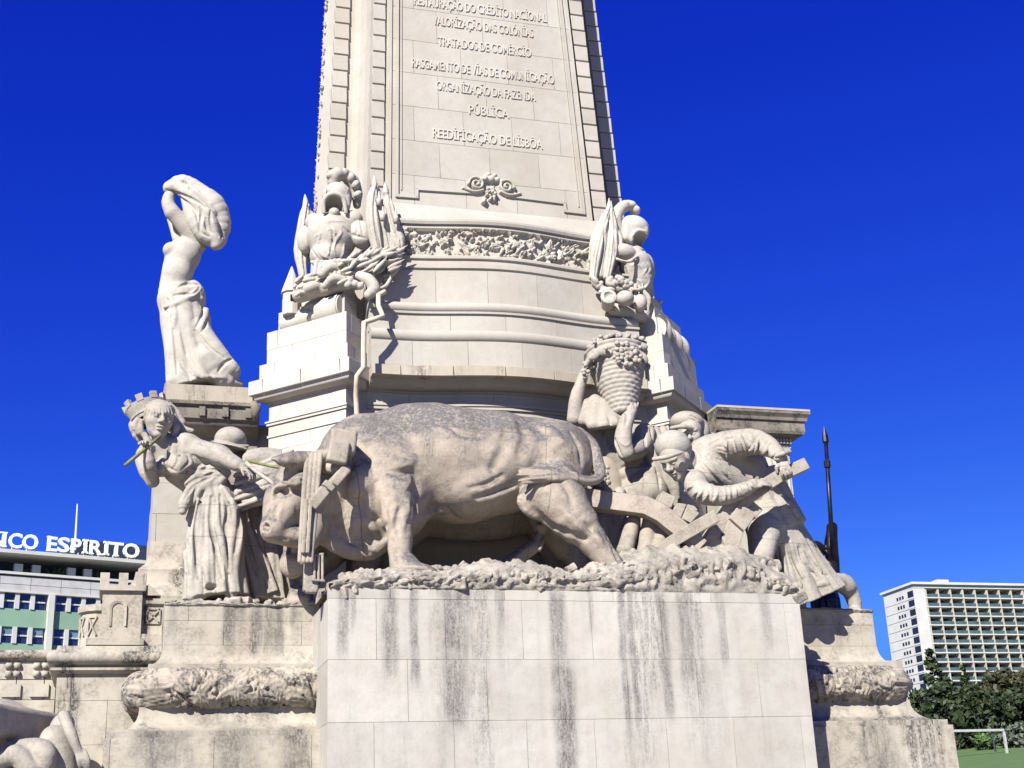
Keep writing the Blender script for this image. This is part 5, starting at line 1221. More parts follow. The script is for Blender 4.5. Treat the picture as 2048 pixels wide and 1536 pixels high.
for i in range(40):                                              # vine hanging at the left
    t = g.random(); q = at(1203-t*38+g.normal(0, 5), 690+t*62+g.normal(0, 5), 1.5-0.05*t+g.uniform(-.06, .06)); grape(q, g.uniform(.75, 1.0))
for i in range(26):
    q = at(1190+i*4+g.normal(0, 3), 684-10*math.sin(i/26*3.1)+g.normal(0, 3), 1.3+g.uniform(-.1, .1)); grape(q, g.uniform(.8, 1.1))
c = Carve(0.014, 1.3, 0.02)
c.chain([(1172, 730, 1.4), (1188, 706, 1.3), (1220, 694, 1.18), (1255, 694, 1.15), (1288, 702, 1.3)], [5, 6, 6, 6, 6])
for x, y, rt in ((1188, 712, -30), (1200, 704, 10), (1216, 704, -15), (1276, 702, 30), (1288, 716, 65), (1284, 692, 10), (1262, 696, -10)): c.ell((x, y, 1.2), 13, 5, 8, rot=rt, k=.008); c.cap((x-10, y, 1.14), (x+10, y, 1.14), 1, 1, k=.006, op=-1)
c.build('vine_leaves', M_fig, BK)
GB = thing('grape_bunch', 'bunch of stone grapes hanging behind the ox tail', 'grapes')
for i in range(70):
    t = g.random(); q = at(1207+g.normal(0, 13*(1-.5*t)), 930+t*50, 1.75+g.uniform(-.1, .1)); o = link('grape', gm, GB); o.location = tuple(q)
c = Carve(0.02, 1.9, 0.05); c.cap((1212, 935, 1.95), (1225, 1060, 1.95), 32, 38); c.cap((1235, 1000, 2.0), (1240, 1150, 1.95), 34, 44); c.noise = .004
c.build('vine_stump', M_stat, GB)

# ------------------------------------------------------------------ capped ploughman, and the woman behind him
PM = thing('man_statue', 'stone ploughman in a soft cap bending low to push the plough handle', 'statue')
c = Carve(0.0155, 1.0, 0.05)
hd = head(c, (1352, 918, 0.75), 40, (-0.72, -0.42, -0.55), (-0.35, -0.2, 0.9), old=1.0)
c.chain([(1368, 925, 0.9), (1395, 935, 1.0)], [27, 32], k=.05)
c.cap((1412, 925, 1.05), (1490, 930, 1.2), 46, 42, k=.08); c.ell((1425, 900, 1.0), 46, 42, 32, rot=-12, k=.07)
c.cap((1430, 950, 0.95), (1500, 985, 1.2), 36, 34, k=.08); c.ell((1410, 945, 0.85), 34, 30, 34, rot=-20, k=.06)
c.cap((1490, 945, 1.2), (1530, 1000, 1.25), 44, 46, k=.1)
# far upper arm over the handle
arm_ = [(1450, 892, 0.75), (1500, 884, 0.6), (1530, 890, 0.45), (1552, 904, 0.3), (1563, 918, 0.18)]
c.chain(arm_, [30, 27, 22, 16, 12], k=.05); c.wrinkles(arm_, [30, 27, 22, 16, 12], 15, 3.2, seed=3)
hw = at(1563, 917, 0.17); hand(c, hw, at(1576, 950, 0.04)-hw, (0.4, 0.9, 0.1), 0.40, 0.8, 1)
c.chain([(1553, 912, 0.10), (1566, 907, 0.02), (1580, 904, 0.10)], [4, 5, 4], k=.01)
# near arm underneath
arm_ = [(1388, 962, 0.7), (1402, 984, 0.55), (1440, 992, 0.42), (1482, 982, 0.32), (1506, 970, 0.24)]
c.chain(arm_, [24, 23, 20, 16, 12], k=.05); c.wrinkles(arm_, [24, 23, 20, 16, 12], 14, 3.0, seed=5)
hw = at(1504, 971, 0.23); hand(c, hw, at(1540, 960, 0.16)-hw, (0.15, 0.8, -0.6), 0.40, 0.75, -1)
# sleeve and jacket folds
Zp = dict(org=(1290, 800), sc=5.689)
c.mark([((590, 640), (602, 690), (565, 775)), ((620, 700), (700, 790), (830, 925)), ((700, 640), (800, 740), (900, 860), (970, 920)), ((765, 640), (855, 720), (955, 820)), ((830, 670), (935, 685), (990, 650))], 4, .85, k=.014, **Zp)
c.mark([((820, 530), (900, 552), (980, 600)), ((850, 568), (920, 590), (975, 622)), ((850, 610), (930, 625), (990, 642)), ((790, 590), (860, 645), (955, 665)), ((860, 420), (950, 442), (1005, 430)), ((740, 520), (800, 470), (860, 450)), ((1110, 385), (1150, 450), (1222, 500), (1170, 570)), ((640, 690), (760, 830), (850, 940)), ((730, 620), (840, 750), (930, 880))], 3.2, .75, k=.014, **Zp)
c.mark([((830, 545), (905, 570), (978, 612)), ((850, 590), (925, 608), (982, 632)), ((660, 690), (760, 800), (870, 925)), ((735, 650), (830, 740), (930, 850)), ((600, 600), (622, 650), (610, 720))], 3.5, .6, op=1, k=.015, **Zp)
for i, y in enumerate((962, 972, 982)): c.chain([(1370, y, 0.75), (1390, y-5, 0.6), (1405, y, 0.55)], [3, 5, 3], k=.015)
c.noise = .002; c.build('body', M_fig, PM)
c = Carve(0.0155, 1.2, 0.05)                                     # coat skirt and legs
c.cloth([(1515, 945, 1.25), (1535, 1010, 1.25), (1560, 1060, 1.25)], [48, 52, 52], [44, 48, 50], folds=14, amp=.12, seed=12, k=.05)
c.cloth([(1530, 1000, 1.25), (1562, 1070, 1.28), (1588, 1130, 1.32), (1614, 1202, 1.36)], [46, 48, 57, 80], [42, 44, 50, 56], folds=13, amp=.12, seed=15, k=.06)
c.chain([(1535, 1030, 1.15), (1576, 1090, 1.15), (1630, 1145, 1.25), (1668, 1168, 1.35)], [40, 34, 24, 12], k=.08)
c.chain([(1600, 1202, 1.1), (1640, 1186, 1.05), (1674, 1167, 1.2)], [4, 6, 5], k=.03)
c.chain([(1664, 1162, 1.55), (1690, 1168, 1.7), (1706, 1195, 1.75), (1712, 1222, 1.75)], [17, 19, 15, 12], k=.04)      # rear heel
c.ell((1690, 1172, 1.68), 22, 20, 17, rot=30, k=.04); c.ell((1708, 1224, 1.7), 15, 22, 9, k=.03)
c.chain([(1530, 1060, 1.0), (1525, 1100, 0.8), (1520, 1140, 0.65)], [34, 26, 18], k=.06)
c.ell((1520, 1140, 0.5), 22, 24, 22, rot=30, k=.03); c.cap((1505, 1148, 0.3), (1522, 1128, 0.3), 2.5, 2.5, k=.01, op=-1)
c.noise = .002; Zs = dict(org=(1480, 1050), sc=7.315)
c.mark([((650, 300), (690, 560), (765, 770)), ((700, 240), (760, 500), (875, 750)), ((860, 330), (920, 500), (1010, 640), (1125, 770)), ((560, 330), (590, 540), (640, 760)), ((960, 420), (1080, 580), (1260, 740)), ((790, 330), (860, 560), (960, 780))], 5, .85, k=.02, **Zs)
c.mark([((600, 320), (645, 560), (700, 780)), ((740, 250), (810, 520), (920, 760)), ((900, 380), (960, 530), (1060, 660)), ((1130, 885), (1210, 860), (1290, 850))], 6, .55, op=1, k=.025, **Zs)
c.build('robe', M_fig, PM)
c = Carve(0.014, 0.7, 0.03)
c.ell((1346, 894, 0.75), 37, 36, 34, rot=8, k=.03); c.ell((1362, 900, 0.78), 20, 26, 22, rot=-20, k=.04); c.ell((1344, 880, 0.72), 28, 30, 16, rot=-12, k=.03)
c.chain([(1308, 918, 0.45), (1335, 914, 0.34), (1362, 905, 0.38)], [4.5, 5, 4], k=.015)
c.chain([(1312, 888, 0.45), (1335, 894, 0.30), (1362, 902, 0.38)], [2, 3, 2], k=.012, op=-1)
c.build('cap', M_fig, PM)
P2 = thing('woman_statue', 'stone woman in a headscarf peering over the capped ploughman\'s back', 'statue')
c = Carve(0.0155, 1.45, 0.05)
head(c, (1382, 870, 1.3), 33, (-0.5, -0.8, -0.25), (-0.15, 0, 1), ears=False)
c.cap((1385, 890, 1.5), (1420, 905, 1.6), 24, 34, k=.06); c.cap((1420, 905, 1.65), (1510, 925, 1.7), 40, 46, k=.08)
c.cloth([(1490, 905, 1.6), (1510, 950, 1.55), (1528, 1010, 1.55)], [38, 50, 60], [34, 40, 44], folds=22, amp=.13, seed=21, k=.04)
for i in range(7): c.chain([(1478+i*11, 905, 1.35), (1484+i*12, 950-i, 1.2)], [6, 8], k=.012)
c.cloth([(1520, 985, 1.6), (1548, 1060, 1.6), (1565, 1150, 1.6)], [52, 54, 62], [40, 44, 48], folds=13, amp=.12, seed=22, k=.06)
for pts_ in (((1535, 985, 1.0), (1555, 1020, 0.95), (1558, 1052, 1.0)), ((1555, 990, 1.0), (1580, 1020, 0.95), (1592, 1040, 1.0))): c.chain(pts_, [12, 17, 10], k=.03)
c.mark([((x, 640), (x+14, 740), (x+26, 845)) for x in (1150, 1185, 1220, 1258, 1292, 1322)], 4, .9, k=.01, org=(1290, 800), sc=5.689)
c.noise = .002; c.build('body', M_fig, P2)
c = Carve(0.014, 1.4, 0.03)
c.ell((1374, 846, 1.42), 34, 36, 22, rot=10, k=.03); c.ell((1400, 862, 1.5), 17, 28, 28, rot=-12, k=.03)
c.chain([(1343, 856, 1.15), (1368, 853, 1.02), (1398, 862, 1.15)], [4, 5, 4], k=.012)
c.chain([(1400, 880, 1.4), (1415, 890, 1.4), (1428, 900, 1.4)], [12, 9, 6], k=.03)
for a in (((1350, 838), (1372, 834), (1396, 846)), ((1350, 848), (1375, 844), (1402, 862)), ((1360, 830), (1384, 832), (1402, 848))): c.chain([(x, y, 1.12) for x, y in a], [1.5, 2.5, 1.5], k=.012, op=-1)
c.build('headscarf', M_fig, P2)

# ------------------------------------------------------------------ plough
PL = thing('plough', 'heavy stone plough with long beam, slanting handle and cracked mouldboard', 'plough')
c = Carve(0.014, 0.6, 0.008)
bm_ = [(1160, 1000, 1.0), (1230, 1008, 0.85), (1290, 1018, 0.72), (1330, 1042, 0.62), (1385, 1090, 0.52)]
for a, b in zip(bm_[:-1], bm_[1:]):
    A, B = at(*a), at(*b); d = unit(B-A); 
    for t in np.linspace(0, 1, 5): pass
mb = MB(); 
def bar(name, pts, w, h, mat, parent):
    W_ = [np.array(at(*p)) for p in pts]; v = []; f = []
    for i, p in enumerate(W_):
        d = unit(W_[min(i+1, len(W_)-1)]-W_[max(i-1, 0)]); up = unit(np.cross(np.cross(d, (0, 0, 1) if abs(d[2]) < .9 else (0, -1, 0)), d)); sd = np.cross(d, up)
        hh = (h if not hasattr(h, '__len__') else h[i])/ppm(p)/2; ww = (w if not hasattr(w, '__len__') else w[i])/ppm(p)/2
        for a, b in ((-1, -1), (1, -1), (1, 1), (-1, 1)): v.append(p+sd*a*ww+up*b*hh)
    for i in range(len(W_)-1):
        for k_ in range(4): f.append((i*4+k_, i*4+(k_+1) % 4, (i+1)*4+(k_+1) % 4, (i+1)*4+k_))
    n_ = len(W_); f += [(3, 2, 1, 0), ((n_-1)*4, (n_-1)*4+1, (n_-1)*4+2, (n_-1)*4+3)]
    o = mesh(name, v, f, mat, parent); b = o.modifiers.new('bevel', 'BEVEL'); b.width = 0.012; b.segments = 2
    return o
bar('beam', [(1150, 996, 1.05), (1225, 1006, 0.9), (1290, 1014, 0.72), (1322, 1030, 0.65), (1352, 1056, 0.58), (1400, 1098, 0.5)], 40, [36, 37, 38, 38, 36, 34], M_ox, PL)
bar('handle', [(1612, 928, 0.2), (1560, 952, 0.3), (1500, 990, 0.42), (1470, 1012, 0.5), (1436, 1070, 0.55), (1400, 1140, 0.55)], 20, [24, 25, 28, 40, 50, 60], M_stat, PL)
bar('share_blade', [(1432, 1032, 0.25), (1390, 1056, 0.3), (1340, 1086, 0.35), (1296, 1120, 0.4)], 14, [25, 26, 24, 16], M_stat, PL)
def slab(name, poly, Y, thick, mat, parent, lean=0.0, bev=.014):
    """a flat carved plank: outline at depth Y, real thickness behind it"""
    y0 = sum(p[1] for p in poly)/len(poly); F_ = [at(x, y, Y+lean*(y0-y)/130.0) for x, y in poly]; n_ = len(F_); v = F_+[p+np.array([.02, thick, 0]) for p in F_]
    o = mesh(name, v, [tuple(range(n_))[::-1], tuple(range(n_, 2*n_))]+[(i, (i+1) % n_, n_+(i+1) % n_, n_+i) for i in range(n_)], mat, parent)
    b_ = o.modifiers.new('bevel', 'BEVEL'); b_.width = bev; b_.segments = 2; b_.limit_method = 'ANGLE'; return o
for poly, Y, th in ((((1482, 1000), (1512, 1031), (1489, 1062), (1460, 1036)), .36, .3), (((1459, 1038), (1488, 1064), (1474, 1108), (1452, 1098), (1444, 1074)), .38, .34), (((1457, 1040), (1441, 1074), (1410, 1076), (1424, 1052)), .46, .3),
                    (((1508, 1003), (1526, 1019), (1512, 1037), (1484, 1000)), .44, .25), (((1326, 981), (1352, 994), (1343, 1016), (1316, 1003)), .78, .3), (((1355, 1005), (1374, 1008), (1362, 1036), (1346, 1024)), .70, .3), (((1376, 1008), (1398, 1014), (1399, 1027), (1382, 1046), (1364, 1037)), .68, .3),
                    (((1380, 1080), (1400, 1068), (1412, 1090), (1404, 1104), (1386, 1106)), .62, .3), (((1420, 1078), (1440, 1078), (1450, 1100), (1425, 1104)), .66, .3)):
    slab('mouldboard_plank', poly, Y, th, M_stat, PL, lean=.15)
c = Carve(0.016, 0.8, 0.04)
for a, b, r in (((1265, 1045), (1250, 1100), 14), ((1300, 1040), (1290, 1110), 15), ((1320, 1060), (1316, 1105), 18), ((1345, 1070), (1350, 1115), 14)): c.cap((*a, 0.95), (*b, 0.8), r, r*1.2)
c.noise = .006; c.build('leg_stones', M_stat, PL)
g = np.random.default_rng(8); c = Carve(0.02, .5, .025)       # clods and stones thrown up round the share
for i in range(70):
    x = g.uniform(1185, 1565); top = 1132-36*math.sin((x-1185)/380*math.pi)**.8+abs(x-1380)*.03; y = top+g.uniform(0, 46); sz = g.uniform(11, 25); Y_ = np.interp(y-top, [0, 46], [.75, .1])+g.uniform(-.05, .05)
    c.box((x, y, Y_), sz*g.uniform(.8, 1.3), sz, sz*g.uniform(.55, .9), rot=g.uniform(-45, 45), tilt=g.uniform(-30, 30), turn=g.uniform(-40, 40), rd=sz*.3, k=.03)
c.ell((1378, 1140, .6), 100, 70, 36, k=.06); c.ell((1480, 1140, .6), 60, 60, 30, k=.06)
c.mark([((x, y), (x+g.uniform(-10, 10), y+12), (x+g.uniform(-16, 16), y+26)) for x, y in zip(g.uniform(1195, 1560, 26), g.uniform(1098, 1150, 26))], 3, .9, k=.012)
c.noise = .012; c.build('turned_earth', M_rock, PL)
# ------------------------------------------------------------------ nude statue on the left wing
NU = thing('woman_statue', 'pale stone woman bare to the hips, billowing veil over her face, on the left wing', 'statue')
c = Carve(0.0155, 4.6, 0.05)
c.chain([(352, 600, 4.6), (352, 560, 4.6), (362, 520, 4.6)], [36, 30, 32], k=.1)       # belly and ribs
c.ell((368, 508, 4.6), 34, 30, 34, rot=12, k=.08); c.ell((343, 500, 4.5), 17, 17, 16, rot=-20, k=.03)
c.ell((356, 545, 4.45), 26, 22, 30, k=.06)
c.chain([(392, 490, 4.6), (378, 462, 4.5), (345, 425, 4.4)], [20, 19, 15], k=.05)       # near arm
c.chain([(345, 425, 4.4), (336, 405, 4.4), (343, 380, 4.45)], [15, 13, 10], k=.03)
c.chain([(356, 478, 4.7), (348, 455, 4.75), (342, 440, 4.8)], [11, 9, 8], k=.03)
c.ell((372, 440, 4.75), 22, 24, 28, rot=20, k=.04)
c.ell((362, 605, 4.6), 38, 36, 44, rot=-4, k=.08); c.ell((388, 592, 4.55), 22, 26, 34, rot=-12, k=.06)
c.cloth([(362, 590, 4.6), (366, 640, 4.6), (372, 690, 4.6), (386, 735, 4.6), (398, 775, 4.6)], [42, 44, 42, 50, 62], [40, 42, 42, 46, 52], folds=11, amp=.07, seed=31, k=.07)
c.cap((350, 640, 4.45), (355, 760, 4.4), 24, 22, k=.08); c.cap((395, 640, 4.55), (400, 680, 4.6), 26, 24, k=.08)
c.chain([(396, 660, 4.45), (425, 705, 4.4), (458, 738, 4.4), (474, 745, 4.45)], [24, 26, 20, 8], k=.06)
c.chain([(410, 720, 4.4), (440, 758, 4.4), (480, 768, 4.5)], [30, 20, 8], k=.06)
c.chain([(330, 614, 4.32), (355, 606, 4.26), (385, 590, 4.26), (400, 575, 4.36)], [4, 6, 6, 3], k=.03)
Zn = dict(org=(290, 330), sc=3.267)
c.mark([((150, 880), (182, 960), (170, 1030)), ((190, 852), (330, 832), (362, 790)), ((210, 800), (280, 775), (350, 780)), ((355, 880), (385, 960), (335, 1060)), ((400, 960), (395, 1050), (370, 1090)), ((255, 1280), (330, 1390), (430, 1412)), ((480, 1350), (525, 1290), (570, 1268)), ((200, 1150), (230, 1280), (300, 1380)), ((180, 1040), (200, 1200), (210, 1370)), ((330, 1080), (410, 1180), (520, 1260))], 4.5, .8, k=.016, **Zn)
c.mark([((170, 870), (195, 960), (190, 1060)), ((370, 870), (400, 950), (370, 1050)), ((280, 1250), (360, 1370), (450, 1390)), ((220, 1100), (250, 1250), (320, 1370))], 6, .45, op=1, k=.025, **Zn)
c.noise = .002; c.build('body', M_pale, NU)
c = Carve(0.0155, 4.5, 0.04)
c.chain([(340, 376, 4.4), (365, 368, 4.45), (390, 388, 4.5), (420, 415, 4.5), (438, 445, 4.5), (440, 480, 4.5)], [14, 19, 26, 32, 24, 14], k=.05)
c.chain([(350, 372, 4.35), (385, 395, 4.3), (415, 430, 4.3), (432, 490, 4.35)], [11, 18, 18, 11], k=.04)
c.chain([(380, 400, 4.4), (392, 440, 4.35), (408, 470, 4.35), (436, 488, 4.4)], [18, 20, 16, 12], k=.04)
c.ell((432, 484, 4.5), 16, 26, 14, rot=15, k=.03)
c.mark([((140, 162), (230, 192), (330, 235), (400, 280)), ((190, 180), (250, 230), (330, 300), (352, 400)), ((360, 262), (370, 330), (360, 430), (420, 470)), ((430, 300), (430, 390), (480, 470)), ((290, 150), (380, 220), (450, 300), (490, 380)), ((250, 110), (330, 160), (420, 240)), ((395, 350), (410, 420), (460, 450)), ((470, 330), (490, 410), (500, 480))], 4, .85, k=.014, org=(290, 330), sc=3.267)
c.noise = .002; c.build('veil', M_pale, NU)

# ------------------------------------------------------------------ armour trophies on the buttresses
def trophy_left():
    T = thing('armour_trophy', 'left trophy of empty helmet, breastplate and furled flags, with a small turret', 'trophy', 'armour trophies on the buttresses')
    Y = 3.3
    c = Carve(0.018, Y, 0.05)                                     # breastplate
    c.ell((664, 474, 3.3), 50, 44, 50, k=.06); c.ell((660, 512, 3.3), 40, 38, 34, k=.05)
    for i in range(7): c.cap((634+i*9, 524+2*math.sin(i), 2.98-.02*i), (630+i*10, 548, 2.98-.02*i), 6, 5, k=.008)
    c.chain([(624, 524, 3.05), (660, 532, 2.88), (698, 520, 2.95)], [4, 4.5, 4], k=.008); c.cap((628, 445, 3.4), (706, 440, 3.2), 18, 20, k=.05)
    c.ell((724, 470, 3.1), 26, 22, 30, rot=-10, k=.02); c.ell((612, 480, 3.55), 18, 20, 30, k=.03)
    c.chain([(712, 450, 2.85), (726, 480, 2.80), (736, 500, 2.86)], [2.5, 3, 2], k=.012, op=-1)
    Zt = dict(org=(520, 320), sc=3.338)
    c.mark([((450, 470), (482, 460), (502, 490), (480, 522)), ((520, 440), (546, 480), (512, 530), (492, 600), (520, 652)), ((562, 560), (552, 630), (530, 672)), ((360, 520), (402, 490), (392, 552), (420, 540)), ((600, 560), (630, 600), (600, 650)), ((440, 560), (470, 600), (440, 650)), ((390, 600), (420, 640), (470, 660)), ((420, 420), (480, 408), (560, 410))], 2.6, .9, op=1, k=.008, **Zt)
    c.mark([((556, 445), (620, 500), (705, 522)), ((340, 590), (420, 690), (560, 680)), ((470, 430), (490, 520), (470, 620)), ((640, 400), (650, 460), (640, 500)), ((670, 400), (680, 450), (690, 500))], 3.2, .9, k=.008, **Zt)
    c.noise = .003; c.build('breastplate', M_pale, T)
    c = Carve(0.014, Y, 0.03)                                     # helmet, open at the face
    c.ell((674, 395, 3.25), 30, 34, 30, rot=8, k=.03); c.box((672, 412, 3.25), 26, 30, 18, rd=10, k=.03)
    c.ell((668, 413, 3.02), 19, 36, 24, k=.006, op=-1)
    c.chain([(648, 425, 3.0), (648, 400, 2.98), (664, 388, 2.95), (686, 396, 2.98), (692, 425, 3.0)], [4, 5, 5, 5, 4], k=.01)
    for i in range(9): c.cap((652+i*5.5, 372+abs(i-4)*1.2, 3.02), (651+i*5.2, 384+abs(i-4)*.8, 2.98), 1.8, 1.8, k=.006)
    c.ell((668, 428, 3.1), 12, 16, 12, k=.02)
    c.build('helmet', M_pale, T)
    c = Carve(0.014, Y, 0.02)                                     # plume
    c.chain([(668, 364, 3.25), (672, 350, 3.2), (688, 350, 3.25), (704, 362, 3.3), (713, 385, 3.35), (714, 410, 3.35)], [12, 14, 13, 14, 12, 8], k=.02)
    for i, (x, y) in enumerate(((662, 352), (676, 343), (690, 346), (703, 356), (712, 370), (716, 390))): c.ell((x, y, 3.2), 10, 11, 8, rot=30*i, k=.015)
    c.build('plume', M_pale, T)
    for nm, lines in (('flag', (((750, 368), (744, 400), (746, 450), (758, 520)), ((756, 380), (764, 430), (776, 500)), ((742, 420), (752, 470), (764, 526)))), ('flag', (((772, 380), (782, 430), (796, 480), (796, 510)), ((768, 390), (786, 450), (790, 520), (782, 545)))), ('flag', (((612, 405), (608, 440), (602, 500), (606, 550)), ((618, 420), (622, 450), (612, 520))))):
        c = Carve(0.015, Y, 0.03); yy = 2.9 if lines[0][0][0] > 700 else 3.7
        for j, ln in enumerate(lines): c.chain([(x, y, yy+.06*j) for x, y in ln], [5, 10, 14, 15, 9], k=.03)
        x0, y0 = lines[0][0]; c.chain([(x0, y0+6, yy), (x0-1, y0-4, yy), (x0-2, y0-16, yy)], [7, 5, 1.5], k=.01)
        c.mark([[(x+5, y) for x, y in ln] for ln in lines]+[[(x-5, y+6) for x, y in ln] for ln in lines], 3.2, .95, k=.008)
        c.build(nm, M_pale, T)
    for tx, ty, yy in ((766, 425, 2.75), (792, 430, 2.7), (758, 395, 2.8)):
        p = at(tx, ty, yy); MB().tube([p+np.array([0, 0, .12]), p+np.array([0, 0, -.02]), p+np.array([0, 0, -.03]), p+np.array([0, 0, -.16])], [.012, .03, .042, .05], 10).build('tassel', M_pale, T, True)
    c = Carve(0.014, Y, 0.008); g = np.random.default_rng(17)     # wheat ears
    for i in range(52):
        x = g.uniform(688, 795); y = g.uniform(508, 564)-(x-690)*.08; r0 = -28+g.uniform(-28, 22); q = g.uniform(12, 20); yy = 2.72+g.uniform(-.14, .12); c.ell((x, y, yy), q, 5, 4.6, rot=r0, k=.004); dx, dy = q*math.cos(R(r0)), q*math.sin(R(r0)); c.cap((x+dx*.6, y+dy*.6, yy), (x+dx*1.35, y+dy*1.35, yy-.02), 2.8, .8, k=.006)
    c.build('wheat_sheaf', M_pale, T)
    c = Carve(0.014, Y, 0.008)
    for i in range(44):
        x = g.uniform(590, 655); y = g.uniform(540, 590); c.ell((x, y, 3.3+g.uniform(-.14, .12)), g.uniform(10, 16), 5, 4.6, rot=-30+g.uniform(-40, 40), k=.006)
    c.build('leaf_spray', M_pale, T)
    c = Carve(0.014, Y, 0.02)                                     # ribbon scroll, shells and fruit
    c.chain([(645, 548, 2.95), (662, 534, 2.9), (684, 540, 2.9)], [9, 11, 8]); c.chain([(650, 572, 2.9), (668, 556, 2.82), (690, 562, 2.82)], [7, 10, 9]); c.cap((690, 545, 2.85), (694, 520, 2.85), 6, 2)
    c.ell((625, 578, 3.2), 22, 22, 15, rot=-15); c.chain([(720, 552, 2.65), (738, 560, 2.55), (748, 578, 2.55), (738, 590, 2.6)], [10, 12, 13, 10]); c.ell((736, 572, 2.42), 6, 10, 9, k=.01, op=-1)
    for x, y in ((700, 560), (710, 568), (696, 570), (720, 572)): c.ell((x, y, 2.62), 8, 8, 8)
    c.cap((600, 590, 3.4), (700, 565, 2.9), 16, 14, k=.04); c.chain([(785, 545, 2.8), (772, 572, 2.7), (745, 580, 2.6)], [4, 4, 3])
    c.build('ribbon', M_pale, T)
    c0 = at(583, 596, 3.75); r = 0.16
    mb = MB(); mb.tube([c0-np.array([0, 0, .35]), c0+np.array([0, 0, .1])], [r, r], 10); t = mb.build('turret', M_pale, T)
    mb = MB(); mb.tube([c0+np.array([0, 0, .08]), c0+np.array([0, 0, .12]), c0+np.array([0, 0, .62])], [r*1.2, r*1.18, .015], 10); mb.build('cone_roof', M_pale, t)
    MB().box(c0[0]-.04, c0[0]+.04, c0[1]-r-.01, c0[1]-r+.03, c0[2]-.12, c0[2]).build('window', M_bronze, t)
def trophy_right():
    T = thing('armour_trophy', 'right trophy of helmet, breastplate and drooping flags above a round jar', 'trophy', 'armour trophies on the buttresses')
    Y = 3.1
    c = Carve(0.018, Y, 0.05)
    c.chain([(1256, 506, 3.15), (1270, 528, 3.12), (1278, 556, 3.15), (1280, 580, 3.18)], [26, 32, 29, 22], k=.05); c.ell((1284, 540, 3.3), 25, 30, 40, k=.04)
    for i in range(6): c.cap((1262+i*8, 572, 2.92+.05*i), (1260+i*9, 596, 2.9+.05*i), 5.5, 4.5, k=.008)
    c.chain([(1254, 574, 2.92), (1276, 580, 2.86), (1302, 572, 3.1)], [3.5, 4, 3.5], k=.008)
    c.ell((1248, 505, 2.95), 26, 20, 17, rot=15, k=.02); c.chain([(1234, 518, 2.75), (1254, 524, 2.72), (1275, 512, 2.78)], [3, 3.5, 2.5], k=.01)
    c.mark([((400, 530), (440, 552), (500, 540), (530, 500)), ((560, 560), (590, 600), (560, 650)), ((600, 560), (620, 600), (600, 640)), ((440, 600), (460, 660), (450, 720)), ((500, 680), (540, 700), (560, 750)), ((590, 660), (610, 700), (580, 750)), ((470, 580), (520, 575), (540, 600))], 2.4, .9, op=1, k=.008, org=(1140, 380), sc=3.839)
    c.mark([((380, 545), (440, 565), (520, 545)), ((430, 600), (440, 680)), ((520, 440), (560, 460), (590, 470))], 3, .9, k=.008, org=(1140, 380), sc=3.839)
    c.noise = .003; c.build('breastplate', M_pale, T)
    c = Carve(0.014, Y, 0.03)
    c.ell((1266, 460, 3.1), 33, 34, 28, rot=15, k=.03); c.box((1262, 478, 3.1), 27, 30, 22, rot=10, rd=8, k=.03)
    c.ell((1284, 485, 2.86), 19, 44, 20, rot=8, k=.006, op=-1)
    c.mark([((1262, 492), (1264, 472), (1276, 461), (1292, 463))], 4, .7, op=1, k=.008); 
    c.build('helmet', M_pale, T)
    c = Carve(0.014, Y, 0.02)
    c.chain([(1238, 460, 3.05), (1232, 435, 3.0), (1244, 415, 3.0), (1262, 412, 3.05), (1271, 426, 3.1)], [10, 12, 12, 11, 8], k=.02)
    for i, (x, y) in enumerate(((1228, 440), (1236, 420), (1250, 409), (1264, 410), (1273, 420))): c.ell((x, y, 2.98), 9, 10, 7, rot=25*i-40, k=.015)
    c.build('plume', M_pale, T)
    for lines in ((((1218, 415), (1206, 450), (1194, 500), (1186, 555)), ((1214, 430), (1212, 480), (1200, 550)), ((1208, 430), (1192, 480), (1184, 520))), (((1222, 420), (1226, 460), (1222, 510), (1214, 555)), ((1228, 450), (1236, 480), (1234, 508)))):
        c = Carve(0.015, Y, 0.03)
        for j, ln in enumerate(lines): c.chain([(x, y, 2.85+.06*j) for x, y in ln], [5, 9, 12, 12, 8], k=.03)
        x0, y0 = lines[0][0]; c.chain([(x0, y0+6, 2.85), (x0, y0-4, 2.85), (x0, y0-18, 2.85)], [6, 4, 1.5], k=.01)
        c.mark([[(x+4, y) for x, y in ln] for ln in lines]+[[(x-4, y+6) for x, y in ln] for ln in lines], 3, .95, k=.008)
        c.build('flag', M_pale, T)
    c = Carve(0.013, Y, 0.02)
    J = at(1217, 597, 2.55); d = unit((-.25, -.9, .12)); e1 = unit(np.cross(d, (0, 0, 1))); e2 = np.cross(e1, d)
    c.cap(J-d*.25, J+d*.02, .12, .13, .02, world=True); ew(c, J+d*.14, (.10, .10, .10), [d, e1, e2], .01, -1)
    for i in range(14):
        a, b = 2*math.pi*i/14, 2*math.pi*(i+1)/14
        c.cap(J+d*.06+(e1*math.cos(a)+e2*math.sin(a))*.125, J+d*.06+(e1*math.cos(b)+e2*math.sin(b))*.125, .028, .028, .008, world=True)
    c.build('round_jar', M_pale, T)
    c = Carve(0.013, Y, 0.015); g = np.random.default_rng(5)
    c.ell((1250, 597, 2.62), 18, 18, 16); c.ell((1280, 606, 2.75), 14, 16, 18)
    for i in range(24): c.ell((1246+g.normal(0, 10), 566+g.normal(0, 8), 2.72+g.uniform(-.08, .08)), 6, 6, 6, k=.006)
    for i in range(12): c.ell((g.uniform(1190, 1225), g.uniform(555, 585), 2.75+g.uniform(-.08, .08)), 11, 7, 6, rot=g.uniform(-60, 60), k=.01)
    c.build('fruit_heap', M_pale, T)
    c = Carve(0.013, Y, 0.01)
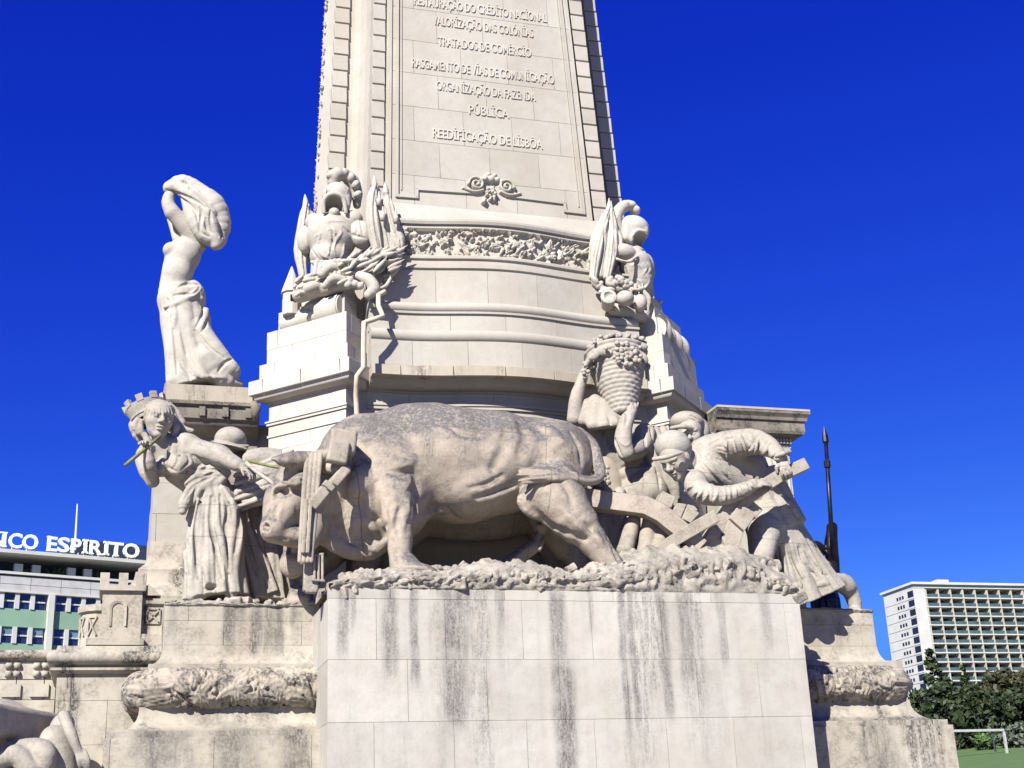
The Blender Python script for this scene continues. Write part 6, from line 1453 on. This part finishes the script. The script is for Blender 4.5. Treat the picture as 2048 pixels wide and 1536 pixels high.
    c.chain([(1284, 582, 2.95), (1297, 598, 2.95), (1296, 624, 3.0)], [6, 6, 2]); c.chain([(1300, 600, 3.3), (1313, 612, 3.4), (1320, 625, 3.4)], [10, 9, 5]); c.cap((1304, 622, 3.4), (1322, 602, 3.4), 5, 4); c.ell((1312, 634, 3.3), 9, 10, 7)
    c.cap((1230, 620, 2.9), (1310, 640, 3.3), 14, 14, k=.04)
    c.build('crescent', M_pale, T)
trophy_left(); trophy_right()

# ------------------------------------------------------------------ bronze warrior beyond the right end
BW = thing('warrior_statue', 'dark bronze warrior with a crested helmet and raised arm, beyond the right end', 'statue')
YB = 7.5
c = Carve(0.024, YB, 0.04)
c.chain([(1664, 1060, YB), (1662, 1095, YB), (1666, 1130, YB+.1), (1660, 1165, YB+.2)], [11, 14, 13, 20], k=.05)
c.ell((1664, 1054, YB), 11, 11, 10, k=.02)
c.ell((1632, 1105, YB), 17, 17, 17, k=.03); c.chain([(1616, 1096, YB), (1632, 1088, YB), (1650, 1096, YB)], [6, 7, 4], k=.02); c.cap((1640, 1104, YB), (1650, 1106, YB), 7, 4)
c.ell((1640, 1140, YB+.2), 24, 20, 24, k=.05); c.cap((1645, 1150, YB+.2), (1655, 1215, YB+.2), 26, 20, k=.05)
c.cloth([(1640, 1160, YB+.1), (1650, 1200, YB), (1656, 1250, YB), (1660, 1330, YB)], [28, 30, 30, 30], [24, 26, 26, 26], folds=12, amp=.13, seed=3, k=.04)
c.chain([(1668, 1285, YB+.1), (1705, 1318, YB+.4), (1742, 1330, YB+.6), (1752, 1316, YB+.6)], [16, 14, 11, 8], k=.05)
c.build('body', M_bronze, BW)
_p = at(1662, 1338, YB); tag(MB().box(_p[0]-.9, _p[0]+1.2, YB-.9, YB+1.6, 0, _p[2]+.05).build('statue_pedestal', M_base), 'plain stone pedestal under the bronze warrior, mostly behind the stepped plinth', 'pedestal')
SP = thing('spear', 'dark bronze spear standing upright in the warrior\'s fist against the sky', 'spear')
a, b = at(1666, 1110, YB-.15), at(1652, 888, YB-.15); t = at(1648, 852, YB-.15)
MB().tube([a, b], [.055, .045], 10).build('shaft', M_bronze, SP, True)
MB().tube([b, b+(t-b)*.12, b+(t-b)*.45, t], [.05, .075, .065, .006], 8).build('spearhead', M_bronze, SP)
MB().tube([at(1655, 935, YB-.15), at(1654, 922, YB-.15)], [.075, .075], 10).build('collar', M_bronze, SP)

# ------------------------------------------------------------------ animal rump of the left side group, in shade
RU = thing('animal_statue', 'stone animal rump with a hanging tail, partly in shade at the lower left corner', 'statue')
YR = 0.4; RTURN = 62
c = Carve(0.022, YR, 0.08)
c.box((2, 1452, YR+.6), 150, 62, 33, turn=RTURN, rd=16, k=.03); c.ell((124, 1456, YR+.6), 24, 40, 30, rot=20, k=.05)
c.chain([(128, 1432, YR), (142, 1468, YR-.1), (158, 1505, YR-.1), (176, 1545, YR)], [12, 11, 9, 7], k=.04)
c.chain([(110, 1480, YR+.2), (118, 1520, YR+.2), (120, 1580, YR+.2)], [30, 34, 36], k=.06)
c.chain([(20, 1500, YR+.1), (70, 1498, YR), (92, 1510, YR-.1), (84, 1560, YR)], [18, 22, 22, 20], k=.05)
c.chain([(-20, 1530, YR), (30, 1510, YR-.1), (60, 1540, YR-.1)], [16, 20, 22], k=.05); c.cap((0, 1470, YR+.7), (20, 1640, YR+.7), 70, 80)
c.chain([(-10, 1482, YR-.2), (50, 1482, YR-.25), (100, 1486, YR-.2)], [4, 5, 3], k=.02, op=-1)
for x in (152, 162, 170): c.chain([(x, 1500, YR-.1), (x+5, 1520, YR-.15), (x+10, 1545, YR-.1)], [4, 5, 3], k=.02)
c.noise = .004; c.build('body', M_fig, RU)
# ------------------------------------------------------------------ bank building across the square
BD = np.array([0.955, 0.296, 0.0]); BD /= np.linalg.norm(BD); BN = np.array([BD[1], -BD[0], 0.0])
BP0 = at(95, 1195, 105.0)
def fp(px, py, off=0.0):
    r = _fw*FPX+_rt*(px-1024.0)-_up*(py-768.0); t = ((BP0+BN*off-CAM) @ BN)/(r @ BN); return CAM+r*t
def bs(px, py): return float((fp(px, py)-BP0) @ BD)
def bz(py, px=60): return float(fp(px, py)[2])
BK_ = thing('office_building', 'low office building with green panels and a white rooftop sign at the far left', 'building')
M_bw = plain('white_render', (0.40, 0.40, 0.36), 0.7, var=0.08, nscale=0.6); M_green = plain('green_panel', (0.17, 0.27, 0.185), 0.5, var=0.06, nscale=0.4)
M_tile = plain('grey_tile', (0.34, 0.335, 0.32), 0.7, var=0.1, nscale=1.2); M_glass = plain('window_glass', (0.012, 0.018, 0.05), 0.08, var=0.3, spec=0.9)
M_blind = plain('window_blind', (0.10, 0.17, 0.22), 0.4, var=0.15); M_dark = plain('dark_metal', (0.02, 0.024, 0.045), 0.5, var=0.3)
def bbox(name, s0, s1, d0, d1, z0, z1, mat, parent=BK_):
    m = MB(); v = []
    for z in (z0, z1):
        for s, d in ((s0, d0), (s1, d0), (s1, d1), (s0, d1)): p = BP0+BD*s-BN*d; v.append((p[0], p[1], z))
    m.add(v, [(0, 3, 2, 1), (4, 5, 6, 7), (0, 1, 5, 4), (1, 2, 6, 5), (2, 3, 7, 6), (3, 0, 4, 7)]); return m.build(name, mat, parent)
sL, sR = bs(-200, 1200), bs(420, 1220)
Z = {k_: bz(k_) for k_ in (1106, 1113, 1146, 1151, 1154, 1187, 1219, 1255, 1288)}
bbox('wall_core', sL, sR, 0.5, 14, -2, Z[1154], M_tile)
bbox('roof_slab', sL, sR, -0.9, 15, Z[1113], Z[1106], M_bw)
bbox('penthouse_wall', sL, sR, 3.0, 14, Z[1154]-.1, Z[1113], M_dark)
bbox('parapet_cap', sL, sR, -0.15, 0.6, Z[1151], Z[1146], M_bw)
pw = 2.6
for i in range(int((sR-sL)/pw)):
    for r_ in range(2):
        h = (Z[1154]-Z[1187])/2; bbox('parapet_tile', sL+i*pw+.02, sL+(i+1)*pw-.02, 0.0, 0.5, Z[1187]+h*r_+.02, Z[1187]+h*(r_+1)-.02, M_tile)
bbox('ledge', sL, sR, -0.2, 0.5, Z[1187]-.02, Z[1187]+.18, M_bw)
pier0, pier1 = bs(93, 1240), bs(105, 1240); bay = bs(137, 1205)-bs(107, 1205)
rows = [(1187, 1219), (1255, 1288)]
zz_ = [(Z[1187]-.02, Z[1219]), (Z[1255], Z[1288])]
fl = zz_[0][0]-zz_[1][0]
zz_ += [(zz_[1][0]-fl*i, zz_[1][1]-fl*i) for i in (1, 2, 3)]
def storey(zt, zb, blind):
    bbox('green_panel', sL, sR, 0.05, 0.5, zb-(fl-(zt-zb)), zb, M_green)
    for side in (-1, 1):
        n = 12 if side > 0 else 14
        for i in range(n):
            s0 = pier1+i*bay if side > 0 else pier0-(i+1)*bay
            if side < 0 and i % 12 == 11: continue
            fr = bbox('window', s0+.18, s0+bay-.18, 0.25, 0.5, zb, zt, M_glass)
            bbox('window_bar', s0+.18, s0+bay-.18, 0.15, 0.249, (zt+zb)/2-.06, (zt+zb)/2+.06, M_bw, fr)
            if blind and (i*7+n) % 3: bbox('blind', s0+.2, s0+bay-.2, 0.2, 0.248, (zt+zb)/2+.07, zt-.02, M_blind, fr)
            bbox('mullion', s0-.18, s0+.18, -0.05, 0.5, zb, zt, M_bw)
for i, (zt, zb) in enumerate(zz_): storey(zt, zb, i > 0)
bbox('pier', pier0, pier1, -0.35, 0.5, -2, Z[1187]-.03, M_bw)
hs0, hs1 = bs(150, 1100), bs(330, 1110)
q0 = fp(152, 1079, -4.0); bbox('roof_hut', float((q0-BP0) @ BD), hs1+8, 4, 10, Z[1106], float(q0[2]), M_dark)
for i in range(7):
    s0 = bs(30+i*34, 1135); bbox('penthouse_window', s0, s0+2.6, 2.9, 2.999, Z[1146]-.1, Z[1113]-1.0, M_glass)
for px_ in (30, 66, 137, 170): s0 = bs(px_, 1148); bbox('planter', s0, s0+.7, .3, .8, Z[1146], Z[1146]+.8, M_bw)
g = np.random.default_rng(3)
M_leaf = plain('roof_plant_leaf', (0.035, 0.055, 0.02), 0.7, var=0.5, nscale=2.0)
for px_ in (60, 110, 125, 185, 200, 215):
    s0 = bs(px_, 1145); v = []; f = []
    q0 = BP0+BD*s0-BN*1.2; q0 = np.array([q0[0], q0[1], Z[1146]-.3])
    for i in range(26):                                  # a fan of blades from one root
        a_ = g.uniform(0, 6.28); L_ = g.uniform(.9, 1.7); tip = q0+np.array([math.cos(a_)*L_*.7, math.sin(a_)*L_*.4, L_*g.uniform(.5, 1)]); w_ = np.array([-math.sin(a_), math.cos(a_), 0])*.12; n = len(v)-1
        if i == 0: v.append(q0); n = 0
        k0_ = len(v); v += [(q0+tip)/2+w_+[0, 0, .1], tip, (q0+tip)/2-w_+[0, 0, .1]]; f.append((0, k0_, k0_+1, k0_+2))
    tag(mesh('roof_plant', v, f, M_leaf), 'dark potted plant on the office building terrace, plant %s along' % ('first', 'second', 'third', 'fourth', 'fifth', 'sixth')[(60, 110, 125, 185, 200, 215).index(px_)], 'plant', 'plants on the office terrace')
MB().tube([fp(150, 1100, -3), fp(155, 1008, -3)], [.14, .07], 8).build('flagpole', M_bw, BK_)
SG = thing('rooftop_sign', 'white rooftop letters BANCO ESPIRITO SANTO standing along the office roof edge', 'sign')
M_sign = plain('sign_white', (0.70, 0.76, 0.62), 0.45, var=0.03)
LET = [('B', -92, -66), ('A', -64, -36), ('N', -32, 7), ('C', 12, 39), ('O', 40, 71), ('E', 90, 109), ('S', 110, 134), ('P', 137, 157), ('I', 160, 171), ('R', 174, 199), ('I', 202, 213), ('T', 213, 241), ('O', 241, 273), ('S', 291, 313), ('A', 315, 341), ('N', 344, 372), ('T', 372, 396), ('O', 397, 426)]
def gbase(px): return 1100+(px-45)*0.0855
for ch, x0, x1 in LET:
    s0, s1 = bs(x0, gbase(x0)), bs(x1, gbase(x1)); zb = bz(1100, 45); h = bz(1071, 45)-zb
    big = ch in 'OCS'
    P_ = lambda s, z: BP0+BD*s+BN*0.6+np.array([0, 0, z-BP0[2]])
    parent = SG
    if ch == 'I':
        w = s1-s0; m = MB(); c_ = (s0+s1)/2
        for a, b, za, zb2 in ((c_-w*.27, c_+w*.27, 0, h), (s0, s1, 0, .13*h), (s0, s1, .87*h, h)):
            p = P_(a, zb+za); q = P_(b, zb+zb2); m.beam((p+P_(a, zb+zb2))/2, (q+P_(b, zb+za))/2, .3, zb2-za)
        m.build('letter', M_sign, SG)
    else:
        o = text_mesh(ch, 'letter', M_sign, SG, P_(s0, zb), P_(s1, zb), h*(.98 if big else .97), .15, .018, fit=(0, 0, 1))
        stems = {'B': (0,), 'N': (0, 1), 'E': (0,), 'P': (0,), 'R': (0, 1), 'T': (.5,), 'A': (0, 1)}.get(ch, ())
        for q_ in stems:
            w = (s1-s0); cs = s0+w*(.14 if q_ == 0 else .86 if q_ == 1 else .5); hw_ = w*.19
            for za in ([0] if ch in 'TARP' else [0, .93]):
                m = MB(); m.beam(P_(cs-hw_, zb+(za+.035)*h), P_(cs+hw_, zb+(za+.035)*h), .31, .075*h); m.build('serif', M_sign, o)
    for t in (.3, .75):
        p = P_(s0+(s1-s0)*t, zb); MB().beam(p, p-np.array([0, 0, zb-Z[1106]]), .09, .09, up=(1, 0, 0)).build('leg', M_bw, SG)

# ------------------------------------------------------------------ hotel slab on the hill
HT = thing('hotel_building', 'pale hotel slab with a regular grid of shaded balconies at the far right', 'building')
M_hw = plain('hotel_white', (0.40, 0.395, 0.37), 0.7, var=0.08, nscale=0.2); M_hc = plain('hotel_cream', (0.34, 0.315, 0.25), 0.7, var=0.12, nscale=0.3)
M_hg = plain('balcony_glass', (0.055, 0.085, 0.078), 0.2, var=0.25, nscale=0.5, spec=0.7); M_hd = plain('hotel_window', (0.012, 0.014, 0.022), 0.2, var=0.4)
YH = 330.0; hc = at(1824, 1165, YH); HX, HZ = hc[0], hc[2]
gx0 = at(1851, 1180, YH)[0]; pitch = (at(2045, 1180, YH)[0]-gx0)/8.0; rowz = 18.2/ppm(hc)
zr = at(1852, 1176, YH)[2]
MB().box(HX, HX+75, YH+5, YH+16.5, HZ-48, HZ-.6).build('core', M_hw, HT)
MB().box(HX+.02, gx0-.3, YH, YH+5.1, HZ-48, zr+.02).build('corner_pillar', M_hw, HT)
MB().box(HX+.02, HX+75, YH-.1, YH+5.1, zr, HZ-.65).build('fascia', M_hw, HT)
MB().box(HX-.6, HX+76, YH-.8, YH+17.3, HZ-.6, HZ+.1).build('roof_slab', M_hw, HT)
for x, w, h, d in ((12, 4, 2.0, 3), (16.5, 2, 1.0, 2), (46, 26, 2.2, 4)): MB().box(HX+x, HX+x+w, YH+5, YH+5+d, HZ+.1, HZ+.1+h).build('roof_plant_room', M_hw, HT)
NR, NC = 13, 16
def cell_me(name, bx, mat): 
    o = MB().box(*bx).build(name, mat, None); me = o.data; bpy.data.objects.remove(o); return me
m_part = cell_me('partition', (-.2, .2, -0.05, 5, 0, rowz-.35), M_hc); m_rail = cell_me('balcony_rail', (.22, pitch-.22, .02, .12, 0.02, 1.0), M_hg); m_win = cell_me('balcony_window', (.22, pitch-.22, 4.6, 4.98, .02, rowz-.37), M_hd)
for r_ in range(NR):
    z = zr-rowz*(r_+1)
    MB().box(gx0-.3, HX+75, YH-.15, YH+5, z-.35, z).build('floor_slab', M_hw, HT)
    for c_ in range(NC):
        for nm, me in (('partition', m_part), ('balcony_rail', m_rail), ('balcony_window', m_win)):
            if nm == 'balcony_window' and c_ > 9: continue
            o = link(nm, me, HT); o.location = (gx0+c_*pitch, YH, z)
        if c_ < 10 and random.random() < .35: x_ = gx0+c_*pitch+.25; w_ = random.uniform(.6, 2.2); MB().box(x_, x_+w_, YH+4.3, YH+4.55, z+.05, z+rowz-.5).build('curtain', random.choice((M_hc, M_hg, M_blind)), HT)
for r_ in range(NR):
    z = zr-rowz*(r_+1)+.6
    MB().box(HX-.05, HX+.3, YH+.2, YH+3.2, z-.4, z+rowz*.52).build('side_balcony', M_hd, HT)
    for q in range(3): MB().box(HX-.06, HX+.2, YH+5.5+q*1.5, YH+6.4+q*1.5, z-.2, z+.75).build('side_window', M_hd, HT)
    MB().box(HX-.09, HX+.1, YH+.0, YH+16, z-.98, z-.9).build('side_joint', M_hc, HT)
for q in range(2):
    m = MB(); x = HX+66+q*5
    for i in range(5): m.beam((x+i*.9, YH+6, HZ+2.2), (x+i*.9, YH+6, HZ+5.2), .1, .1, up=(1, 0, 0))
    for i in range(3): m.beam((x, YH+6, HZ+3+i), (x+3.6, YH+6, HZ+3+i), .1, .1)
    m.build('roof_rail', M_hc, HT)

# ------------------------------------------------------------------ park: trees, bushes, white frame
def leafmat(name, c0, c1):
    k = NT(name); g_ = k.n('ShaderNodeNewGeometry'); r = g_.outputs['Random Per Island']
    c = k.mix(r, c0, c1); c = k.mix(k.math('MULTIPLY', k.ramp(k.noise(g_.outputs['Position'], 0.5, 3), .4, .65), .6), c, tuple(x*.45 for x in c0))
    k.l(c, k.b.inputs['Base Color']); k.b.inputs['Roughness'].default_value = 0.6; k.b.inputs['Specular IOR Level'].default_value = 0.3; return k.m
L_dark = leafmat('leaf_dark', (0.012, 0.022, 0.008), (0.035, 0.055, 0.015)); L_olive = leafmat('leaf_olive', (0.028, 0.032, 0.012), (0.06, 0.058, 0.022)); L_bright = leafmat('leaf_bright', (0.035, 0.075, 0.015), (0.07, 0.13, 0.03)); L_grey = leafmat('leaf_grey', (0.07, 0.085, 0.06), (0.13, 0.15, 0.11))
M_bark = plain('bark', (0.05, 0.04, 0.03), 0.9)
def tree(name, label, cat, px, top, bot, wpx, Y, mat, seed, n=2600, shape='round', group=None, leaf=.42):
    t = thing(name, label, cat, group); g = np.random.default_rng(seed)
    pt = at(px, top, Y); m = ppm(pt); zt = pt[2]; zb0 = at(px, bot, Y)[2]; x0 = pt[0]; hw = wpx/m/2; H = zt-zb0; gz = hill(x0, Y)-.3
    MB().tube([(x0, Y, gz), (x0+.2, Y, (gz+zb0)/2+H*.2), (x0, Y, zb0+H*.6)], [max(.12, hw*.09), hw*.06, .04], 8).build('trunk', M_bark, t, True)
    cl = []
    for i in range(34):
        u = g.random()
        if shape == 'cone': rr = hw*(1-u)**.8*g.uniform(.4, 1.0); c = np.array([0, 0, zb0+H*(.02+.95*u)]); s = hw*(.42*(1-u)+.16)
        else: rr = hw*math.sqrt(max(0, 1-(2*u-1)**2))*g.uniform(.3, .92); c = np.array([0, 0, zb0+H*(.08+.82*u)]); s = hw*g.uniform(.22, .38)
        a = g.uniform(0, 6.28); cl.append((c+np.array([x0+rr*math.cos(a), Y+rr*math.sin(a), 0]), s))
    if shape == 'cone': cl.append((np.array([x0, Y, zt-.8]), hw*.16)); cl.append((np.array([x0+.1, Y, zt-2.0]), hw*.26))
    for i in range(0, 12): c, s = cl[i]; MB().tube([(x0, Y, zb0+H*.25), tuple(c)], [.07, .02], 5).build('limb', M_bark, t)
    w = np.array([s*s for c, s in cl]); pick = g.choice(len(cl), n, p=w/w.sum()); C = np.array([c for c, s in cl])[pick]; S = np.array([s for c, s in cl])[pick]
    d = g.normal(0, 1, (n, 3)); d /= np.linalg.norm(d, axis=1)[:, None]; P = C+d*(S*g.uniform(.55, 1.08, n))[:, None]*np.array([1, 1, .8])
    a = g.normal(0, 1, (n, 3)); a /= np.linalg.norm(a, axis=1)[:, None]; b = np.cross(a, d); b /= np.linalg.norm(b, axis=1)[:, None]+1e-6; sz = leaf*g.uniform(.6, 1.3, n)[:, None]
    v = np.stack([P-a*sz, P+b*sz*.5, P+a*sz, P-b*sz*.5], 1).reshape(-1, 3); fast_mesh('crown', v, np.arange(n*4).reshape(-1, 4), mat, t)
G_ = 'park trees beyond the monument'
tree('conifer_tree', 'tall pointed dark conifer rising in front of the hotel corner', 'tree', 1858, 1290, 1520, 76, 135, L_dark, 1, shape='cone', group=G_, n=3600)
tree('conifer_tree', 'short pointed dark tree right of the tall conifer', 'tree', 1925, 1326, 1500, 60, 140, L_dark, 2, shape='cone', group=G_)
tree('park_tree', 'broad olive brown tree crown below the hotel balconies', 'tree', 1992, 1336, 1480, 120, 142, L_olive, 3, group=G_, n=4200)
tree('park_tree', 'round olive tree cut by the right edge of the view', 'tree', 2062, 1326, 1480, 120, 146, L_olive, 4, group=G_, n=4200)
tree('park_tree', 'low dark tree just beside the leaf roll\'s right end', 'tree', 1884, 1350, 1520, 100, 128, L_dark, 5, group=G_, n=3200)
tree('park_tree', 'dark tree mass in the middle above the white frame', 'tree', 1948, 1372, 1500, 120, 126, L_dark, 6, group=G_, n=3600)
tree('park_tree', 'dark tree mass at the right above the grey bush', 'tree', 2032, 1375, 1490, 110, 126, L_dark, 7, group=G_, n=3400)
tree('park_tree', 'far dark crown behind the tall conifer and the pedestal', 'tree', 1838, 1372, 1520, 90, 150, L_dark, 8, group=G_, n=2600)
tree('bush', 'bright green clipped bush under the white frame', 'bush', 1964, 1466, 1502, 50, 117, L_bright, 9, n=1500, leaf=.22)
tree('bush', 'grey green fluffy bush right of the white frame', 'bush', 2032, 1448, 1508, 64, 115, L_grey, 10, n=2200, leaf=.26)
FR = thing('white_frame', 'tall thin white metal frame standing on the lawn at the lower right', 'frame')
YF = 108; M_fr = plain('frame_paint', (0.30, 0.31, 0.30), 0.6); a, b = at(1880, 1470, YF), at(2007, 1460, YF); a[2] = b[2]
MB().beam(a, b, .2, .24).build('crossbar', M_fr, FR)
for p in (b, a): MB().beam(p-np.array([0, 0, .16]), (p[0], p[1], hill(p[0], p[1])-.3), .22, .22, up=(0, 1, 0)).build('post', M_fr, FR)
p = at(1985, 1468, YF+4); tag(MB().tube([(p[0], p[1], hill(p[0], p[1])-.2), tuple(p)], .09, 8).build('lamp_pole', M_dark), 'thin dark pole standing behind the white frame', 'pole')
# dark hedge band between lawn and trees
g = np.random.default_rng(77); n = 16000; X = g.uniform(60, 150, n); Yh = g.uniform(120, 128, n)+0.12*(X-80); Zh = np.array([hill(x, y) for x, y in zip(X, Yh)])+g.uniform(-.2, 4.6, n)*(.6+.4*np.sin(X*.5))
d = g.normal(0, 1, (n, 3)); d /= np.linalg.norm(d, axis=1)[:, None]; e = np.cross(d, g.normal(0, 1, (n, 3))); e /= np.linalg.norm(e, axis=1)[:, None]; P = np.stack([X, Yh, Zh], 1)
v = np.stack([P-d*.5, P+e*.28, P+d*.5, P-e*.28], 1).reshape(-1, 3)
tag(fast_mesh('undergrowth', v, np.arange(n*4).reshape(-1, 4), L_dark), 'dark band of shrubs between the lawn and the park trees', 'shrubs', kind='stuff')
bpy.context.view_layer.update()
